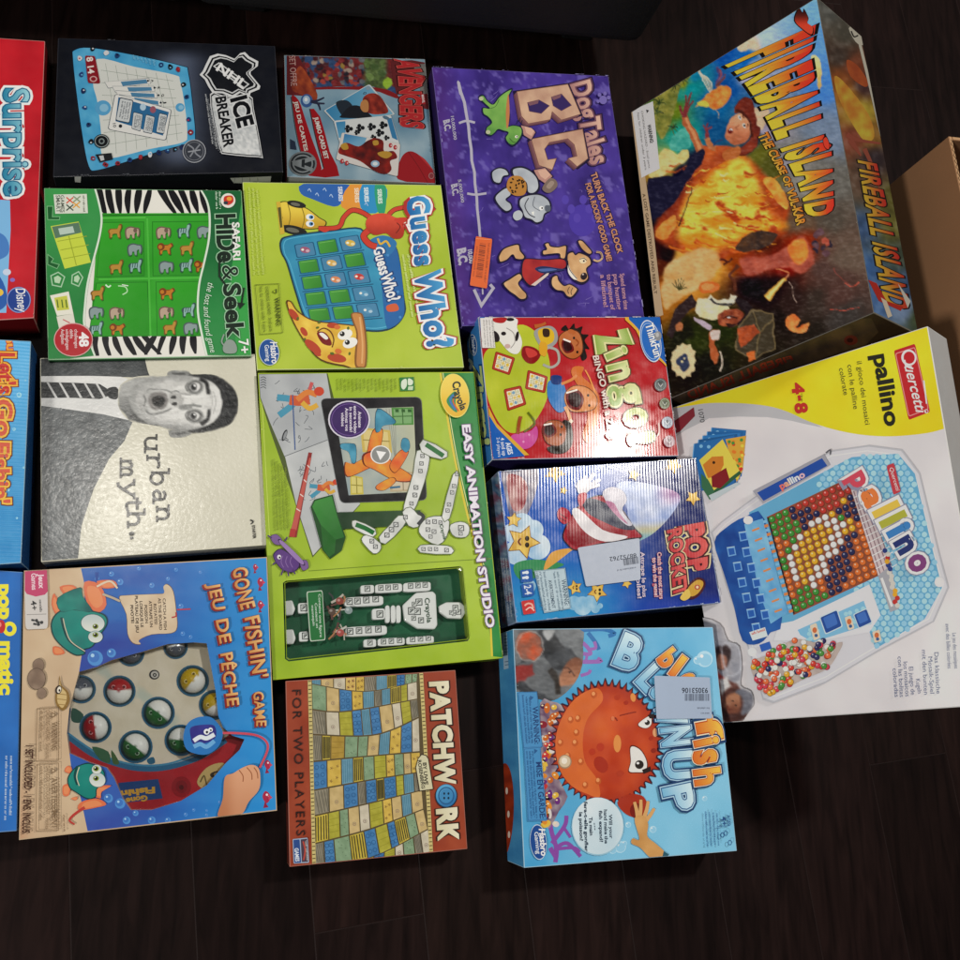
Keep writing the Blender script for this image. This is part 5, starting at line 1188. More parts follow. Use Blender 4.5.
    for x, y, c in ((306, 196, '8a3c30'), (340, 232, '8c9c9c'), (308, 318, 'a84a44'), (276, 236, '5a4438')): p2.ell(x, y, 15, 14, c); p2.ell(x-4, y-3, 6, 5, mix(c, 'ffffff', .4))
    blister(b, [(92, 126), (104, 121), (768, 66), (775, 74), (800, 338), (794, 346), (112, 424), (99, 415)], z2)
    b.wear(24, 'dfe8b0', 18)
    b.done()
# ================================================================= lower rows
def box_red_bingo():
    q = [(478, 317), (660, 317), (679, 456), (492, 460)]
    b = GameBox('red box with laughing cartoon children around a lime green table and blue corners', q, .062,
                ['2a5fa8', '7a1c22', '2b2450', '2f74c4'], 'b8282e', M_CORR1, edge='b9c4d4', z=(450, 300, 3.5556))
    s = b.top; F = full(s, q); s.part('cover_background')
    s.shade(F, lambda u, v: mix('c02a30', 'a62228', nz(u, v, .01)), 24)
    s.part('table_picture')
    tb = [(118, 210), (150, 160), (200, 110), (260, 88), (320, 130), (350, 200), (356, 270), (345, 350), (310, 420), (270, 460), (215, 472), (170, 430), (132, 340)]
    s.shade(smooth(tb, 5), lambda u, v: mix('a8b62c', 'bfc83c', nz(u, v, .012)), 16)
    def card(qd, gc):
        s.poly(rquad(*qd, r=.1), '7a1c1c'); s.poly(rquad(*scal(qd, .94), r=.1), 'b03a2c'); i = scal(qd, .72); s.poly(i, 'e6e2c8'); L = s.L
        for r in range(3):
            for c in range(3):
                p = bil(i, (c+.5)/3, (r+.5)/3); s.ell(p[0], p[1], 6, 6, ('d8b84a', '7aa0b8', 'c8c8a8', 'd8c070')[(r*2+c) % 4], n=8, L=L+1)
        s.L = L+1
        for t in (1/3, 2/3): s.line([bil(i, t, 0), bil(i, t, 1)], 1.5, '9a8a5a', L+2); s.line([bil(i, 0, t), bil(i, 1, t)], 1.5, '9a8a5a', L+3)
        s.L = L+3
    card([(162, 182), (232, 206), (212, 268), (148, 246)], 0); card([(276, 248), (348, 272), (338, 332), (266, 316)], 0); card([(190, 318), (252, 304), (272, 372), (204, 396)], 0)
    s.part('dispenser_picture')
    s.blob([(262, 165), (300, 170), (322, 195), (300, 225), (272, 222), (254, 195)], '8a1a1c'); s.blob([(268, 172), (298, 178), (310, 195), (280, 205)], 'c8403a')
    s.blob([(300, 110), (350, 92), (378, 110), (380, 150), (340, 178), (310, 150)], '9a9a98'); s.blob([(312, 112), (345, 100), (368, 115), (366, 148), (330, 160)], 'd8b02c'); s.blob([(330, 104), (352, 106), (352, 130), (332, 130)], '3a2a20')
    s.line(smooth([(345, 168), (380, 180), (386, 220), (360, 240), (330, 230)], 5, False), 9, 'a8a8a0'); s.blob([(320, 150), (345, 160), (340, 200), (318, 190)], 'd8a02c')
    s.part('cartoon_dog')
    s.blob([(104, 62), (230, 64), (238, 100), (256, 150), (242, 190), (210, 185), (170, 140), (140, 120), (106, 100)], 'e4e2dc', n=4)
    for x, y, rx, ry, a in ((160, 130, 22, 14, 60), (214, 70, 14, 6, 0), (238, 130, 6, 18, 10), (190, 120, 9, 7, 0)): s.ell(x, y, rx, ry, '2a2426', a)
    s.blob([(150, 66), (200, 64), (190, 82), (160, 80)], 'b02a2c'); s.sline([(200, 100), (225, 118), (230, 150), (215, 172)], 3, 'a09c98'); s.ell(204, 165, 10, 8, 'c8a8a0')
    def kid(fc, face, hair, hairc, mouth, eyes):
        if hair: s.blob(hair, hairc, n=4)
        s.shade(smooth(face, 5), lambda u, v: mix(fc, 'ffffff', .12*nz(u, v, .03)), 10); s.outl(smooth(face, 5), 3, mix(fc, '200800', .55))
        s.blob(mouth, '6e1616'); s.blob(scal(mouth, .72), '2e0c0e'); m0 = mouth[0]; m1 = mouth[1]; s.line([m0, m1], 6, 'eee8e0')
        for x, y in eyes: s.ell(x, y, 4, 5, '1c1414')
    s.part('cartoon_child')
    kid('b5602e', [(388, 130), (420, 108), (455, 115), (470, 150), (468, 190), (440, 210), (410, 200), (388, 170)], [(395, 108), (410, 90), (422, 104), (440, 84), (446, 102), (470, 95), (466, 120), (492, 125), (478, 145), (495, 175), (480, 175), (486, 205), (468, 215), (456, 170), (436, 120)], '1e1614',
        [(402, 140), (428, 150), (440, 180), (412, 190), (396, 165)], [(440, 136), (452, 186)])
    s.ell(432, 114, 14, 8, 'b5602e', 20); s.sline([(445, 140), (456, 152), (448, 165)], 5, '9a4a20'); s.sline([(300, 95), (325, 90), (340, 82)], 14, 'b5602e', w1=8)
    s.part('cartoon_child')
    s.blob([(430, 260), (440, 238), (475, 240), (468, 270), (500, 300), (528, 340), (530, 400), (515, 470), (490, 510), (470, 480), (488, 420), (480, 340), (450, 300)], 'd07030', n=4)
    s.sline([(480, 250), (500, 290), (520, 360), (505, 470)], 5, 'e8984a'); s.blob([(350, 290), (395, 292), (412, 330), (408, 390), (380, 398), (348, 350)], '3a7cc0'); s.blob([(360, 270), (395, 272), (390, 300), (362, 298)], '243c78')
    kid('d9894e', [(410, 330), (440, 306), (486, 312), (520, 345), (515, 385), (478, 398), (430, 396), (408, 365)], None, None, [(412, 332), (452, 320), (475, 352), (458, 392), (420, 380)], [(490, 340), (494, 376)])
    s.sline([(408, 380), (420, 405), (428, 432)], 12, 'e0a068'); s.line([(424, 428), (434, 436)], 12, 'e8d8c4'); s.sline([(395, 300), (430, 285), (450, 268)], 10, 'd9894e')
    s.part('cartoon_child')
    s.blob([(400, 430), (425, 436), (436, 480), (430, 520), (405, 545), (360, 545), (345, 525), (395, 510), (405, 470)], '20160f', n=4)
    kid('a5522a', [(330, 450), (350, 430), (390, 432), (412, 460), (405, 505), (380, 520), (345, 510), (330, 480)], None, None, [(332, 446), (362, 440), (378, 470), (352, 490), (330, 476)], [(396, 452), (392, 480)])
    s.blob([(222, 480), (280, 470), (306, 450), (310, 490), (285, 525), (245, 530), (215, 505)], 'c8509a', n=4); s.ell(280, 480, 4, 4, 'e090c0'); s.ell(260, 505, 4, 4, 'e090c0')
    s.sline([(240, 478), (244, 440), (250, 415)], 12, '9a4a24'); s.sline([(262, 470), (300, 440), (275, 400)], 6, '5c6a1c')
    s.part('corner_panel')
    s.poly([(104, 60), (122, 62), (112, 170), (100, 172)], '2a66b4'); B0 = '1f5cb0'
    s.blob([(620, 60), (745, 60), (760, 110), (782, 240), (780, 252), (752, 222), (690, 170), (660, 110)], 'd8a83a', n=3); s.blob([(634, 60), (745, 60), (760, 110), (780, 236), (752, 212), (694, 160), (668, 105)], B0, n=3)
    s.poly([(135, 380), (165, 440), (280, 552), (152, 570)], 'd8a83a'); s.poly([(137, 410), (165, 455), (265, 556), (152, 568)], B0)
    s.text('AGES', (196, 510), (206, 552), 17, 'dfe6f2', bold=.03); s.text('4 and up', (178, 492), (186, 556), 13, 'dfe6f2', bold=.01); s.text('2-6 players', (164, 490), (170, 560), 11, 'dfe6f2', bold=0)
    s.part('white_label', M_STICK); s.poly([(106, 66), (150, 66), (160, 172), (112, 172)], 'dcd9d6')
    for k in range(4): s.greek((116+k*10, 72), (122+k*10, 168), 6, '8a8684', k)
    s.part('logo_badge')
    ov = ellp(711, 148, 34, 72, -12, 30); s.poly(scal(ov, 1.06), 'd0d8e4'); s.poly(ov, '2a68bc'); s.outl(scal(ov, .9), 2.5, '9ab8dc')
    s.text('ThinkFun', (692, 90), (726, 208), 28, 'e8ecf2', [(.03, '1c3f7c')], bold=.02); s.ell(737, 130, 13, 17, '8a8c90'); s.ell(735, 126, 6, 8, 'b4b6b8')
    s.part('title_lettering')
    ft = lambda x, y: mix('8aa84a', 'd0d89a', math.sin(3.1*y))
    O = [(.06, '4c4a20'), (.035, 'ded8a0')]
    s.text('Z', (518, 122), (532, 196), 92, ft, O, bold=.05, base=[(518, 124), (530, 196)], top=[(618, 104), (640, 164)])
    s.text('i', (548, 190), (562, 222), 78, ft, O, bold=.02); s.text('n', (556, 232), (572, 296), 100, ft, O, bold=.015); s.text('g', (590, 308), (602, 376), 108, ft, O, bold=.015)
    s.text('o', (618, 392), (628, 458), 104, ft, O, bold=.015); s.text('!', (632, 476), (640, 524), 84, ft, O, bold=.02)
    s.text('BINGO with a Zing!', (504, 200), (556, 500), 20, 'e2d6cc', [(.05, '6a1418')], bold=.02, base=[(504, 200), (530, 300), (548, 400), (562, 500)], top=[(524, 197), (551, 296), (570, 396), (584, 496)])
    s.part('award_badges')
    for x, y, r, c in ((745, 304, 22, '4c5658'), (760, 370, 19, '6a7258'), (769, 438, 20, '9aa4b4'), (776, 505, 20, 'a88a94')):
        s.ell(x, y, r, r*1.05, c); s.outl(ellp(x, y, r*.8, r*.84), 2, mix(c, 'ffffff', .4)); s.ell(x, y, r*.4, r*.45, mix(c, '000000', .35)); s.sline([(x-8, y-6), (x, y+6), (x+8, y-4)], 3, mix(c, 'ffffff', .5))
    s.sline([(738, 440), (740, 470), (734, 486)], 4, 'd8c8c4')
    l = b.side(3, s.z); l.part('side_print')
    l.poly([(62, 105), (98, 62), (150, 570), (122, 625)], '3a80c8'); l.ell(82, 160, 15, 40, '1f4f94', -5); l.outl(ellp(82, 160, 13, 37, -5), 2.5, 'c4d4e8'); l.text('ThinkFun', (76, 130), (82, 192), 10, 'd8e2f0', bold=.02)
    l.text('Zingo!', (84, 238), (116, 520), 26, 'c8d88a', [(.06, '1f4a88')], bold=.05); l.sline([(66, 210), (78, 226), (70, 246)], 10, 'd8e4ee')
    b.wear(50, 'dcd4d0', 13, 1.35)
    b.done()
def box_rocket():
    q = [(498, 471), (696, 458), (721, 603), (516, 623)]
    b = GameBox('dark blue box with a red rocket, gold stars and a white price sticker', q, .066,
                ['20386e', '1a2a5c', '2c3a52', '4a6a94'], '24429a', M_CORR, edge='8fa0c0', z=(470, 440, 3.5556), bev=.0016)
    s = b.top; F = full(s, q); s.part('cover_background')
    def sky(u, v):
        c = mix('2358b4', '20296a', sst(400, 780, u+.25*(300-v))); c = mix(c, '2f8fc8', sst(330, 620, v)*sst(640, 380, u)); c = mix(c, '2440a8', sst(520, 620, v)*sst(520, 700, u))
        return mix(c, '1c2654', sst(700, 860, u)*sst(420, 120, v))
    s.shade(F, sky, 16)
    s.shade(smooth([(118, 100), (235, 96), (240, 160), (215, 240), (180, 300), (150, 290), (126, 200)], 4), lambda u, v: mix('5c5a78', 'c0b8bc', nz(u, v, .03)), 10)
    s.shade(smooth([(130, 130), (180, 130), (205, 170), (190, 240), (150, 245)], 4), lambda u, v: mix('8a3038', 'c8a4a0', nz(u, v, .035)), 9)
    s.part('rainbow_picture')
    s.shade(smooth([(520, 160), (600, 150), (740, 190), (720, 260), (640, 340), (560, 360), (560, 250)], 5), lambda u, v: mix(mix(mix('8ea2d4', 'c6cce0', nz(u, v, .02)), 'b06a9a', .6*sst(640, 720, u)*sst(250, 190, v)), mix('d0b86a', '6aa0a8', sst(310, 350, v)), .8*sst(285, 335, v+.1*(u-600))), 10)  # blue-white upper part is lamp glare painted into the print
    s.part('cloud_picture'); L = s.L
    for x, y, r in ((195, 350, 56), (165, 400, 44), (240, 380, 46), (185, 300, 40), (150, 330, 34), (225, 320, 36)):
        s.shade(ellp(x, y, r, r*1.0, 0, 26), lambda u, v: mix('8ab4d8', 'd2e0ea', nz(u, v, .02)+.15), 10)
    s.blob([(160, 440), (230, 425), (330, 440), (300, 460), (200, 500), (162, 480)], '3c8c5a'); s.blob([(262, 462), (290, 400), (370, 384), (352, 400), (300, 440)], 'd8a04a')
    L = s.L
    for x, y, r in ((400, 590, 34), (430, 575, 24), (370, 580, 26), (445, 600, 16), (462, 590, 10), (210, 520, 24)):
        s.shade(ellp(x, y, r, r, 0, 20), lambda u, v: mix('6aa8d0', 'b4d2e4', nz(u, v, .03)), 9)
    s.part('gold_star')
    def star(x, y, r, rot=0, face=True):
        p = [(x+(r if k % 2 == 0 else r*.52)*math.cos(math.radians(rot+k*36)), y+(r if k % 2 == 0 else r*.52)*math.sin(math.radians(rot+k*36))) for k in range(10)]
        s.poly(scal(p, 1.1), '8a5a1c'); s.shade(p, lambda u, v: mix('c89a3a', 'eed070', nz(u, v, .05)), max(4, r/3))
        if face: s.ell(x+r*.25, y-r*.2, r*.13, r*.16, '2a1c10'); s.ell(x+r*.25, y+r*.2, r*.13, r*.16, '2a1c10'); s.sline([(x-r*.12, y-r*.22), (x-r*.28, y), (x-r*.12, y+r*.22)], r*.1, '6a2a14')
    star(302, 115, 36, 12); star(188, 362, 58, 4); star(452, 540, 34, 20); star(372, 525, 26, 40); star(792, 206, 26, 15, False); star(556, 510, 18, 5, False); star(332, 180, 14, 0, False); star(722, 90, 30, 10, False); star(582, 124, 22, 0, False); star(155, 285, 26, 60, False)
    s.part('rocket_picture')
    s.blob([(330, 335), (372, 252), (420, 210), (480, 200), (540, 250), (580, 310), (610, 345), (560, 352), (450, 372), (378, 392), (346, 372)], '9c1c2c', n=5)
    s.shade(smooth([(345, 330), (385, 262), (425, 222), (470, 225), (520, 280), (560, 330), (480, 352), (385, 380), (352, 362)], 5), lambda u, v: mix('c42436', '82121f', sst(230, 380, v)+.2*nz(u, v, .02)), 10); s.outl(smooth([(330, 335), (372, 252), (420, 210), (480, 200), (540, 250), (580, 310), (610, 345), (560, 352), (450, 372), (378, 392), (346, 372)], 5), 4, '2a0c1c')
    s.blob([(362, 262), (385, 245), (470, 320), (560, 345), (480, 362), (410, 330)], 'dcd8dc', n=4); s.blob([(398, 224), (430, 208), (500, 236), (585, 312), (540, 318), (470, 290), (420, 262)], '2c3048', n=4)
    s.blob([(470, 190), (500, 168), (540, 180), (556, 215), (540, 250), (575, 300), (550, 300), (500, 245)], 'c8c4d0', n=4); s.blob([(480, 220), (510, 225), (530, 260), (560, 300), (520, 270)], 'b06a90', n=4)
    s.blob([(310, 255), (325, 240), (350, 252), (358, 280), (335, 300), (312, 280)], 'b02438'); s.sline([(318, 262), (345, 280)], 4, '6a101c'); s.sline([(318, 278), (340, 290)], 4, '6a101c')
    s.part('glove_picture')
    for a, e, w in (((400, 165), (388, 180), 40), ((412, 160), (440, 118), 14), ((420, 165), (462, 140), 13), ((420, 172), (460, 160), 12), ((396, 158), (410, 128), 12)): s.sline([a, ((a[0]+e[0])/2, (a[1]+e[1])/2), e], w, 'dcd8e0')
    s.blob([(380, 150), (412, 140), (430, 165), (412, 190), (384, 190)], 'e4e0e6'); s.blob([(384, 196), (410, 188), (412, 210), (394, 236), (384, 225)], 'b8283a')
    s.part('title_lettering')
    ft = lambda x, y: mix('b8323a', 'd8605a', y)
    O = [(.12, 'd8c89a'), (.065, '4a1c24')]
    s.text('POP', (0, 0), (1, 0), 1, ft, O, bold=.06, base=[(745, 306), (756, 380), (778, 472)], top=[(822, 292), (836, 370), (838, 460)], sp=.04)
    s.text('ROCKET', (0, 0), (1, 0), 1, ft, O, bold=.04, base=[(700, 320), (712, 400), (724, 560)], top=[(748, 308), (756, 400), (770, 545)], sp=.03)
    s.blob([(766, 530), (800, 492), (828, 496), (834, 520), (810, 556), (780, 566)], '4a1c24'); s.blob([(772, 530), (802, 500), (824, 502), (826, 520), (806, 548), (782, 556)], 'c89a3a'); s.ell(806, 524, 10, 9, 'b04a3a'); s.ell(806, 524, 5, 5, 'e0c8a0'); s.blob([(745, 560), (772, 530), (782, 556), (760, 572)], 'd8b85a')
    for k, (x, t, y0, y1) in enumerate(((686, 'Catch the most stars', 400, 566), (668, 'to win the game!', 420, 560), (626, 'Attrape le plus', 400, 560), (608, "d'étoiles!", 440, 566))):
        s.text(t, (x-22, y0), (x-14, y1), 14, 'd8c4c8', [(.06, 'a83048' if k < 2 else '30509a')], bold=.02)
    s.part('warning_panel')
    s.poly([(226, 466), (336, 456), (356, 600), (262, 616)], 'b8ccd6'); s.outl([(228, 468), (334, 458), (354, 598), (264, 613)], 1.6, '58788a')
    s.text('WARNING:', (322, 498), (336, 590), 16, '3a4e62', bold=.01); s.text('AVERTISSEMENT', (276, 500), (290, 600), 12, '3a4e62', bold=.01)
    for k, x in enumerate((306, 293, 258, 244, 232)): s.greek((x, 470), (x+20, 606), 8, '5c7486', k)
    s.part('age_badge')
    s.poly(rquad((176, 464), (218, 460), (222, 504), (180, 508), .1), '2a5aa8'); s.poly(rquad((180, 514), (222, 510), (226, 554), (186, 560), .1), '2a5aa8'); s.text('2-4', (190, 518), (194, 552), 24, 'dce4ee', bold=.02)
    for y in (472, 490): s.ell(200, y, 7, 6, 'dce4ee'); s.sline([(196, y), (184, y+2)], 8, 'dce4ee')
    s.part('logo_badge')
    s.poly(rquad((180, 574), (224, 568), (232, 616), (188, 622), .1), 'c83a3a'); s.sline([(192, 590), (204, 582), (218, 586), (222, 600)], 6, 'e8b0a0'); s.sline([(196, 606), (212, 596), (226, 608)], 4, 'f0d0c4')
    s.part('price_sticker', M_STICK)
    st = [(380, 384), (600, 350), (604, 498), (410, 522)]
    s.poly(rquad(*st, r=.04), 'b4bccc')
    s.text('88752762', (588, 404), (492, 418), 15, '2c3444', bold=.01)
    s.bars([(540, 424), (594, 416), (597, 440), (544, 448)], '3c4456', 20); s.greek((586, 452), (520, 462), 6, '5c6478', 2)
    l = b.side(3, s.z); l.part('side_print')
    l.shade([(60, 112), (98, 108), (166, 650), (116, 668)], lambda u, v: mix(mix('28486e', 'a8b8cc', nz(u, v, .05)), '8a3c4c', .6*sst(.55, .75, nz(u, v+300, .03))), 9)
    for k in range(4): l.greek((98+k*9, 420), (116+k*10, 630), 6, 'c4ccd8', k)
    r = b.side(2, s.z); r.part('side_print'); r.greek((190, 652), (420, 634), 7, '7a8aa0', 1)
    b.wear(50, 'b8c4dc', 10, 1.5)
    b.done()
def box_fishing_game():
    q = [(24, 570.7), (267, 557), (277, 810.6), (19, 840)]
    z = (0, 540, 3.0966)
    cut = [(245, 408), (300, 393), (345, 372), (440, 346), (520, 322), (600, 317), (640, 320), (655, 400), (668, 470), (676, 545), (690, 580), (720, 606), (757, 617), (742, 650), (700, 690), (640, 760), (560, 808), (470, 836), (405, 836), (380, 800), (352, 735), (330, 705), (280, 690), (215, 660), (207, 600), (215, 520)]
    b = GameBox('tan and blue box with a round window showing toy fish in holes', q, .05,
                ['27508c', '1f4a88', '5a4a40', '8f7a60'], 'c2a888', M_GLOSS, edge='cdbfae', z=z, cut=cut, depth=.0125, floorc='b8a27e')
    s = b.top; F = full(s, q); W = cut
    def bluebg(u, v):
        c = mix('2456a8', '2a8ad0', sst(420, 840, u)); c = mix(c, '3a4aa0', sst(560, 840, v)*sst(620, 300, u)*.8); c = mix(c, '2c3f98', sst(560, 300, u)*sst(220, 330, v)*sst(500, 400, v))
        return mix(c, '4ca4dc', .25*nz(u*.4, v*2.2, .01))
    def tan(u, v): return mix(mix('c4a888', 'd0b898', nz(u, v, .012)), 'b0603c', .35*sst(660, 900, v)*sst(130, 20, u))
    s.part('sand_print')
    s.shade([(75, 95), (250, 84), (262, 140), (262, 300), (245, 408), (215, 520), (207, 600), (215, 660), (220, 700), (250, 800), (272, 905), (58, 930)], tan, 18)
    s.part('water_print')
    top = [(250, 84), (828, 52), (858, 838), (272, 905), (250, 800), (220, 700), (215, 660)]
    s.shade_parts(top+[(280, 690), (330, 705), (352, 735), (380, 800), (405, 836), (470, 836), (560, 808), (640, 760), (700, 690), (742, 650), (757, 617), (720, 606), (690, 580), (676, 545), (668, 470), (655, 400), (640, 320), (600, 317), (520, 322), (440, 346), (345, 372), (300, 393), (245, 408), (262, 300), (262, 140)], bluebg, 16)
    rr = random.Random(6); L = s.L
    for x, y, r in ((295, 366, 24), (345, 350, 14), (372, 130, 10), (470, 140, 8), (406, 195, 9), (345, 105, 8), (520, 120, 6), (560, 205, 8), (566, 290, 7), (590, 300, 6), (470, 868, 12), (520, 868, 9), (372, 816, 16), (392, 868, 12), (575, 850, 6), (600, 836, 5), (640, 852, 5), (680, 812, 5), (336, 800, 14), (640, 838, 4), (420, 846, 9), (300, 120, 7), (545, 92, 6), (620, 100, 5), (430, 88, 6)):
        s.L = L; s.ell(x, y, r, r, '4f8ed0', n=16); s.ell(x-r*.15, y-r*.15, r*.7, r*.7, '3f74c0', n=14); s.ell(x-r*.35, y-r*.35, r*.25, r*.25, 'a8d0ee', n=8)
    s.sline([(300, 100), (300, 160)], 12, '234a9a', w1=4)
    s.part('small_red_fish'); L = s.L
    for x, y, k in ((790, 84, .7), (806, 130, 1), (806, 200, .9), (828, 695, 1), (824, 795, 1.25), (830, 795, .3)):
        s.L = L; s.blob([(x-9*k, y), (x-2*k, y-14*k), (x+9*k, y-6*k), (x+9*k, y+8*k), (x, y+16*k)], 'a82a4a', n=4); s.poly([(x-3*k, y+12*k), (x-7*k, y+28*k), (x+6*k, y+26*k)], '8e2040'); s.poly([(x+6*k, y-6*k), (x+16*k, y+2*k), (x+6*k, y+8*k)], 'c8405a'); s.ell(x+2*k, y-5*k, 3*k, 3*k, 'f0dce0', n=8)
    s.part('scroll_picture')
    sc = smooth([(370, 180), (392, 172), (480, 168), (508, 165), (506, 145), (518, 138), (536, 160), (545, 220), (548, 270), (530, 288), (470, 292), (430, 310), (436, 322), (412, 318), (396, 290), (392, 230)], 3)
    s.poly(scal(sc, 1.02), '6a5038'); s.shade(sc, lambda u, v: mix('c4ab8c', 'd8c6aa', nz(u, v, .02)), 12)
    for k, t in enumerate(('CATCH A FISH', 'AS THE BOARD', 'ROTATES!', 'ATTRAPE UN', 'POISSON', 'LORSQUE LE', 'PLATEAU DE JEU', 'PIVOTE!')):
        x = 504-k*14.4; s.text(t, (x, 230-len(t)*4.1), (x+4, 230+len(t)*4.1), 8.5, '3c2c20', bold=.02, jit=.05)
    s.sline([(532, 240), (545, 236), (545, 224)], 4, 'b02a30'); s.line([(548, 216), (590, 214)], 4, 'b83a4a')
    s.part('cartoon_fish')
    def bigfish(body, fin, eyes, lips, fins):
        for f in fins: s.blob(f, 'd8704a', n=3); s.blob(scal(f, .7), 'e08a5a', n=3)
        o = smooth(body, 5); s.poly(scal(o, 1.03), '0e3a3c'); s.shade(o, lambda u, v: mix('16706a', '1f9484', nz(u, v, .015)*.6+.3*sst(360, 180, v if v < 400 else v-520)), 9); s.outl(o, 3, '0e3a3c')
        if fin: o = smooth(fin, 3); s.poly(scal(o, 1.03), '0e3a3c'); s.shade(o, lambda u, v: mix('0f5a58', '1f8a7c', nz(u, v, .02)), 9)
        s.sline(lips, 7, '0d4444'); s.sline(shift(lips, 6, 3), 3, 'c8c0a8')
        for x, y, rx, ry, a, px, py in eyes:
            s.ell(x, y, rx*1.06, ry*1.06, '2c5a5a', a); s.shade(ellp(x, y, rx, ry, a), lambda u, v: mix('d8dcd4', 'b8c4c4', sst(y+ry, y-ry, v)), 8); s.ell(px, py, 9, 8, '7a8a2a'); s.ell(px, py, 5, 5, '101410'); s.ell(px-3, py-3, 2, 2, 'f4f4f0', n=8)
    bigfish([(160, 260), (175, 230), (205, 215), (245, 218), (290, 222), (325, 235), (330, 262), (305, 300), (285, 330), (258, 340), (262, 352), (235, 356), (200, 335), (168, 300)], [(180, 180), (248, 148), (256, 175), (285, 222), (230, 216), (190, 222)],
            [(288, 258, 36, 27, 5, 296, 268), (296, 300, 22, 18, 0, 296, 294)], [(190, 240), (198, 275), (215, 312), (258, 342)], [[(185, 145), (225, 140), (240, 158), (205, 172)], [(262, 130), (310, 140), (330, 200), (300, 225), (268, 190)], [(168, 165), (190, 215), (175, 232), (160, 200)], [(165, 330), (190, 335), (200, 352), (168, 355)], [(300, 128), (350, 125), (362, 145), (320, 150)]])
    s.sline([(300, 145), (340, 128), (364, 150)], 6, 'd8c8b0'); s.sline([(318, 168), (350, 180), (372, 190)], 7, 'b8a890')
    s.part('cartoon_fish')
    bigfish([(212, 735), (235, 705), (270, 692), (300, 700), (322, 718), (322, 752), (300, 770), (296, 795), (270, 800), (235, 780), (216, 765)], None,
            [(302, 742, 25, 22, 20, 298, 738), (300, 710, 15, 14, 0, 298, 708)], [(240, 700), (232, 730), (240, 758)], [[(208, 700), (222, 705), (218, 722), (200, 716)], [(196, 760), (218, 758), (214, 790), (196, 790)], [(290, 765), (345, 760), (315, 780), (312, 800), (290, 790)], [(250, 812), (300, 800), (330, 818), (300, 828), (245, 836)], [(220, 800), (240, 795), (236, 806)]])
    s.sline([(262, 828), (230, 850), (216, 868), (232, 880)], 9, 'b83a34', w1=5)
    s.part('rock_and_shell_picture')
    for x, y, rx, ry in ((120, 388, 17, 20), (114, 430, 27, 32), (130, 475, 14, 16)): s.ell(x, y, rx*1.05, ry*1.05, '4a3a30'); s.shade(ellp(x, y, rx, ry), lambda u, v: mix('6e5a4c', '927c6a', nz(u, v, .03)+.2), 7)
    s.blob([(185, 420), (192, 450), (212, 470), (216, 500), (198, 528), (176, 512), (172, 480), (182, 455)], '8a6a34', n=4); s.blob([(186, 432), (190, 455), (206, 474), (206, 500), (194, 520), (180, 505), (178, 480), (184, 458)], 'cdb27a', n=4)
    for y in (476, 492, 508): s.line([(176, y), (210, y+4)], 2.5, '9a7a44', L=s.L)
    s.L += 1; s.ell(182, 464, 10, 14, '3a2c20', 15); s.ell(184, 464, 6, 10, 'e8e0d0', 15); s.ell(185, 466, 3, 4, '201410')
    s.part('age_badge', M_STICK)
    s.poly(rquad((76, 96), (147, 92), (150, 275), (80, 278), .12), 'cfcac6'); s.poly([(78, 98), (146, 94), (149, 160), (140, 170), (112, 176), (84, 168), (78, 158)], 'c24a70')
    s.text('Jeux', (120, 108), (122, 150), 16, 'ecd4dc', bold=.03); s.text('Games', (98, 104), (100, 156), 15, 'ecd4dc', bold=.02); s.text('4+', (96, 190), (100, 220), 17, '3a3a3c', bold=.02); s.greek((122, 186), (124, 224), 8, '3a3a3c', 1)
    s.line([(84, 232), (144, 230)], 1.5, '8a8684')
    for x, y in ((106, 250), (122, 256), (112, 262)): s.ell(x+8, y, 5, 5, '3a3a3c'); s.sline([(x+2, y), (x-8, y-2)], 6, '3a3a3c')
    s.part('warning_panel')
    BR = '7a6248'
    for y0, y1, a, t in ((522, 684, 'WARNING', 'CHOKING HAZARD - Small parts.'), (694, 900, 'AVERTISSEMENT', "DANGER D'ÉTOUFFEMENT - Petites")):
        s.outl([(116, y0), (182, y0-4), (182, y1-2), (112, y1)], 1.8, BR)
        s.text(a, (160, y0+42), (161, y1-8 if len(a) > 8 else y1-32), 18, BR, bold=.005); s.text(t, (143, y0+4), (142, y1-6), 12, BR, bold=0); s.greek((126, y0+6), (124, y1-30), 8, BR, y0)
        s.poly([(176, y0+20), (160, y0+10), (160, y0+30)], BR); s.poly([(171, y0+20), (163, y0+15), (163, y0+25)], 'cdb494')
    s.text('1 SET INCLUDED - 1 ENS. INCLUS.', (82, 632), (70, 910), 23, '4a2e22', bold=.03); s.greek((196, 850), (198, 900), 6, '6a4c38', 3)
    s.part('title_lettering')
    ft = lambda x, y: mix('c88a4a', 'e6b878', y); O = [(.05, '8e2a22')]
    def tt(t, p0, p1, h, sd): s.text(t, (p0[0]-4, p0[1]+3), (p1[0]-4, p1[1]+3), h, '8a241e', [(.035, '7a2020')], bold=.035, jit=.09, seed=sd, sp=.03); s.text(t, p0, p1, h, ft, bold=.02, jit=.09, seed=sd, sp=.03)
    tt('GONE', (718, 90), (746, 218), 44, 1); tt("FISHIN'", (756, 238), (786, 430), 44, 2); tt('GAME', (784, 470), (794, 578), 30, 3)
    tt('JEU', (646, 142), (664, 222), 36, 4); tt('DE', (668, 246), (680, 322), 36, 5); tt('PÊCHE', (682, 350), (704, 516), 36, 6)
    s.part('hand_picture')
    s.shade(smooth([(676, 858), (690, 800), (696, 735), (722, 722), (750, 705), (778, 696), (800, 706), (806, 740), (800, 775), (770, 810), (745, 850)], 4), lambda u, v: mix('d8a07c', 'b87854', sst(700, 860, v)*.5+sst(740, 690, u)*.5), 9)
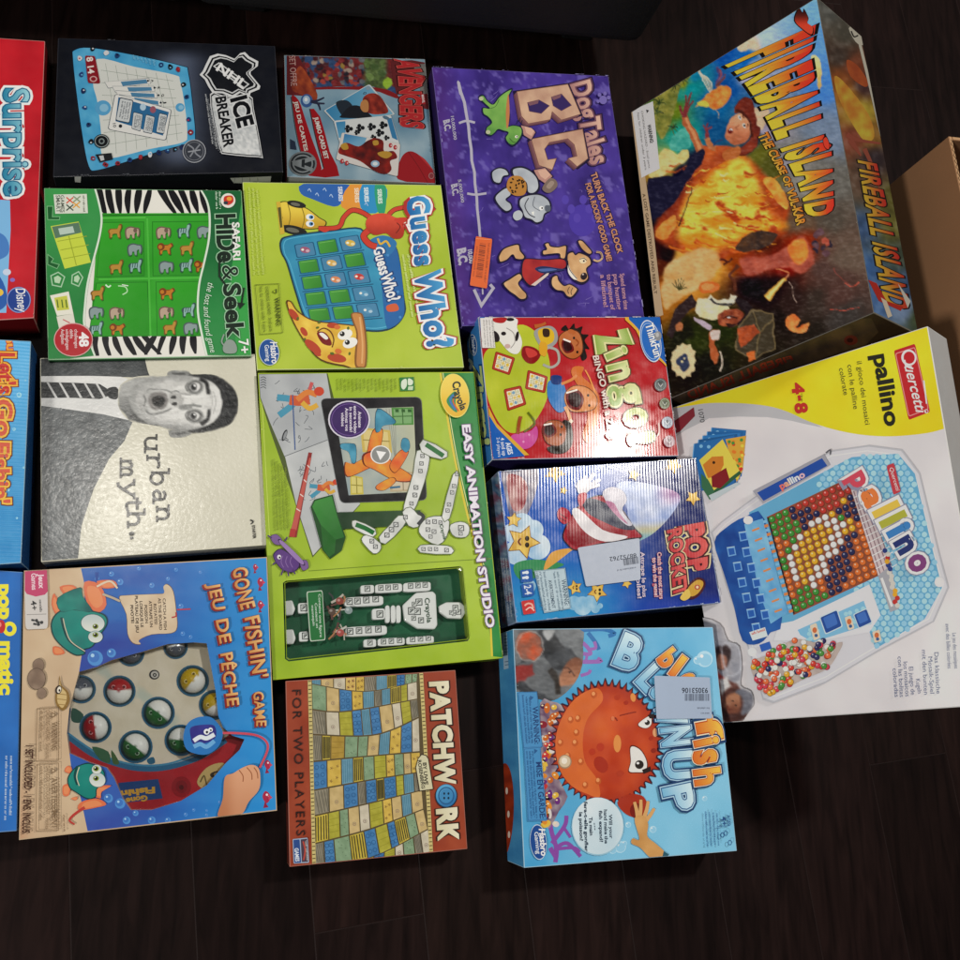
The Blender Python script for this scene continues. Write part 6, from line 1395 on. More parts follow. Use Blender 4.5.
    for p in ([(740, 712), (752, 730), (752, 748)], [(764, 704), (778, 722), (780, 742)], [(786, 704), (796, 720), (798, 738)]): s.sline(p, 3, '9a5c3c')
    s.sline([(672, 598), (730, 598), (790, 604), (822, 622), (828, 650), (804, 705)], 7, 'c84a5a')
    s.part('whale_picture')
    wh = smooth([(568, 610), (580, 570), (610, 550), (650, 548), (676, 570), (690, 600), (676, 640), (640, 664), (600, 660), (576, 645)], 5)
    s.poly(wh, '2a72b8'); s.shade(smooth([(592, 580), (632, 572), (664, 576), (668, 610), (640, 628), (600, 632), (590, 605)], 5), lambda u, v: mix('2c2a78', '3a3a94', nz(u, v, .03)), 8)
    s.sline([(600, 622), (620, 610), (640, 614), (664, 602)], 13, 'dce4ea'); s.sline([(600, 640), (620, 632), (640, 640), (664, 622)], 13, '6aa8d8'); s.ell(640, 594, 9, 9, 'e8ecf0'); s.ell(652, 588, 7, 7, 'e8ecf0'); s.ell(641, 595, 4, 4, '14142c'); s.ell(653, 589, 3, 3, '14142c')
    # toy inside the window
    f = Surf(b, b.w[0]-b.n*.0121, b.n, M_PLAST, z); f.part('toy_pond'); f.lim = [bil(s.lim, *t) for t in ((.02, .02), (.98, .02), (.98, .975), (.02, .975))]
    pond = [(150, 330), (245, 395), (345, 360), (440, 320), (520, 300), (660, 290), (690, 560), (680, 640), (600, 680), (500, 700), (420, 705), (350, 690), (280, 660), (215, 610), (180, 560)]
    wp = scal(W, 1.14)
    f.shade(wp, lambda u, v: mix(mix('dcd2ba', 'ece4d2', nz(u, v, .02)), 'b4ccc8', .55*sst(.08, .0, abs((v-420)/400-(u-330)/640)+.15*nz(u, v, .02)-.05)), 12)
    base = smooth([(205, 610), (280, 662), (350, 692), (430, 708), (520, 702), (620, 672), (700, 610), (760, 570), (800, 640), (650, 830), (400, 858), (180, 710)], 3)
    f.shade(base, lambda u, v: mix('a8202a', 'c02c34', nz(u, v, .015)), 16)
    f.line(smooth([(205, 604), (280, 660), (350, 690), (430, 708), (520, 704), (620, 672), (700, 620)], 5, False), 16, '2f6f9a'); f.line(smooth([(208, 596), (285, 650), (352, 680), (430, 697), (520, 693), (620, 660)], 5, False), 6, '4a94bc')
    for p, c in (([(225, 520), (258, 540), (250, 565), (222, 560)], '2f5a4a'), ([(285, 640), (335, 655), (340, 690), (310, 680)], '3c6a4a'), ([(345, 650), (370, 690), (350, 692)], '4a6a3c'), ([(455, 680), (475, 672), (480, 690), (462, 694)], '2f6a8a')): f.blob(p, c, n=3)
    f.poly([(366, 752), (490, 740), (504, 800), (380, 815)], '244a86')
    f.text('Fishin', (480, 764), (372, 778), 18, 'd8a83a', bold=.05, jit=.06); f.text('Gone', (456, 790), (390, 800), 16, 'd8a83a', bold=.05, jit=.06)
    f.blob([(610, 750), (640, 705), (690, 690), (712, 720), (680, 760), (640, 775)], 'd0b878', n=4); f.ell(668, 726, 18, 10, '3c3020', -10); f.ell(670, 726, 8, 6, 'c8b070'); f.sline([(620, 750), (632, 730), (640, 760)], 4, '6a5a30'); f.sline([(690, 735), (712, 722)], 6, 'b8a060')
    f.ell(562, 764, 30, 32, '9a1c24'); f.ell(562, 764, 18, 20, '861820'); f.ell(562, 766, 7, 8, '5a1014')
    f.ell(478, 417, 16, 15, '2c2c2e'); f.ell(479, 417, 12, 11, 'c8c6c0'); f.ell(479, 418, 6, 6, '2c2c2e'); f.ell(479, 418, 2.5, 2.5, 'c8c6c0')
    def ring(x, y, r):
        f.ell(x, y, r*1.26, r*1.22, '2b6486'); f.shade(ellp(x, y, r*1.14, r*1.1, 0, 30), lambda u, v: mix('12303e', '1f4c5c', nz(u, v, .03)), 9)
    fishes = [(370, 468, 40, 'r', 0), (296, 580, 40, 'r', 270), (597, 436, 40, 'y', 315), (490, 535, 41, 'g', 215), (420, 640, 42, 'g', 215), (560, 620, 40, 'g', 190), (405, 350, 34, 'n', 180), (544, 332, 30, 'n', 180), (252, 462, 36, 'n', 0), (664, 510, 38, 'y', 320)]
    for x, y, r, c, a in fishes: ring(x, y, r)
    ctr = (470, 530)
    for x, y, r, c, a in fishes:         # each toy fish is a dome half coloured, half white
        me = Mesh(); dk = {'r': 'a82428', 'y': 'c8a81c', 'g': '2a6a34', 'n': '5a606c'}[c]; ca, sa = math.cos(math.radians(a)), math.sin(math.radians(a)); R = r*.97
        nr, na = 7, 24; P = []; K = []; Fc = []
        for i in range(nr+1):
            ph = i/nr*math.pi/2
            for j in range(na):
                t = 2*math.pi*j/na; lx, ly = R*math.cos(ph)*math.cos(t), R*math.cos(ph)*math.sin(t)
                P.append(f.m((x+lx, y+ly), 0)+b.n*(.0006+.0092*math.sin(ph)))
                side = lx*(-sa)+ly*ca; K.append(col(dk if side < (0 if i < nr else 1) else 'eceeec'))
        for i in range(nr):
            for j in range(na): Fc.append((i*na+j, i*na+(j+1) % na, (i+1)*na+(j+1) % na, (i+1)*na+j))
        me.add(P, Fc, K)
        for q in (-.42, .42):            # goggle eyes moulded on the coloured half
            ex, ey = .30*R*sa+q*R*ca, -.30*R*ca+q*R*sa; pc = f.m((x+ex, y+ey), 0); k = .86
            for rr_, hh, kc in ((.17, .0087, mix(dk, 'ffffff', .55)), (.11, .0093, mix(dk, '000000', .2)), (.05, .0096, '101010')):
                me.add([f.m((x+ex+rr_*R*math.cos(t*.5236), y+ey+rr_*R*math.sin(t*.5236)), 0)+b.n*hh for t in range(12)]+[f.m((x+ex+rr_*R*.9*math.cos(t*.5236), y+ey+rr_*R*.9*math.sin(t*.5236)), 0)+b.n*(hh-.003) for t in range(12)], [tuple(range(12))]+[(t, (t+1) % 12, 12+(t+1) % 12, 12+t) for t in range(12)], [col(kc)]*24)
        b.parts.append(('toy_fish', me, M_PLAST, 'toy_pond'))
    w = Surf(b, b.w[0]-b.n*.0010, b.n, M_FILM, z); w.part('clear_window'); w.poly(scal(W, 1.01), 'ffffff')
    b.wear(26, 'e0d8cc', 16)
    b.done()
def box_patchwork():
    q = [(285.5, 681), (455.5, 670), (467.5, 849), (289.5, 867)]
    b = GameBox('square rust red box with a quilt of coloured patches and cream lettering', q, .04,
                ['5a2018', '521c14', '4a1812', '5f241a'], '8e3a2a', M_CARD, edge='a8695a', z=(270, 650, 4), lid=.035)
    s = b.top; F = full(s, q); s.part('cover_background')
    s.shade(F, lambda u, v: mix('a2482c', '8c3620', nz(u, v, .012)), 22)
    s.part('quilt_picture')
    Q = [(160, 118), (606, 92), (648, 806), (176, 858)]
    s.poly(Q, '5a4c30'); rr = random.Random(21)
    tl = [[(170, 118), (588, 94)], [(172, 136), (592, 118)], [(176, 240), (592, 190)], [(180, 236), (590, 262)], [(182, 346), (600, 340)], [(184, 446), (600, 414)], [(200, 560), (606, 486)], [(214, 666), (610, 572)], [(222, 782), (620, 640)], [(228, 862), (630, 750)], [(220, 864), (634, 800)]]
    rows = [([(172, 120), (590, 94)], [(176, 140), (590, 120)]), ([(176, 140), (590, 120)], [(180, 236), (590, 196)]), ([(180, 238), (590, 198)], [(182, 336), (592, 264)])]
    Lx = [(168, 118), (172, 134), (180, 240), (184, 342), (190, 446), (204, 560), (214, 662), (220, 770), (222, 856)]
    Rx = [(588, 96), (592, 124), (594, 192), (598, 268), (600, 344), (606, 414), (612, 492), (618, 572), (624, 650), (634, 806)]
    bands = [[(168, 119), (380, 106), (590, 95)], [(172, 134), (380, 166), (588, 126)], [(178, 238), (300, 246), (590, 196)], [(182, 338), (420, 340), (596, 268)], [(186, 446), (400, 424), (600, 408)], [(198, 562), (400, 520), (604, 488)], [(212, 664), (400, 612), (608, 560)], [(220, 776), (400, 716), (614, 636)], [(224, 856), (400, 832), (632, 716)], [(178, 866), (440, 838), (646, 808)]]
    bands = [smooth([(166+1.2*k, x[0][1])]+x[1:], 10, False) for k, x in enumerate(bands)]
    kinds = ['y', 'b', 's', 'l', 't', 'v', 'g', 'w', 'z', 'f', 'o']
    basec = {'y': 'd8b44a', 'b': '3f7cb4', 's': '6a9cb4', 'l': 'b0aa34', 't': 'd0b478', 'v': '8e8672', 'g': '82a07c', 'w': 'd2c8b0', 'z': 'd0b83e', 'f': 'deba62', 'o': 'b08e34'}
    order = 'sgltgbwlzf' 'bgyltvwbsg' 'yzvsbwvgls' 'gbzvslzbwo' 'togwbglytv' 'sslzyvgbtl' 'wbylvgzbtl' 'zygbftlvws' 'blvgysztwb'
    s.L += 1
    for r in range(9):
        T, Bm = bands[r], bands[r+1]; x = 0; n = 10 if r else 11
        ws = [rr.uniform(.7, 1.35)*(1.25-.45*i/n) for i in range(n)]; tot = sum(ws)
        L = s.L
        for i in range(n):
            a, e = x/tot, (x+ws[i])/tot; x += ws[i]; g = .05/n
            p = lambda t, v: tuple(pol_at(T, t)[j]*(1-v)+pol_at(Bm, t)[j]*v for j in (0, 1))
            qd = [p(a+g, .03), p(e-g, .03), p(e-g, .97), p(a+g, .97)]; k = order[(r*10+i*3+r) % len(order)]
            s.L = L; s.shade(qd, lambda u, v: mix(mix(basec[k], '000000', .12), mix(basec[k], 'ffffff', .08), nz(u, v, .05)), 9)
            LL = s.L
            if k in 'sz':
                for t in (.12, .3, .5, .7, .88): s.line([bil(qd, t, .04), bil(qd, t, .96)], 4 if k == 's' else 5, '4f7f94' if k == 's' else '4a4424', LL+1)
            elif k == 'v':
                for t in (.1, .3, .5, .7, .9): s.line([bil(qd, t, .03), bil(qd, min(1, t+.25), .97)], 3, '5f5c50', LL+1)
            elif k == 'b':
                for u_ in (.25, .7):
                    for v_ in (.2, .5, .8): s.outl(ellp(*bil(qd, u_, v_), 8, 8, 0, 8), 2.5, '2a5a8a', LL+1)
            elif k in 'yf':
                for c_ in ((.3, .3), (.7, .7), (.25, .8), (.75, .25)):
                    cx, cy = bil(qd, *c_)
                    for a_ in range(5): s.line([(cx, cy), (cx+7*math.cos(a_*1.257), cy+7*math.sin(a_*1.257))], 2.2, '8a6a34' if k == 'y' else '6a3a30', LL+1+a_ % 2)
            elif k in 'lo':
                for t in (.25, .5, .75): s.line([bil(qd, .05, t), bil(qd, .95, t)], 2, mix(basec[k], '000000', .2), LL+1)
            elif k in 'tw':
                cx, cy = bil(qd, .5, .65); s.outl(ellp(cx, cy, 7, 7, 0, 10), 2, '8a7a68', LL+1); s.ell(cx, cy, 2.5, 2.5, '7a5a5a', L=LL+2, n=8)
            else:
                for c_ in range(8): cx, cy = bil(qd, rr.uniform(.1, .9), rr.uniform(.1, .9)); s.ell(cx, cy, 2, 2, mix(basec[k], '000000', .3), L=LL+1, n=6)
        s.L = L+4
    s.part('stitched_border')
    for a, e in (((158, 118), (176, 858)), ((604, 92), (644, 806))):
        s.line([a, e], 15, 'c9b878', L=s.L+1); s.L += 1
        for k in range(46):
            t = (k+.5)/46; x, y = a[0]+(e[0]-a[0])*t, a[1]+(e[1]-a[1])*t; s.line([(x-6, y), (x+6, y-(1))], 3.4, '3a2418', L=s.L+1)
        s.L += 1
    s.part('title_lettering')
    K = '2a1410'; Cc = lambda x, y: mix('d2caa6', 'e6dfc4', y)
    s.text('PATCHW', (0, 0), (1, 0), 1, Cc, [(.05, K)], bold=.055, base=[(640, 126), (652, 300), (666, 540)], top=[(708, 122), (722, 300), (738, 536)], sp=.035)
    s.text('RK', (0, 0), (1, 0), 1, Cc, [(.05, K)], bold=.055, base=[(668, 634), (676, 764)], top=[(742, 626), (750, 758)], sp=.035)
    s.ell(704, 584, 45, 48, '14283a'); s.shade(ellp(704, 582, 41, 45, 0, 32), lambda u, v: mix('2f74ac', '5aa4d0', sst(40, -40, (u-704)*.5+v-582)), 8); s.outl(ellp(704, 583, 30, 33), 5, '245a8a'); s.ell(704, 583, 25, 28, '3f86b8')
    for x, y in ((696, 574), (713, 574), (696, 592), (713, 592)): s.ell(x, y, 4, 5, '142c44')
    s.text('FOR TWO PLAYERS', (88, 156), (106, 744), 34, '2e1714', bold=.006, sp=.12)
    s.part('author_tag')
    s.poly([(590, 434), (604, 416), (624, 420), (634, 434), (654, 558), (596, 566), (580, 470)], '3a2a1c'); s.poly([(592, 436), (606, 420), (622, 423), (631, 436), (650, 555), (599, 562), (584, 470)], 'd0cba8')
    s.text('BY UWE', (610, 450), (618, 540), 14, '2e2a20', bold=.03, jit=.05); s.text('ROSENBERG', (590, 440), (606, 556), 13, '2e2a20', bold=.03, jit=.05)
    s.part('logo_badge')
    s.poly(rquad((90, 756), (150, 750), (156, 850), (94, 854), .06), 'a0b4cc'); s.poly(rquad((93, 759), (118, 757), (124, 850), (97, 851), .06), '2a4a8a'); s.text('GAMES', (98, 792), (102, 846), 15, 'dfe6ee', bold=.03); s.poly([(122, 757), (148, 754), (152, 846), (127, 848)], '4a3a4a'); s.sline([(132, 765), (140, 800), (134, 840)], 6, 'b8483a'); s.greek((140, 762), (146, 840), 7, 'c8c4bc', 1)
    b.wear(24, 'c08a78', 13)
    b.done()
def box_pufferfish():
    q = [(512.7, 629), (713, 627), (737, 851), (524, 868)]
    b = GameBox('light blue box with a big orange spiky pufferfish and a grey barcode sticker', q, .064,
                ['2f6fa8', '2a6498', '3a7cae', '3a8ac4'], '4aa4d4', M_GLOSS, edge='a8cce0', z=(480, 610, 3.4286))
    s = b.top; F = full(s, q); s.part('cover_background')
    s.shade(F, lambda u, v: mix(mix('3c98cc', '78c0e2', sst(250, 800, u+.5*(v-420))), 'a4d4ec', .4*nz(u, v, .008)), 18)
    L = s.L
    for x, y, r in ((770, 168, 28), (745, 172, 14), (508, 736, 10), (593, 752, 12), (770, 646, 9), (480, 812, 21), (455, 822, 14), (495, 800, 9), (553, 122, 12)):
        s.L = L; s.ell(x, y, r, r, 'b4dcee', n=18); s.ell(x+r*.1, y+r*.1, r*.75, r*.75, '92cae6', n=16); s.ell(x-r*.35, y-r*.35, r*.22, r*.22, 'f0f8fc', n=8)
    s.part('coral_picture')
    for P, w, c in (([(338, 70), (420, 66), (460, 80), (440, 90)], 14, '2a70b0'), ([(370, 78), (395, 110), (408, 136)], 14, '2a70b0'), ([(352, 112), (370, 130), (378, 150), (352, 150)], 13, '9a68b4'), ([(392, 108), (396, 130), (372, 135)], 11, '9a68b4'), ([(352, 178), (410, 176), (402, 166)], 14, '9a68b4'), ([(345, 225), (372, 216), (378, 205)], 11, '9a68b4'), ([(368, 150), (362, 180)], 9, '9a68b4'),
                    ([(258, 865), (262, 820), (245, 760), (240, 720)], 15, '8a4ca4'), ([(264, 812), (300, 800), (345, 845)], 13, '8a4ca4'), ([(246, 800), (290, 740), (296, 705)], 14, '8a4ca4'), ([(258, 820), (320, 815), (342, 830)], 11, '8a4ca4'), ([(290, 750), (310, 780)], 10, '8a4ca4'), ([(240, 815), (262, 850)], 16, '8a4ca4')): s.sline(P, w, c)
    s.part('player_photo')
    ph = smooth([(116, 66), (335, 62), (352, 120), (350, 190), (325, 250), (280, 295), (240, 312), (190, 302), (150, 280), (116, 262)], 3)
    P = Painter(5, 5, .03)
    P.shade((smooth([(200, 68), (240, 66), (275, 110), (340, 165), (330, 215), (255, 205), (220, 160), (170, 180), (130, 190), (150, 250), (250, 310), (190, 302), (116, 262), (116, 200), (140, 180)], 3)), lambda u, v: mix('25272b', '4c5056', nz(u, v, .02)), 10)
    P.shade(smooth([(130, 90), (165, 75), (205, 95), (212, 140), (190, 172), (145, 165), (125, 130)], 4), lambda u, v: mix('c8502a', '8a5a4a', nz(u, v, .03)), 8)
    P.outl(ellp(172, 125, 46, 52), 2.5, 'b0a8a4'); P.poly([(118, 195), (180, 190), (190, 220), (150, 245), (118, 250)], '8e2c28')
    P.shade(smooth([(270, 230), (290, 190), (318, 166), (345, 165), (350, 195), (325, 245), (290, 262), (268, 258)], 4), lambda u, v: mix('7a4a34', 'b0785a', sst(160, 250, v)), 8)
    P.sline([(285, 200), (310, 205), (325, 225)], 5, '4a2a20'); P.blob([(216, 66), (252, 70), (240, 100), (222, 95)], 'a8aaac'); P.ell(306, 214, 6, 4, '2a1a14'); P.sline([(240, 205), (262, 240), (270, 290)], 18, '2a2420')
    P.flush(s, ph, lambda u, v: mix('55585c', '7c8084', nz(u, v, .012)+.3*sst(250, 340, u)), 4)
    s.part('sweets_photo')
    sw = smooth([(206, 318), (240, 312), (285, 330), (290, 380), (262, 480), (270, 580), (300, 640), (270, 690), (240, 745), (226, 720), (206, 500)], 2)
    s.shade(sw, lambda u, v: mix('b8b0b0', '5a3a5a', nz(u, v, .04)), 8); rr = random.Random(14); L = s.L
    for k in range(46):
        y = rr.uniform(322, 735); x = rr.uniform(212, 268 if y < 640 else 266); s.L = L+(k % 6)
        s.ell(x, y, rr.uniform(8, 19), rr.uniform(7, 13), rr.choice(['d8a02c', 'e0b844', 'c83a34', '6a2a7a', 'c8641e', '8a2030', 'd8d0cc', 'e08a2c', '4a2048']), rr.uniform(0, 180), n=10); s.ell(x-3, y-3, 4, 3, 'f0e0b8', n=6)
    s.L = L+8
    s.part('pufferfish_picture')
    cx, cy, R = 432, 458, 178
    pts = []; rs = random.Random(5)
    for k in range(150):
        t = 2*math.pi*k/150; r = R*(1+.01*math.sin(3*t))
        if k % 3 == 1: r *= 1.075+rs.uniform(0, .045)
        pts.append((cx+r*.99*math.cos(t), cy+r*1.10*math.sin(t)))
    s.poly([(cx+(x-cx)*1.0+2, cy+(y-cy)*1.0-3) for x, y in scal(pts, 1.012, (cx, cy))], '2a1630')
    def puff(u, v):
        c = mix('d2572a', 'b63a1c', nz(u, v, .012)); d = math.hypot(u-cx, (v-cy)/1.1)/R
        c = mix(c, 'e88040', .5*sst(.5, 0, math.hypot(u-400, v-400)/R)); return mix(c, '9c2a18', .6*sst(.75, 1.05, d))
    s.shade(pts, puff, 9); s.outl(pts, 4, '4a1420')
    s.shade(smooth([(400, 268), (330, 300), (280, 370), (258, 450), (270, 540), (310, 600), (370, 632), (410, 640), (400, 580), (360, 520), (352, 440), (370, 370), (420, 310)], 5), lambda u, v: mix('dd7034', 'cf6430', nz(u, v, .02)), 10)
    s.blob([(508, 632), (560, 640), (575, 690), (545, 712), (500, 700), (470, 660)], 'a8321c', n=4); s.ell(535, 688, 22, 26, '7a1c12')
    for x, y, rx, ry, a, c in ((470, 458, 13, 30, 0, 'e0904a'), (524, 300, 9, 15, -10, 'e0904a'), (414, 530, 22, 30, -30, 'a82f1a'), (412, 470, 13, 14, 0, 'b8381e'), (470, 300, 10, 9, 0, 'b23a1e'), (384, 486, 11, 11, 0, 'b8381e'), (600, 420, 9, 15, 0, 'e0a070'), (585, 440, 7, 7, 0, 'a82f1a'), (500, 318, 8, 7, 0, 'a82f1a'), (480, 560, 12, 10, 0, 'b23a1e'), (594, 482, 9, 8, 0, '8e2616')): s.ell(x, y, rx, ry, c, a)
    L = s.L
    for x, y in ((310, 376), (335, 372), (275, 455), (325, 455), (390, 290), (345, 520), (300, 500), (405, 586), (360, 600), (330, 420)): s.L = L; s.ell(x, y, 10, 12, 'c05a28', n=12); s.ell(x-2, y-3, 6, 7, 'e89a60', n=10)
    s.ell(290, 520, 23, 24, 'a8896c'); s.ell(290, 519, 19, 20, 'd6c2a4'); s.ell(288, 517, 10, 11, 'eee4d4')
    s.sline([(448, 372), (462, 370), (470, 380)], 4, '8a2414'); s.sline([(478, 362), (520, 352), (534, 350)], 3.5, '8a2414'); s.ell(454, 372, 6, 8, 'd8744a')
    for e, p in (([(516, 470), (548, 480), (570, 520), (565, 552), (535, 556), (510, 552), (516, 520)], (545, 530)), ([(542, 390), (570, 368), (584, 366), (586, 390), (572, 404), (552, 402)], (572, 386))):
        o = smooth(e, 5); s.poly(scal(o, 1.08), '5a1c10'); s.poly(o, 'e4e2de'); s.ell(*p, 15 if p[1] > 500 else 9, 15 if p[1] > 500 else 9, '2a2420'); s.ell(p[0]-5, p[1]-5, 5, 4, 'f4f2ee')
    s.poly([(554, 548), (582, 536), (586, 552), (560, 562)], '2a1c1c'); s.poly([(574, 360), (594, 356), (598, 372), (580, 372)], '2a1c1c')
    s.part('hand_picture')
    for a, e in (((540, 720), (528, 658)), ((545, 715), (550, 650)), ((560, 715), (575, 655)), ((565, 725), (596, 680))): s.sline([a, ((a[0]+e[0])/2+2, (a[1]+e[1])/2), e], 15, 'd6a468', w1=10)
    s.shade(smooth([(528, 715), (560, 705), (575, 735), (572, 775), (600, 800), (632, 830), (628, 852), (585, 850), (548, 815), (518, 800), (522, 782), (545, 785)], 4), lambda u, v: mix('d8a566', 'c08a4c', nz(u, v, .02)), 9); s.poly([(628, 826), (646, 838), (640, 850), (622, 852)], '2a5a6a')
    s.part('speech_bubble')
    s.ell(402, 742, 90, 100, '9ac4d8'); s.shade(ellp(402, 740, 87, 97, 0, 36), lambda u, v: mix('c0d8e4', 'dfe9ee', nz(u, v, .01)), 20)
    for k, t in enumerate(('Will your', 'hand make the', 'fish expand?', '...', 'Ta main', 'fera-t-elle gonfler', 'le poisson?')):
        x = 440-k*17; h = len(t)*4.5; s.text(t, (x, 742-h), (x+3, 742+h), 11, '2a3c50', bold=.03)
    s.part('warning_panel')
    s.poly([(128, 282), (194, 280), (200, 330), (212, 470), (148, 474), (132, 330)], '4a8fc4'); s.outl([(130, 284), (193, 282), (212, 468), (149, 472)], 1.5, '2c5c92')
    s.poly([(148, 474), (206, 468), (228, 722), (162, 724)], '4a8fc4'); s.outl([(150, 477), (204, 471), (225, 718), (164, 721)], 1.5, '2c5c92')
    s.text('WARNING:', (178, 332), (186, 460), 18, '1f3f74', bold=.02); s.text('MISE EN GARDE:', (190, 520), (204, 716), 18, '1f3f74', bold=.02); s.poly([(196, 482), (184, 476), (184, 494)], '2c5c92'); s.poly([(182, 300), (170, 294), (170, 312)], '2c5c92')
    for k in range(3): s.greek((142+k*12, 292+k*4), (156+k*9, 458), 7, '2c5c92', k); s.greek((156+k*10, 484), (172+k*9, 712), 7, '2c5c92', k+5)
    s.part('logo_badge')
    ov = ellp(198, 795, 27, 58, -5, 30); s.poly(scal(ov, 1.05), 'c8d8e8'); s.poly(ov, '1d4a92'); s.text('Hasbro', (200, 748), (208, 842), 20, 'f2f4f6', bold=.03, shear=.15); s.text('Gaming', (184, 760), (192, 836), 14, 'e6ebf0', bold=.01)
    s.part('title_lettering')
    bb = lambda x, y: mix('7ab8da', 'd0e8f2', y); D = '1f3f6c'
    def big(t, p0, p1, h, c=bb, o=((.085, D), (.045, 'b0d4e8'), (.022, '2a5a8c'))): s.text(t, p0, p1, h, c, list(o), bold=.035)
    big('B', (448, 178), (522, 208), 108); big('L', (528, 240), (568, 282), 100)
    big('O', (582, 258), (592, 318), 100); big('W', (600, 322), (612, 398), 94); big('N', (618, 404), (626, 472), 94)
    big('U', (628, 484), (636, 586), 92); big('P', (622, 606), (640, 690), 92)
    yo = lambda x, y: mix('d8702a', 'ecc04a', y)
    o2 = [(.075, D), (.035, 'f0e6c8'), (.018, 'b8481c')]
    for t, p0, p1, h in (('b', (600, 168), (628, 204), 66), ('l', (640, 214), (664, 232), 74), ('o', (676, 232), (690, 262), 70), ('f', (736, 382), (746, 436), 78), ('i', (730, 446), (736, 474), 82), ('s', (728, 486), (736, 532), 104), ('h', (728, 546), (736, 606), 84)):
        s.text(t, p0, p1, h, yo, o2, bold=.035)
    s.part('price_sticker', M_STICK)
    st = [(592, 226), (782, 232), (790, 372), (600, 374)]
    s.poly(rquad(*st, r=.03), 'a4b4cc')
    s.text('93053106', (776, 268), (686, 268), 17, '2c3444', bold=.02); s.bars([(696, 288), (780, 288), (780, 312), (696, 312)], '4c566a', 22); s.greek((780, 334), (740, 334), 6, '5c6478', 1); s.greek((780, 352), (752, 352), 6, '5c6478', 2)
    s.part('age_badge')
    for t, x, y, h in (('AGES', 840, 702, 10), ('4+', 820, 708, 17)): s.text(t, (x, y), (x+3, y+(36 if h < 12 else 32)), h, '274f86', bold=.02)
    s.line([(806, 742), (850, 738)], 2, '274f86')
    for x, y in ((836, 764), (850, 796), (824, 770)): s.outl(ellp(x, y, 6, 8, 0, 10), 2.5, '274f86')
    for k in range(4): s.greek((764+k*13, 690+k*2), (770+k*13, 806), 7, '3a6a9c', k)
    l = b.side(3, s.z); l.part('side_print')
    l.shade([(58, 195), (64, 70), (112, 66), (150, 884), (94, 866)], lambda u, v: mix('3a86c0', '4f9fd2', nz(u, v, .02)), 14)
    l.poly([(76, 80), (92, 78), (98, 200), (82, 204)], 'a8c4dc')
    for k in range(10): l.line([(82+k*.4, 90+k*11), (95+k*.4, 88+k*11)], 3, '5c7c9c', L=l.L)
    l.L += 1; l.shade(clip_convex(ellp(80, 690, 36, 165, 2, 40), [(64, 70), (112, 66), (150, 884), (94, 866), (60, 200)]), lambda u, v: mix('b8401c', '7a2412', nz(u, v, .03)), 9)
    for x, y in ((92, 620), (98, 700), (100, 770)): l.ell(x, y, 4, 12, 'e8d8c8')
    b.wear(38, 'd8e8f0', 14)
    b.done()
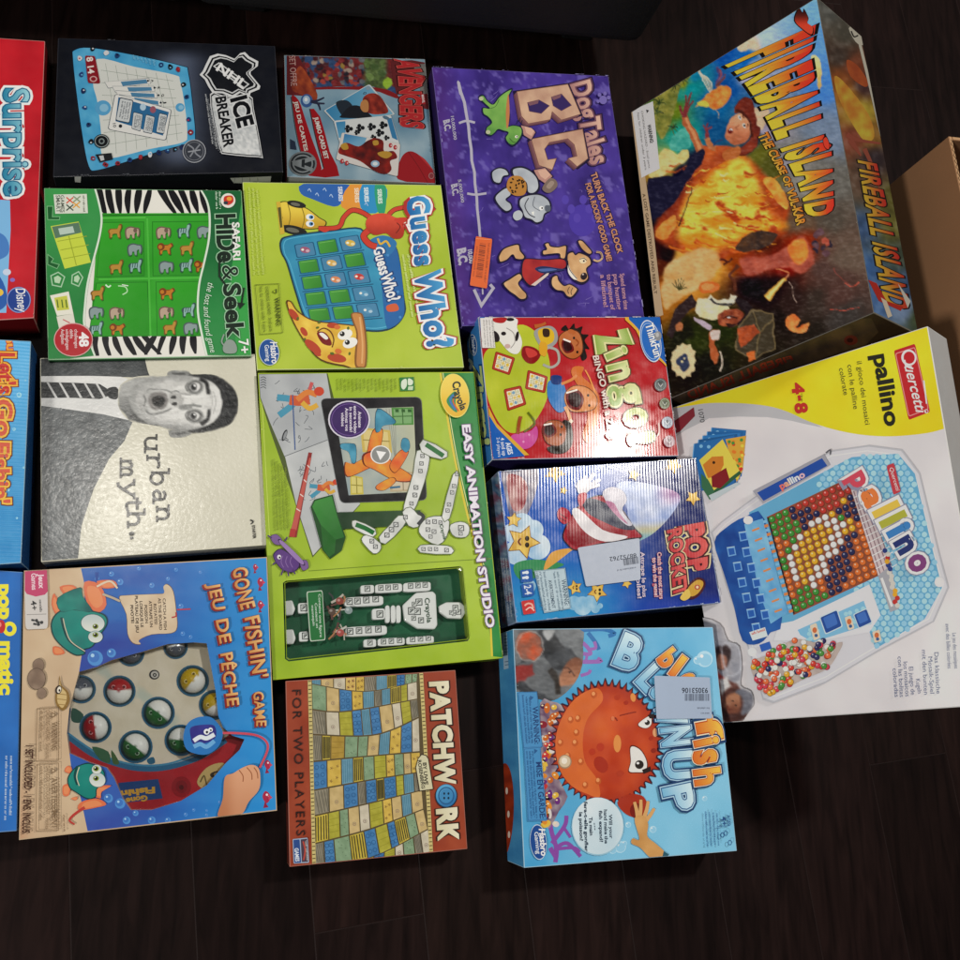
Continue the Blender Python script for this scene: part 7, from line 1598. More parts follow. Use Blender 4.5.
# ================================================================= the two boxes that stand leaning back
def vivid(c, k=1.25, s_=1.15):           # printed inks: deeper darks, stronger hues
    m = (c[0]+c[1]+c[2])/3; return tuple(max(0, min(255, 112+((m+(x-m)*s_)-122)*k)) for x in c)
def box_adventure():
    q = [(631, 112), (817, -3), (874, 313), (665, 401)]
    z = (625, 0, 4.3636); z2 = (640, 190, 4.3636); z0 = (620, 0, 2.8235)
    b = GameBox('large dark box leaning back, painted with a ball of fire under a red title', q, 0,
                ['2a2622', '5a5648', '33241e', '241e1c'], '3a3230', M_DULL, edge='6a655e', z=z, tilt=63, z0=.052, thick=.112, gain=1.55)
    s = b.top; F = full(s, q)
    P1 = lambda u, v: (u, v); P2 = lambda u, v: ((640-625)*4.3636+u, 190*4.3636+v)
    s.part('painted_scene')
    cps = [(800, 60, '7fa6d6'), (860, 200, '6c94c8'), (600, 150, 'a8bcd8'), (540, 190, 'c8b8a4'), (520, 260, '2a6aa8'), (420, 230, '2a5c98'), (300, 330, '2f7f9a'), (280, 400, '2a8a90'), (220, 400, '3a8a80'), (460, 380, '2a5a90'), (560, 330, 'b8b0c0'), (640, 560, '9a94a4'), (700, 700, '8c8a92'), (760, 820, '8a8884'),
           (200, 480, '6a7a34'), (150, 500, '5a6428'), (240, 360, '8a8a3c'), (220, 640, '2f8f88'), (260, 600, '2f9a94'), (190, 700, 'b8b060'), (130, 760, 'a88a4c'), (160, 820, '16142a'), (240, 760, '1a1836'), (120, 900, '14122a'), (180, 920, '241a2a'), (300, 700, '2a2038'),
           (880, 380, '5a84bc'), (900, 560, '7a8698'), (930, 800, '6c6a66'), (880, 960, '5e5852'), (640, 720, '5a5a34'), (600, 680, '6a6a3a'), (560, 620, '3a4a58'), (720, 900, '6a5848'), (400, 480, '2a6a94'), (400, 560, '2a5a80')]
    c2 = [(700, 130, '6a5c50'), (800, 330, '5c4c48'), (900, 300, '6c6058'), (860, 440, '5a4844'), (760, 480, '48403c'), (900, 560, '4a4644'), (660, 470, '3c302e'), (560, 430, '2a2024'), (500, 420, '241c24'), (600, 560, '2c2624'), (300, 320, 'c89a54'), (220, 300, 'c8a05a'), (200, 400, 'b88a4a'), (140, 400, 'b87a3c'), (120, 480, '9a6a34'), (250, 660, '3a4020'), (380, 620, '343a20'), (200, 640, '2c2c1a'), (300, 760, '26261c'), (500, 640, '3a3226'), (560, 720, '302c26'), (760, 620, '35302c'), (120, 280, '2a1a1e'), (100, 340, '5a3420'), (200, 780, '26221c'), (420, 260, '8a4a1c'), (560, 220, '4a2c20'), (700, 260, '8a3a24'), (640, 330, '7a2c22'), (500, 310, '8a4636')]
    allp = cps+[(P2(u, v)[0], P2(u, v)[1], c) for u, v, c in c2]
    I = idw(allp, 3.6)
    P = Painter(3.0, 6, .022)
    P.shade(smooth([(240, 320), (290, 320), (250, 370), (225, 440), (205, 520), (180, 590), (150, 600), (120, 480), (150, 400)], 4), lambda u, v: mix('5a6428', '9a9440', nz(u, v, .03)), 8); rr = random.Random(31); L = P.L
    for x, y in ((150, 450), (215, 370), (250, 340), (140, 490), (210, 560)):
        for k in range(7): a = k*.9+rr.random(); P.sline([(x, y), (x+14*math.cos(a), y+14*math.sin(a)-3), (x+28*math.cos(a), y+28*math.sin(a)+4)], 6, rr.choice(['2a3c1c', '4a5a24', '1c2c1c']), L+1+k % 3, w1=2)
    P.L = L+4
    P.shade(smooth([(170, 650), (230, 670), (270, 650), (280, 690), (220, 730), (160, 770), (105, 770), (110, 740)], 4), lambda u, v: mix('c8b468', 'dcd090', nz(u, v, .03)), 8)
    P.shade(smooth([(200, 600), (250, 560), (290, 570), (282, 640), (240, 660), (200, 650)], 4), lambda u, v: mix('2f9488', '58b4a0', nz(u, v, .03)), 9)
    P.shade(smooth([(490, 185), (520, 160), (560, 170), (570, 195), (540, 215), (500, 230)], 4), lambda u, v: mix('c8a884', 'e0cdb4', nz(u, v, .03)), 9)
    fire = lambda u, v: mix(mix('f2c84a', 'e08a22', sst(.35, .75, nz(u*.8+60*nz(u, v, .006), v*1.6, .009, 4))), 'a83a14', sst(.72, .95, nz(u+300, v*1.5, .01, 4)))
    def p2(*pp): return [P2(*p) for p in pp]
    fb = smooth([(370, 760), (440, 700), (520, 690), (570, 760), (600, 850), (640, 940)]+p2((640, 160), (560, 190), (450, 215), (350, 260), (250, 255), (190, 240), (165, 190), (175, 130))+[(250, 900), (300, 820)], 5)
    P.fe = 16
    P.shade(smooth([(300, 700), (380, 690), (450, 640), (540, 690), (610, 760), (700, 860), (720, 920), (690, 1000)]+p2((640, 190), (560, 230), (420, 270), (330, 330), (260, 300), (170, 260), (80, 230), (60, 170), (100, 100))+[(170, 930), (210, 880), (290, 780)], 4), lambda u, v: mix('c8521a', '7a2410', nz(u, v, .012)), 9)
    P.fe = 26; P.shade(fb, fire); P.fe = 10
    for k in range(95):
        t = rr.random(); x, y = rr.uniform(215, 650), rr.uniform(730, 1110); a = .9*(y-760)/340-.5; l = rr.uniform(26, 90)
        core = math.hypot((x-420)/230, (y-880)/230)
        c = rr.choice(['f8e48a', 'f6d45a', 'f0b840']) if core < .7 and rr.random() < .65 else rr.choice(['d8741e', 'c8581c', 'a83c14', 'e8962a'])
        P.sline([(x-l*.5, y-l*.2*a-8), (x, y), (x+l*.5, y+l*.5*a-4)], rr.uniform(5, 15), c, w1=1)
    P.fe = 3
    P.shade(smooth(p2((415, 250), (480, 190), (560, 180), (600, 200), (560, 240), (470, 275)), 4), lambda u, v: mix('2a2020', '5a3a24', nz(u, v, .03)), 9)
    P.shade(smooth(p2((120, 130), (150, 110), (160, 150), (130, 200), (90, 220), (66, 190), (90, 150)), 4), lambda u, v: mix('c8702a', 'e0a24a', nz(u, v, .03)), 8)
    P.fe = 9
    P.shade(smooth(p2((120, 330), (240, 260), (330, 265), (350, 330), (300, 400), (240, 440), (180, 470), (110, 520), (95, 420)), 4), lambda u, v: mix('c08a44', 'd4ac70', nz(u, v, .015)+.2*sst(340, 240, u-65)), 10)
    P.fe = 3
    P.sline(p2((170, 155), (200, 80), (225, 0))+[(286, 820)], 5, '1c1214', w1=3)
    for k in range(5): P.sline([(322, 300+k*4), (345+k*8, 360), (380, 420)], 7, ('d8d0b8', 'b8a890')[k % 2], w1=3)
    for k in range(4): P.sline([(400+k*12, 290+k*12), (408+k*8, 330), (400, 380)], 11, ('4a3a6a', '8a4a5a', '2a4a8a', '6a3a3a')[k])
    P.shade(smooth([(380, 400), (410, 375), (450, 372), (468, 400), (450, 440), (420, 470), (390, 480), (372, 470), (330, 460), (312, 468), (330, 440)], 4), lambda u, v: mix('d06a2c', 'e8a048', nz(u, v, .04)), 7); P.ell(340, 455, 24, 13, 'e0c04a', 20); P.sline([(395, 480), (410, 500), (412, 520)], 3, 'c8a080')
    skin = lambda u, v: mix('c87a54', '8a4426', sst(.35, .75, nz(u, v, .02))*.5+.4*sst(560, 690, v))
    P.shade(smooth([(300, 690), (330, 640), (400, 640), (470, 640), (450, 690), (400, 730), (340, 740), (280, 790), (230, 860), (200, 900), (240, 800)], 4), lambda u, v: mix('d0642a', '8e3218', nz(u, v, .015)), 9)
    P.sline([(335, 665), (310, 610), (275, 550), (262, 510)], 44, 'a85a34', w1=24); P.sline([(335, 665), (314, 612), (282, 556), (268, 516)], 20, 'd08a5a', w1=8)
    for e in ((238, 462), (270, 418), (292, 402), (300, 440)): P.sline([(262, 510), ((262+e[0])/2-4, (510+e[1])/2), e], 14, '7a2c30', w1=7)
    for e in ((340, 542), (362, 536), (380, 552)): P.sline([(356, 600), (356, 570), e], 13, '7a2c34', w1=7)
    P.sline([(356, 600), (380, 640), (400, 650)], 24, 'b06a40')
    ht = smooth([(478, 490), (500, 440), (540, 428), (566, 470), (585, 540), (582, 610), (555, 655), (515, 680), (478, 676), (470, 650), (510, 640), (548, 590), (540, 520), (510, 486)], 5)
    P.poly(scal(ht, 1.02), '3a140e'); P.shade(ht, lambda u, v: mix('8a3420', '5a1c16', nz(u, v, .02)+.3*sst(520, 600, u)-.1), 9)
    P.blob([(240, 760), (290, 690), (330, 650), (352, 664), (330, 720), (270, 800), (200, 900), (110, 960), (98, 800), (130, 772)], '15142c')
    P.blob([(470, 640), (500, 640), (490, 690), (440, 700), (430, 660)], 'b0602e')
    fc = smooth([(440, 560), (452, 530), (482, 496), (515, 490), (545, 520), (548, 570), (530, 610), (490, 630), (452, 620), (436, 595)], 5)
    P.shade(fc, lambda u, v: mix('d8906a', 'a85a3a', sst(520, 640, v)), 7)
    P.sline([(482, 480), (520, 490), (552, 540), (552, 600)], 12, '4a1c14')
    for x, y in ((500, 512), (520, 552)): P.ell(x, y, 13, 8, 'ece4dc', 60); P.ell(x+1, y, 5, 5, '1c1210')
    P.sline([(516, 494), (522, 512)], 4, '3a1410'); P.sline([(540, 536), (538, 560)], 4, '3a1410'); P.ell(458, 570, 12, 13, '6a1c18'); P.sline([(452, 564), (462, 560), (468, 570)], 5, 'ece4dc'); P.sline([(495, 545), (480, 556), (488, 564)], 4, '8a4a30')
    P.blob([(566, 470), (600, 480), (622, 470), (626, 500), (600, 560), (588, 560)], 'd0b090', n=4); P.sline([(430, 610), (400, 622), (388, 640)], 8, '2c3c64')
    P.fe = 8
    P.shade(smooth(p2((440, 300), (560, 290), (640, 250), (700, 200), (740, 230), (760, 320), (700, 360), (650, 340), (560, 350), (470, 370)), 4), lambda u, v: mix('8e3c30', 'b85a44', nz(u, v, .02)), 9)
    P.shade(smooth(p2((650, 240), (690, 215), (728, 222), (738, 270), (720, 310), (670, 320), (652, 285)), 4), lambda u, v: mix('e06a2a', 'f0943c', nz(u, v, .03)), 8); L = P.L
    P.fe = 3
    for k in range(12): x, y = P2(rr.uniform(760, 840), rr.uniform(180, 290)); P.blob([(x+rr.uniform(8, 18)*math.cos(a*1.26), y+rr.uniform(8, 20)*math.sin(a*1.26)) for a in range(5)], rr.choice(['3a2a34', '5a3c44', '2a2230', 'a84a38']), L+1+k % 3, n=3)
    P.L = L+4
    P.sline(p2((550, 470), (590, 430), (640, 385)), 32, 'd8963a', w1=14); P.sline(p2((553, 466), (590, 432), (634, 390)), 15, 'eec87a', w1=6); P.sline(p2((640, 385), (650, 365), (600, 345)), 6, 'c87a4c')
    P.sline(p2((890, 405), (920, 415), (960, 405)), 4, 'c84a34'); P.sline(p2((830, 525), (900, 520), (960, 515)), 3, 'b84434'); P.sline(p2((850, 340), (860, 370), (930, 420)), 3, '8a4038')
    P.shade(smooth(p2((630, 580), (660, 545), (700, 565), (680, 600), (735, 575), (720, 620), (660, 615)), 3), lambda u, v: mix('d8602a', 'e8904a', nz(u, v, .04)), 7); P.sline(p2((655, 400), (665, 440), (680, 490)), 3, 'c8b0a0')
    P.shade(smooth([(812, 250), (838, 245), (856, 290), (858, 370), (846, 390), (836, 330)], 4), lambda u, v: mix('e8d08a', 'd8a050', sst(260, 390, v)), 8)
    P.shade(smooth([(600, 790), (640, 770), (690, 830), (716, 900), (690, 910), (640, 850)], 4), lambda u, v: mix('e0b04a', 'c8702a', nz(u, v, .03)), 8)
    P.sline(p2((240, 480), (190, 520), (150, 580), (130, 640)), 60, '2a1c1c', w1=30); P.shade(smooth(p2((245, 480), (300, 470), (360, 490), (390, 520), (340, 560), (260, 555)), 4), lambda u, v: mix('d8c08a', 'ece0bc', nz(u, v, .02)), 8)
    P.sline(p2((300, 468), (340, 490), (390, 490), (410, 460)), 26, 'd8ccb0'); P.sline(p2((310, 470), (350, 500), (400, 496)), 9, '2a2a2c')
    P.shade(smooth(p2((340, 545), (370, 522), (420, 520), (450, 540), (440, 580), (400, 600), (350, 590)), 4), lambda u, v: mix('b05a34', '6a2a1c', nz(u, v, .03)), 8); P.blob(p2((410, 480), (440, 475), (495, 515), (470, 560), (480, 600), (420, 590), (455, 545), (440, 520)), '1c1216', n=4)
    P.sline(p2((360, 560), (385, 550), (420, 560)), 6, '2a1210'); P.ell(*P2(385, 556), 9, 4, 'e8dcc8'); P.blob(p2((370, 586), (420, 590), (390, 606)), '2a1210'); P.sline(p2((420, 440), (410, 400), (395, 370), (430, 330)), 14, '5a2c1c'); P.sline(p2((350, 300), (380, 310), (405, 298)), 9, '4a1c14'); P.sline(p2((380, 310), (360, 325)), 8, '4a1c14')
    P.ell(*P2(300, 425), 48, 26, 'c86428'); P.ell(*P2(296, 422), 30, 15, 'd88a4a'); P.ell(*P2(170, 600), 18, 18, 'a8643c'); P.blob(p2((240, 560), (310, 590), (300, 610), (250, 580)), 'b0a0b0')
    for k in range(7): a = -2.4+k*.35; P.sline(p2((170, 440), (170+24*math.cos(a), 440+30*math.sin(a)), (170+40*math.cos(a), 446+60*math.sin(a))), 6, '3a3a1c', w1=2)
    P.blob(p2((300, 620), (345, 610), (345, 650), (325, 660), (340, 720), (325, 760), (310, 720), (305, 660)), 'a8542c', n=3); P.blob(p2((305, 620), (350, 612), (345, 650), (315, 650)), 'c8b8b0'); P.sline(p2((345, 700), (355, 740), (350, 790)), 8, 'c8b8a8')
    cr = [P2(*p) for p in ((490, 520), (580, 545), (585, 690), (500, 740), (420, 700), (430, 600))]
    P.poly(cr, '3a3224'); P.outl(cr, 7, '6a5a3c'); P.sline(p2((490, 520), (520, 620), (500, 740)), 6, '6a5a3c'); P.line(p2((520, 620), (585, 560)), 6, '6a5a3c'); P.shade(scal(p2((425, 605), (500, 585), (520, 625), (440, 690)), 1), lambda u, v: mix('8a3a20', 'c85a2c', nz(u, v, .03)), 8); P.poly(p2((470, 712), (500, 698), (502, 740), (474, 752)), 'c8642c')
    sb = [P2(190+58*(1 if k % 2 == 0 else .86)*math.cos(k*.2618), 745+78*(1 if k % 2 == 0 else .86)*math.sin(k*.2618)) for k in range(24)]
    P.poly(sb, 'd0bc90'); P.blob(p2((160, 735), (190, 715), (210, 720), (214, 770), (190, 790), (170, 765)), '2a3450'); P.ell(*P2(186, 750), 6, 6, 'd0bc90'); P.ell(*P2(198, 735), 5, 5, 'd0bc90')
    P.flush(s, F, lambda u, v: vivid(I(u+50*(nz(u, v, .010)-.5), v+50*(nz(u+500, v, .010)-.5))), 4.4)
    s.part('restored_edge_strip')
    s.poly([(28, 488), (75, 465), (88, 770)]+p2((60, 190), (95, 500), (102, 545), (60, 560), (34, 330), (8, 60)), 'b09878')
    s.text('A LOST GAME DESTROYED AND REBUILT', (88, 848), P2(72, 452), 10, '4a3a2a', bold=.02, base=[(76, 846), P2(18, 60), P2(46, 290), P2(62, 455)], top=[(88, 844), P2(30, 58), P2(58, 288), P2(74, 452)])
    s.part('warning_label', M_STICK)
    wl = [(32, 482), (122, 442), (152, 736), (72, 776)]; s.poly(wl, 'd2cfc8')
    s.text('WARNING:', bil(wl, .62, .30), bil(wl, .66, .58), 15, '2a2a2a', bold=.04); s.poly([(106, 482), (92, 478), (96, 494)], '3a3a3a')
    for k, t in enumerate(('CHOKING HAZARD - Small parts.', 'Not for children under 3 years.')): s.text(t, bil(wl, .40-k*.19, .06), bil(wl, .43-k*.19, .93), 8.5, '4a4846', bold=.0)
    s.part('title_lettering')
    base = [(462, 282), (530, 346), (560, 400), (600, 470), (640, 540), (670, 600), (700, 680), (740, 740), (762, 780), (775, 850), (800, 950)]
    top = [(806, 118), (792, 250), (806, 320), (822, 400), (836, 470), (846, 540), (858, 610), (886, 640), (894, 720), (898, 800), (906, 934)]
    g = lambda x, y: mix(mix('e6b436', 'dd6a24', sst(.15, .6, y)), 'c43024', sst(.5, .95, y))
    sh = lambda P: [(x+12, y+10) for x, y in P]
    bs = [(462, 272), (500, 300), (536, 346), (572, 400), (606, 460), (640, 528), (670, 590), (690, 645), (716, 690), (730, 716), (756, 770), (776, 830), (790, 890), (800, 950)]
    s.text('FIREBALL ISLAND', (0, 0), (1, 0), 1, g, [(.035, '16100e')], bold=.055, base=bs, top=top, sp=.115)
    fl = smooth([(780, 130), (742, 90), (760, 40), (776, 58), (782, 44), (800, 80), (796, 100), (820, 120), (814, 150)], 4); s.poly(scal(fl, 1.12), '16100e'); s.shade(fl, lambda u, v: mix('d0402a', '3a1410', sst(120, 50, v)), 7)
    fl2 = smooth([(872, 640), (866, 610), (880, 600), (892, 632), (888, 652)], 3); s.poly(scal(fl2, 1.2), '16100e'); s.poly(fl2, 'c43a28')
    g2 = lambda x, y: mix('e0a03a', 'd8702c', y)
    s.text('THE CURSE OF VUL-KAR', (0, 0), (1, 0), 1, g2, [(.07, '1c100c')], bold=.035, base=[(580, 590), (640, 690), (690, 780), (735, 925), (752, 985)], top=[(620, 575), (680, 690), (725, 790), (772, 912), (788, 975)])
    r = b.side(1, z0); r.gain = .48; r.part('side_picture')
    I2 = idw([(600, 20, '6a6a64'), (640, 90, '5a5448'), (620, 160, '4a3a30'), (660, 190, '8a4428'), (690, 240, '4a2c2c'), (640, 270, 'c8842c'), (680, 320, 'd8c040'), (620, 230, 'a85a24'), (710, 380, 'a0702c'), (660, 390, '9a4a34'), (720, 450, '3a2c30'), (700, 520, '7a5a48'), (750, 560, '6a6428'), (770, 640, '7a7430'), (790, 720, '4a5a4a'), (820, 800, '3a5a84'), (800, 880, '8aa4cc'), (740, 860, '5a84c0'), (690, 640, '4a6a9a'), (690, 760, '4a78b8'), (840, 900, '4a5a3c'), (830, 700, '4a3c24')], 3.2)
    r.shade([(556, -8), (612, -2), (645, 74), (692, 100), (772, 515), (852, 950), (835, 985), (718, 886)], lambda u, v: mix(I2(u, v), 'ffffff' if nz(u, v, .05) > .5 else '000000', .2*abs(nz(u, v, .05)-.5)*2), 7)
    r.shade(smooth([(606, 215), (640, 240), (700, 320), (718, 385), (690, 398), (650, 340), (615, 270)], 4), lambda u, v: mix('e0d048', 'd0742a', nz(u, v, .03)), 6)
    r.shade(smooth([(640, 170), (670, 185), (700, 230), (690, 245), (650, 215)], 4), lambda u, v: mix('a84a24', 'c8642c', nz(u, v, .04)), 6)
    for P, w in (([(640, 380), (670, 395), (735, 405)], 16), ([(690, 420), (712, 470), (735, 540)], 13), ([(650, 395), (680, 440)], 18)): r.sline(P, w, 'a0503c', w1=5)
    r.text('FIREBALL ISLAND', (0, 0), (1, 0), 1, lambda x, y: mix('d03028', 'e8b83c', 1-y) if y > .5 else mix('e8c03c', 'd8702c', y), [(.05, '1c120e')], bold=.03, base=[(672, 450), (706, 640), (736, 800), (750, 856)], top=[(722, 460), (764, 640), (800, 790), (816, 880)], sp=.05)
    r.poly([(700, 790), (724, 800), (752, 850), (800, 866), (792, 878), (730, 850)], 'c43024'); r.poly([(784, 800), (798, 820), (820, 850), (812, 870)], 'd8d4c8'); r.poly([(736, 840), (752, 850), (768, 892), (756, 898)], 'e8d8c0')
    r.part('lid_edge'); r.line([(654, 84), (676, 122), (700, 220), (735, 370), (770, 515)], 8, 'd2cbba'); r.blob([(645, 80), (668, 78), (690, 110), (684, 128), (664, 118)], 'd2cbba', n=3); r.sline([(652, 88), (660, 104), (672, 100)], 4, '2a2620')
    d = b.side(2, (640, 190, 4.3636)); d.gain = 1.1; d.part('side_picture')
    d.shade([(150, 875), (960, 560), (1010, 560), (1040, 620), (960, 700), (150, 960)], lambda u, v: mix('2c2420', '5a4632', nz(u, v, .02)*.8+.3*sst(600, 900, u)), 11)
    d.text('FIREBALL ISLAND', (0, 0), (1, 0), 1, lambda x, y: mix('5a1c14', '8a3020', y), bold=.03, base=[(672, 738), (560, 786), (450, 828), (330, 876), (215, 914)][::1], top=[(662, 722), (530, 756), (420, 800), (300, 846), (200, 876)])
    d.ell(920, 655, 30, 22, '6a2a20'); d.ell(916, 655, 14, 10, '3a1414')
    b.wear(34, 'a8a094', 13)
    b.done()
def box_beads():
    q = [(668, 409), (927.6, 326), (992, 705), (722, 723)]
    A = (680, 325, 3.4286); Bz = (690, 500, 3.5556); Q = (660, 320, 2.2867)
    b = GameBox('big white and yellow box leaning back, showing a coloured bead mosaic board', q, 0,
                ['b8a83c', 'a9aaaa', '8a8688', '8f8c8c'], 'd4d0d1', M_CARD, edge='dcdad8', z=A, tilt=57, z0=.04, thick=.07, gain=1.25)
    s = b.top; F = full(s, q); s.part('cover_background')
    s.shade(F, lambda u, v: mix('d0cccf', 'dedadb', nz(u, v, .006)), 26)
    s.part('yellow_panel')
    low = smooth([(-60, 290), (70, 285), (200, 300), (300, 318), (400, 340), (480, 352)], 5, False)
    s.poly([(-45, 288), (60, 262), (200, 262), (300, 275), (400, 305), (490, 352), (440, 342), (380, 328), (300, 316), (200, 314), (100, 320), (20, 360), (-40, 400)], 'b4b4b8')
    yp = [(-41, 288), (848, 3), (905, 356)]+smooth([(905, 356), (850, 370), (760, 380), (680, 381), (600, 373), (520, 356), (440, 330), (370, 298), (300, 278), (200, 268), (100, 268), (40, 276)], 4, False)
    s.shade(yp, lambda u, v: mix('d8c41c', 'e6d62e', nz(u, v, .006)+.25*sst(500, 800, u)-.1), 26)
    s.part('logo_badge')
    lg = rquad((733, 88), (806, 64), (858, 298), (784, 326), .06); s.poly(lg, 'b8262c'); s.outl(scal(lg, .9), 3, 'd8908c')
    s.text('uercetti', (768, 136), (810, 300), 36, 'ecdfdc', bold=.012, shear=.35); s.ell(785, 112, 26, 28, 'ecdfdc', -15); s.ell(786, 112, 19, 21, 'b8262c', -15); s.sline([(770, 120), (776, 140), (800, 150)], 6, 'ecdfdc'); s.line([(836, 190), (846, 270)], 5, 'ecdfdc'); s.outl(ellp(845, 296, 6, 6, 0, 12), 2, 'ecdfdc')
    s.part('title_lettering')
    s.text('pallino', (662, 102), (706, 350), 52, '26261c', bold=.035)
    s.part('description_lettering')
    for t, p0, p1 in (('il gioco dei mosaici', (606, 124), (636, 344)), ('con le palline', (574, 136), (596, 290)), ('colorate', (545, 148), (562, 242))): s.text(t, p0, p1, 17, '4c4a24', bold=.004)
    s.text('4', (384, 202), (388, 238), 38, 'b8302a', bold=.05); s.text('-', (396, 244), (399, 262), 38, 'b8302a', bold=.05); s.text('8', (394, 270), (398, 304), 40, 'b8302a', bold=.05); s.greek((414, 236), (416, 262), 7, '6a6420', 1)
    s.text('1070', (62, 286), (70, 336), 16, '4a4a4c', bold=.0); s.poly([(-20, 330), (48, 282), (52, 312), (0, 366), (-20, 372)], '7e2a34')
    s.z = Bz
    for k, (t, x, y0, y1) in enumerate((('Le jeu des mosaïques', 936, 472, 600), ('avec des billes colorées', 912, 440, 600), ('Das klassische', 872, 540, 690), ('Mosaik-Spiel', 850, 556, 690), ('mit den bunten', 828, 532, 694), ('Kugeln', 806, 636, 690), ('El juego de', 782, 592, 694), ('los mosaicos', 762, 574, 700), ('con las bolitas', 742, 556, 702), ('coloradas', 724, 598, 702))):
        s.text(t, (x-3, y0), (x+5, y1), 15 if k > 1 else 14, '6c7490', bold=0)
    s.part('picture_cards'); s.z = A
    for k in range(5):
        dx, dy = k*16, k*7; s.poly([(110-k*15, 352+k*14), (228-k*10, 362+k*4), (212-k*6, 520+k*10), (94-k*15, 500+k*18)], ('2a6aa8', '24609c', '2f74b4', '22588e', '2a68a6')[k]); s.line([(110-k*15, 352+k*14), (94-k*15, 500+k*18)], 3, '6aa8d8')
        for j in range(4): s.ell(130+j*26-k*14, 368+k*12+j*2, 6, 6, '7ab4dc', L=s.L)
        s.L += 1
    s.poly([(158, 392), (228, 380), (216, 500), (196, 540)], 'd0a03c'); L = s.L; rr = random.Random(17)
    for k in range(30): p = bil([(158, 392), (228, 380), (216, 500), (196, 540)], rr.random()*.9+.05, rr.random()*.9+.05); s.ell(p[0], p[1], 6, 6, rr.choice(['c83a2c', 'e8c84a', 'd8782c', '4a8a3c']), n=8, L=L+1+k % 4)
    s.L = L+6; s.poly([(70, 470), (150, 398), (212, 510), (120, 585)], '2f5a3c'); s.poly([(68, 464), (148, 392), (206, 500), (112, 572)], 'd8c850'); s.poly([(80, 480), (112, 452), (150, 450), (152, 480), (132, 520), (98, 525)], 'c87a2c'); s.poly([(110, 520), (160, 490), (172, 530), (140, 560), (112, 556)], '7e1f24'); s.poly([(74, 510), (98, 530), (120, 570), (104, 600), (76, 556)], '3a6a4a'); s.poly([(100, 585), (196, 540), (210, 545), (112, 604)], 'b8c4c8'); s.ell(118, 472, 5, 5, '3a2410')
    s.part('board_picture'); s.z = Q
    hull = [(118, 485), (140, 462), (212, 408), (330, 330), (395, 298), (480, 286), (555, 296), (596, 350), (640, 530), (662, 612), (628, 690), (500, 758), (380, 830), (260, 876), (236, 868), (206, 760), (150, 600)]
    s.poly(hull, 'b4b4ba'); s.poly(scal(hull, .985), 'cdccd2'); s.outl(scal(hull, .95), 2.5, 'e4e4ea')
    bh = [(205, 440), (330, 372), (440, 314), (545, 306), (584, 352), (628, 540), (646, 612), (606, 684), (494, 752), (476, 700), (430, 650), (340, 690), (250, 700)]
    s.poly(bh, '62a4c8'); L = s.L; st = 15.5
    for i in range(44):
        for j in range(40):
            x = 195+j*st+(i % 2)*st/2-.17*(i*13-200)*0; y = 300+i*st*.82; r = 6.6
            dd = ellp(x, y, r, r, 0, 8); ins = all(((bh[(k+1) % len(bh)][0]-bh[k][0])*(y-bh[k][1])-(bh[(k+1) % len(bh)][1]-bh[k][1])*(x-bh[k][0])) > 0 for k in (0, 1, 2, 3, 4, 5, 6, 7, 8)) and not (x < 476 and y > 650-.0*x)
            if ins and (x > 440 or y < 470-.5*(x-205)+60) : s.poly(dd, ('8ec0da', 'a4cee2')[(i+j) % 2], L+1)
    s.L = L+1
    s.part('mosaic_picture')
    mq = [(248, 452), (432, 364), (502, 582), (308, 672)]
    s.poly(scal(mq, 1.02), '8a4a34'); s.line([mq[0], mq[3]], 4, '2a2224')
    rows = ['GGGNRRRRRRRR', 'GGGNNNRRRRRR', 'GGGGNNNRRRYN', 'OGGGNWWWYNNN', 'OOGWYYYWWGNN', 'OGWYYYYYWWYN', 'GWYYYYYWWYYO', 'GWYYYYWWWNNO', 'OWYYYWWWNNOO', 'OWYYWWNNNNOO', 'OOYWWWNNNOOO', 'OGGWONNNNOOO', 'GGGGONNNOOOO', 'GGGGGNNOOOOO']
    mc = {'G': '3c8a34', 'N': '23264e', 'R': 'b8382e', 'Y': 'd8a42c', 'W': 'dedcd6', 'O': 'd06a2c'}; L = s.L
    for r, rw in enumerate(rows):
        for c, ch in enumerate(rw):
            x, y = bil(mq, (c+.5)/12, (r+.5)/14); k = mc[ch]
            s.ell(x, y, 8.0, 8.0, mix(k, '000000', .35), L=L+1, n=12); s.ell(x-.6, y-.6, 6.6, 6.6, k, L=L+2, n=12); s.ell(x-2, y-2.5, 2.2, 2.2, mix(k, 'ffffff', .5), L=L+3, n=6)
    s.L = L+3
    s.part('board_rail_picture')
    s.poly([(430, 362), (452, 352), (530, 560), (500, 584)], 'c8b8ba'); L = s.L
    for t in (.15, .4, .65, .9): s.line([bil([(430, 362), (458, 350), (534, 560), (500, 584)], t, 0), bil([(430, 362), (458, 350), (534, 560), (500, 584)], t, 1)], 2.5, '8a7078', L=L+1)
    for k in range(16): p = bil([(430, 362), (458, 350), (534, 560), (500, 584)], 0, k/15); q2 = bil([(430, 362), (458, 350), (534, 560), (500, 584)], 1.25, k/15+.02); s.line([p, q2], 2.2, 'eceaf0', L=L+2)
    s.L = L+3; s.poly([(500, 584), (530, 560), (548, 660), (528, 668)], 'a0a0a8'); s.line([(508, 590), (532, 655)], 6, 'd8d8de'); L = s.L
    s.z = Bz
    for k in range(16): x, y = 698+k*2.6, 180+k*13; s.ell(x+rr.uniform(-4, 8), y, 9, 9, rr.choice(['b8302c', 'd8a02c', '2a3c7c', 'c8c4bc', 'b8302c']), L=L+1+k % 2, n=10)
    s.L = L+3; s.poly([(370, 430), (600, 320), (640, 300), (680, 410), (640, 470), (470, 500), (300, 500), (320, 440)], 'd4d4da')
    s.poly([(385, 462), (620, 358), (648, 440), (440, 505), (395, 480)], '7ab4d4'); L = s.L
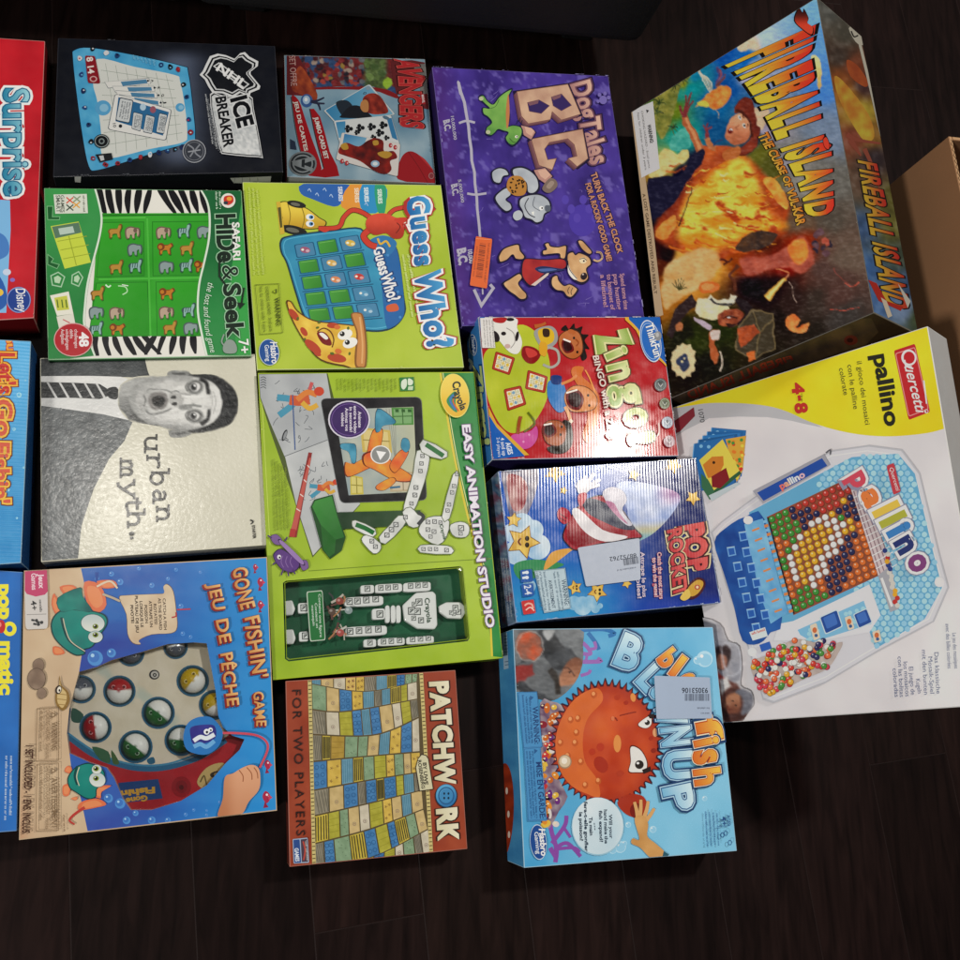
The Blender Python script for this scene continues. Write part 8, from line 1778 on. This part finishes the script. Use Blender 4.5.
    for k in range(26): x, y = rr.uniform(420, 625), 0; y = 470-(x-420)*.42+rr.uniform(-8, 34); s.ell(x, y, 8, 8, '9ccbe2', n=8, L=L+1+k % 2)
    s.L = L+3
    for qd in ([(466, 418), (524, 392), (542, 448), (486, 474)], [(586, 408), (630, 388), (648, 434), (604, 454)]): s.poly(rquad(*scal(qd, 1.12), r=.1), 'c4d4ec'); s.poly(rquad(*qd, r=.1), '234a94'); s.poly(rquad(*scal(shift(qd, -2, -3), .7), r=.15), '3f6cb8')
    for qd in ([(428, 446), (452, 436), (466, 490), (444, 500)], [(552, 418), (574, 410), (588, 456), (566, 464)], [(650, 470), (676, 460), (684, 500), (660, 508)]): s.poly(rquad(*qd, r=.15), 'd8c8b0'); s.ell(*bil(qd, .5, .4), 8, 10, 'c86a3c'); s.ell(*bil(qd, .5, .75), 6, 6, '3a5a8a')
    s.part('scoop_picture')
    dk = [(90, 150), (130, 100), (200, 60), (268, 70), (330, 420), (290, 470), (250, 510), (190, 500), (160, 380), (120, 250)]
    s.shade(smooth(dk, 3), lambda u, v: mix('173a84', '2a62ac', nz(u, v, .02)+.2*sst(150, 300, u)), 14)
    s.shade([(196, 86), (262, 66), (330, 330), (352, 400), (290, 440), (250, 330), (222, 200)], lambda u, v: mix('5a9ccc', '84bcdc', nz(u, v, .03)), 12); L = s.L
    for x, y in ((150, 184), (172, 238), (188, 294), (204, 348), (220, 404), (204, 186), (222, 242), (240, 296), (254, 352), (270, 408), (192, 130), (238, 455)):
        s.L = L; o = [(x-16, y-14), (x+12, y-18), (x+18, y+12), (x-10, y+18)]; s.poly(o, '6fa4dc'); s.poly(scal(o, .72), '2a5cac'); s.line([o[0], o[1]], 3, 'a8c8ec'); s.L = L+3
    for k in range(22): t = k/21; s.poly(shift([(262, 74), (276, 70), (278, 80), (264, 84)], 92*t, 318*t), 'd08044' if k % 2 else '7ab4dc', L=s.L+1)
    for k in range(9): y = 110+k*36; s.line([(224+k*10, y), (250+k*10, y-10)], 7, 'd08850', L=s.L+1)
    s.L += 1; s.poly([(214, 470), (270, 452), (280, 484), (226, 500)], 'd0dcec'); s.greek((224, 480), (272, 464), 10, 'c84a3c', 1); s.poly([(250, 515), (286, 503), (294, 528), (258, 540)], '2f5cb0')
    s.ell(210, 72, 17, 15, 'e4e2e4'); s.ell(225, 540, 16, 16, 'e4e2e4'); s.ell(890, 292, 18, 18, 'd8d6da'); s.ell(888, 290, 10, 10, 'eceaee')
    s.part('loose_beads_picture')
    zn = smooth([(220, 580), (280, 550), (370, 496), (440, 505), (500, 515), (545, 505), (530, 545), (490, 600), (400, 640), (290, 694), (245, 660)], 3)
    s.shade(zn, lambda u, v: mix('a89a94', 'c8b8b0', nz(u, v, .03)), 12); L = s.L
    for k in range(150):
        for _ in range(20):
            x, y = rr.uniform(222, 535), rr.uniform(500, 690)
            if clip_convex([(x-1, y-1), (x+1, y-1), (x, y+1)], [(222, 580), (370, 496), (540, 505), (490, 598), (290, 694), (245, 660)]): break
        kk = rr.choice(['c83a2c', 'd85a3c', 'd8a02c', '4a8a3c', 'dedad4', '2a2a58', 'd86a3c', 'c83a4c', 'e8dcd0']); s.L = L+(k % 12)*3
        s.ell(x, y, 11, 11, mix(kk, '000000', .3), n=12); s.ell(x-.8, y-.8, 9.4, 9.4, kk, n=12); s.ell(x-3, y-3.5, 3, 3, mix(kk, 'ffffff', .55), n=7)
    s.L = L+38
    s.part('toy_title_picture'); s.z = A
    cc = ['c8485a', 'd8783c', 'd8b84a', 'a8a83c', '3a7ab8', '23306a', '7a3c74']
    s.z = (0, 0, 1)
    pos = [((849.5, 477), (857, 489.5), 17), ((862, 494), (869, 509), 17), ((874, 511), (878, 519), 21), ((881, 521), (885, 529), 21), ((888, 531.5), (892, 539), 20), ((895, 542), (903, 556), 19), ((908, 559.5), (916, 574), 19)]
    for (p0, p1, h), ch, k in zip(pos, 'pallino', cc): s.text(ch, p0, p1, h*1.2, k, [(.11, '8a8aa0'), (.085, 'dcdce2')], bold=.05)
    s.z = A; s.poly(rquad((712, 484), (738, 474), (762, 572), (736, 584), .15), 'b83a44'); s.text('Quercetti', (722, 490), (746, 570), 13, 'ecd8d8', bold=.0, shear=.2)
    s.poly([(254, 570), (498, 444), (520, 482), (290, 612)], '9a9aa4'); s.poly([(270, 576), (492, 458), (510, 484), (292, 604)], '234a9c')
    s.text('pallino', (352, 566), (436, 520), 22, 'd8d0d8', bold=.04, cols=['d87060', 'd8a080', 'e0d0c0', 'd8d8e0', 'c8d4e8', 'e0e0e8', 'd8b0b8']); s.sline([(505, 440), (520, 430), (520, 446)], 5, '5a5a60')
    s.part('children_photo'); s.z = Bz
    P = Painter(6, 4, .03); CP = smooth([(30, 440), (110, 440), (140, 500), (180, 520), (190, 600), (186, 660), (222, 680), (232, 726), (214, 754), (196, 780), (190, 789), (100, 790), (40, 700)], 3)
    P.shade(smooth([(30, 440), (110, 440), (140, 500), (180, 520), (188, 600), (180, 640), (120, 640), (60, 560)], 3), lambda u, v: mix('8a8a94', 'b4b0b4', nz(u, v, .02)), 12)
    P.blob([(95, 530), (140, 520), (150, 560), (130, 600), (100, 600)], '3a2a2a'); P.blob([(104, 555), (132, 555), (136, 590), (108, 604)], 'a8705a'); P.blob([(90, 610), (130, 630), (150, 660), (110, 680), (90, 660)], 'a83a34'); P.outl(smooth([(120, 520), (170, 515), (188, 560), (180, 610), (140, 620)], 3), 3, 'c8c8d0')
    P.shade(smooth([(110, 650), (150, 640), (190, 680), (210, 740), (190, 786), (130, 786), (108, 720)], 4), lambda u, v: mix('6a3a30', '3a2420', nz(u, v, .02)), 9); P.shade(smooth([(135, 700), (170, 680), (186, 700), (182, 750), (150, 760), (130, 735)], 4), lambda u, v: mix('b07858', '7a4634', sst(690, 760, v)), 8)
    P.shade(smooth([(165, 680), (195, 670), (225, 690), (232, 725), (214, 754), (190, 760), (196, 720), (188, 695)], 4), lambda u, v: mix('5a5a64', '7c7c86', nz(u, v, .03)), 8); P.poly([(110, 640), (140, 625), (150, 660), (120, 690)], 'd8d4d0'); P.ell(158, 712, 4, 4, '1c1412'); P.ell(168, 732, 4, 4, '1c1412'); P.sline([(140, 730), (146, 745), (156, 748)], 3, '5a2018')
    P.flush(s, CP, lambda u, v: mix('b4b0b4', 'cac8ca', nz(u, v, .02)), 5)
    b.wear(26, 'f0eeee', 9)
    b.done()
# ================================================================= carton, sofa, floor
def cardboard_carton():
    zt = .30
    P0 = hit((948.5, 136), zt); P1 = hit((960, 190), zt); P2 = hit((975, 137.5), zt)
    e = (P1-P0).normalized(); e.z = 0; f = Vector((-e.y, e.x, 0)); f = f if f.dot(P2-P0) > 0 else -f
    o = Vector((P0.x, P0.y, 0)); Wd, Dp, th = .42, .30, .005
    t = Thing('cardboard_carton', 'plain brown open cardboard carton behind the box painted with a ball of fire', 'carton', tuple(o))
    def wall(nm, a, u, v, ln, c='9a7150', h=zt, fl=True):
        me = Mesh(); bm = bmesh.new(); k = 12
        p = [a, a+u*ln, a+u*ln+v*th, a+v*th]
        B = [bm.verts.new(x+Vector((0, 0, .001))) for x in p]; T = [bm.verts.new(x+Vector((0, 0, h))) for x in p]
        bm.faces.new(B); tf = bm.faces.new(T)
        for i in range(4): bm.faces.new((B[i], B[(i+1) % 4], T[(i+1) % 4], T[i]))
        bmesh.ops.recalc_face_normals(bm, faces=bm.faces); bmesh.ops.bevel(bm, geom=list(bm.edges), offset=.0008, segments=1, affect='EDGES')
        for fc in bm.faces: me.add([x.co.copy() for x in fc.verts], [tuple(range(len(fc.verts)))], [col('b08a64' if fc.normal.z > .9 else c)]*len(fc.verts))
        bm.free(); t.parts.append((nm, me, M_KRAFT))
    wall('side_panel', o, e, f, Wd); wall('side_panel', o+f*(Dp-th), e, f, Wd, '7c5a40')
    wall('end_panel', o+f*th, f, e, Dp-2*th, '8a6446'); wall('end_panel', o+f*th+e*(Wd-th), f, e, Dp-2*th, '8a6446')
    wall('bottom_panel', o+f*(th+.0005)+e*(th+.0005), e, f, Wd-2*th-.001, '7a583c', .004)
    # corrugation seen on the cut rim of the front wall
    me = Mesh(); n = 170
    pts = []; 
    for i in range(n+1):
        x = i/n*(Wd-.01)+.005; y = th*.5+math.sin(i*1.9)*th*.28
        pts.append(o+e*x+f*y+Vector((0, 0, zt+.0003)))
    V = []; Fc = []
    for i, p in enumerate(pts): V += [p-f*.0005, p+f*.0005]
    for i in range(n): Fc.append((2*i, 2*i+1, 2*i+3, 2*i+2))
    me.add(V, Fc, [col('5a4028')]*len(V)); t.parts.append(('rim_fluting', me, M_KRAFT)); t.done()
def sofa():
    m = bpy.data.materials.new('black_leather'); nt, N, Lk = nodes(m)
    out = N.new('ShaderNodeOutputMaterial'); p = N.new('ShaderNodeBsdfPrincipled'); Lk.new(p.outputs[0], out.inputs[0])
    p.inputs['Roughness'].default_value = .6; p.inputs['Specular IOR Level'].default_value = .25; tc = N.new('ShaderNodeTexCoord')
    n1 = N.new('ShaderNodeTexVoronoi'); n1.inputs['Scale'].default_value = 260; Lk.new(tc.outputs['Object'], n1.inputs['Vector'])
    n2 = N.new('ShaderNodeTexNoise'); n2.inputs['Scale'].default_value = 6; n2.inputs['Detail'].default_value = 4; Lk.new(tc.outputs['Object'], n2.inputs['Vector'])
    cr = N.new('ShaderNodeValToRGB'); cr.color_ramp.elements[0].color = (.006, .006, .0065, 1); cr.color_ramp.elements[1].color = (.013, .013, .014, 1); Lk.new(n2.outputs[0], cr.inputs[0]); Lk.new(cr.outputs[0], p.inputs['Base Color'])
    b1 = N.new('ShaderNodeBump'); b1.inputs['Strength'].default_value = .15; b1.inputs['Distance'].default_value = .001; Lk.new(n1.outputs[0], b1.inputs['Height'])
    b2 = N.new('ShaderNodeBump'); b2.inputs['Strength'].default_value = .25; b2.inputs['Distance'].default_value = .02; Lk.new(n2.outputs[0], b2.inputs['Height']); Lk.new(b1.outputs[0], b2.inputs['Normal']); Lk.new(b2.outputs[0], p.inputs['Normal'])
    z0 = .07
    A = hit((60, -2), z0); Bq = hit((640, 48), z0); e = (Bq-A); L = e.length; e.normalize(); f = Vector((-e.y, e.x, 0))
    A = A-e*.35; L += .35; mid = (hit((192, 10), z0)-A).dot(e)
    t = Thing('sofa', 'dark sofa standing behind the black rink game box, almost lost in shadow', 'sofa', (A.x, A.y, 0))
    def block(nm, x0, x1, y0, y1, za, zb, r=.02, mat=m):
        me = Mesh(); bm = bmesh.new(); vs = [bm.verts.new(A*1+e*x+f*y+Vector((0, 0, z-A.z))) for x in (x0, x1) for y in (y0, y1) for z in (za, zb)]
        for q in ((0, 1, 3, 2), (4, 6, 7, 5), (0, 4, 5, 1), (2, 3, 7, 6), (0, 2, 6, 4), (1, 5, 7, 3)): bm.faces.new([vs[i] for i in q])
        bmesh.ops.recalc_face_normals(bm, faces=bm.faces); bmesh.ops.bevel(bm, geom=list(bm.edges), offset=r, segments=4, affect='EDGES', profile=.5)
        for fc in bm.faces: me.add([x.co.copy() for x in fc.verts], [tuple(range(len(fc.verts)))], [(.015, .015, .016, 1)]*len(fc.verts))
        bm.free(); t.parts.append((nm, me, mat))
    block('base_panel', 0, mid-.002, 0, .5, z0, .26); block('base_panel', mid+.002, L, 0, .5, z0, .26)
    block('seat_cushion', 0, mid-.002, .03, .5, .262, .40, .03); block('seat_cushion', mid+.002, L-.01, .03, .5, .262, .40, .03)
    for x in (.1, mid+.05, L-.09): block('foot', x, x+.05, .06, .11, .001, z0-.0005, .006)
    t.done()
def floor():
    m = bpy.data.materials.new('dark_stained_oak'); nt, N, Lk = nodes(m)
    out = N.new('ShaderNodeOutputMaterial'); p = N.new('ShaderNodeBsdfPrincipled'); Lk.new(p.outputs[0], out.inputs[0])
    tc = N.new('ShaderNodeTexCoord'); mp = N.new('ShaderNodeMapping'); mp.inputs['Scale'].default_value = (9, 1.1, 1); mp.inputs['Rotation'].default_value = (0, 0, -FROT)
    at = N.new('ShaderNodeAttribute'); at.attribute_name = 'Col'
    sc = N.new('ShaderNodeVectorMath'); sc.operation = 'MULTIPLY_ADD'; sc.inputs[1].default_value = (90, 90, 90)
    Lk.new(tc.outputs['Object'], mp.inputs['Vector']); Lk.new(at.outputs['Color'], sc.inputs[0]); Lk.new(mp.outputs[0], sc.inputs[2])
    n1 = N.new('ShaderNodeTexNoise'); n1.inputs['Scale'].default_value = 9; n1.inputs['Detail'].default_value = 7; n1.inputs['Distortion'].default_value = .6; Lk.new(sc.outputs[0], n1.inputs['Vector'])
    cr = N.new('ShaderNodeValToRGB'); cr.color_ramp.elements[0].position = .3; cr.color_ramp.elements[1].position = .75
    cr.color_ramp.elements[0].color = (.0054, .0026, .0023, 1); cr.color_ramp.elements[1].color = (.0160, .0076, .0064, 1); Lk.new(n1.outputs[0], cr.inputs[0])
    mx = N.new('ShaderNodeMix'); mx.data_type = 'RGBA'; mx.blend_type = 'MULTIPLY'; mx.inputs[0].default_value = 1
    gm = N.new('ShaderNodeVectorMath'); gm.operation = 'SCALE'; gm.inputs['Scale'].default_value = 1; Lk.new(at.outputs['Color'], gm.inputs[0])
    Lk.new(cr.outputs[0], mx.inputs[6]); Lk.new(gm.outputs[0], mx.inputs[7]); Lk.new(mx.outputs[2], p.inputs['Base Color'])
    rr_ = N.new('ShaderNodeMapRange'); rr_.inputs[3].default_value = .42; rr_.inputs[4].default_value = .62; Lk.new(n1.outputs[0], rr_.inputs[0]); Lk.new(rr_.outputs[0], p.inputs['Roughness'])
    p.inputs['Specular IOR Level'].default_value = .07
    b1 = N.new('ShaderNodeBump'); b1.inputs['Strength'].default_value = .12; b1.inputs['Distance'].default_value = .0015; Lk.new(n1.outputs[0], b1.inputs['Height']); Lk.new(b1.outputs[0], p.inputs['Normal'])
    # planks run along the seam seen under the patchwork box; one sheet with shallow V grooves
    A, Bq = hit((309, 866), 0), hit((316, 960), 0); e = (A-Bq).normalized(); f = Vector((e.y, -e.x, 0))
    wd = (hit((423, 925), 0)-hit((312, 935), 0)).dot(f); J = hit((312, 934), 0)
    me = Mesh(); r = random.Random(11); g, gd = .0011, .0005
    off = (A-Vector((0, 0, 0))).dot(f)
    for k in range(-12, 22):
        x0, x1 = off+k*wd, off+(k+1)*wd
        ys = []; y = (J.dot(e) if k == 0 else r.uniform(-3, -2))
        if k == 0: ys = [J.dot(e)-1.3, J.dot(e), J.dot(e)+1.25, J.dot(e)+2.5]
        else:
            while y < 3.5: ys.append(y); y += r.uniform(.75, 1.5)
        ys = [-2.5]+[v for v in ys if v > -2.3]+[3.6]
        for a, b2 in zip(ys[:-1], ys[1:]):
            P = lambda x, y, z: f*x+e*y+Vector((0, 0, z))
            c = r.uniform(.72, 1.2); cc = (c*r.uniform(.97, 1.05), c, c*r.uniform(.95, 1.03), 1)
            o = [P(x0, a, -gd), P(x1, a, -gd), P(x1, b2, -gd), P(x0, b2, -gd), P(x0+g, a+g, 0), P(x1-g, a+g, 0), P(x1-g, b2-g, 0), P(x0+g, b2-g, 0)]
            me.add(o, [(4, 5, 6, 7), (0, 1, 5, 4), (1, 2, 6, 5), (2, 3, 7, 6), (3, 0, 4, 7)], [(1.9, 2.3, 2.5, 1)]*4+[cc]*4)  # groove bottoms coloured paler: a seam highlight put into the colour
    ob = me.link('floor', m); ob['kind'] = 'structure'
FROT = 0.0
# ================================================================= build
FN = [floor, sofa, cardboard_carton, box_red, box_fishing_blue, box_dice_blue, box_ice, box_red_cards, box_purple, box_safari, box_green_guess, box_cream_man,
      box_lime_animation, box_red_bingo, box_rocket, box_fishing_game, box_patchwork, box_pufferfish, box_adventure, box_beads]
for fn in FN: fn()
# camera
cam = bpy.data.cameras.new('camera'); co = bpy.data.objects.new('camera', cam); C.objects.link(co)
cam.sensor_width = 36; cam.sensor_fit = 'HORIZONTAL'; cam.lens = 36*FOC/960; cam.clip_start = .02; cam.clip_end = 60
M4 = RW.to_4x4(); M4.translation = EYE; co.matrix_world = M4
bpy.context.scene.camera = co
# room light: two ceiling lamps, a weak even room glow
def lamp(nm, pos, to, power, size, c):
    l = bpy.data.lights.new(nm, 'AREA'); l.shape = 'DISK'; l.size = size; l.energy = power; l.color = c
    o = bpy.data.objects.new(nm, l); C.objects.link(o); o.location = pos
    o.rotation_euler = (Vector(to)-Vector(pos)).to_track_quat('-Z', 'Y').to_euler(); return o
def mirror(px, zs, zl):
    P = hit(px, zs); d = P-EYE; d.z = -d.z; return P+d*((zl-zs)/d.z)
k1 = mirror((616, 447), .064, 2.45); k2 = mirror((120, 505), .038, 2.45)
lamp('ceiling_lamp', k1, (.35, .45, 0), 41, .22, (1, .955, .88))
lamp('ceiling_lamp', k2, (.1, .4, 0), 10, .30, (1, .955, .88))
lamp('ceiling_lamp', (-2.3, -1.3, 2.4), (.1, .2, 0), 68, .5, (1, .96, .90))
sc = bpy.context.scene
w = bpy.data.worlds.new('World'); sc.world = w; w.use_nodes = True
bg = w.node_tree.nodes['Background']; bg.inputs[0].default_value = (.93, .96, 1, 1); bg.inputs[1].default_value = .11
sc.view_settings.view_transform = 'Standard'; sc.view_settings.look = 'None'; sc.view_settings.exposure = 0; sc.view_settings.gamma = 1
sc.render.filter_size = 2.0
sc.cycles.use_denoising = True
sc.cycles.max_bounces = 6
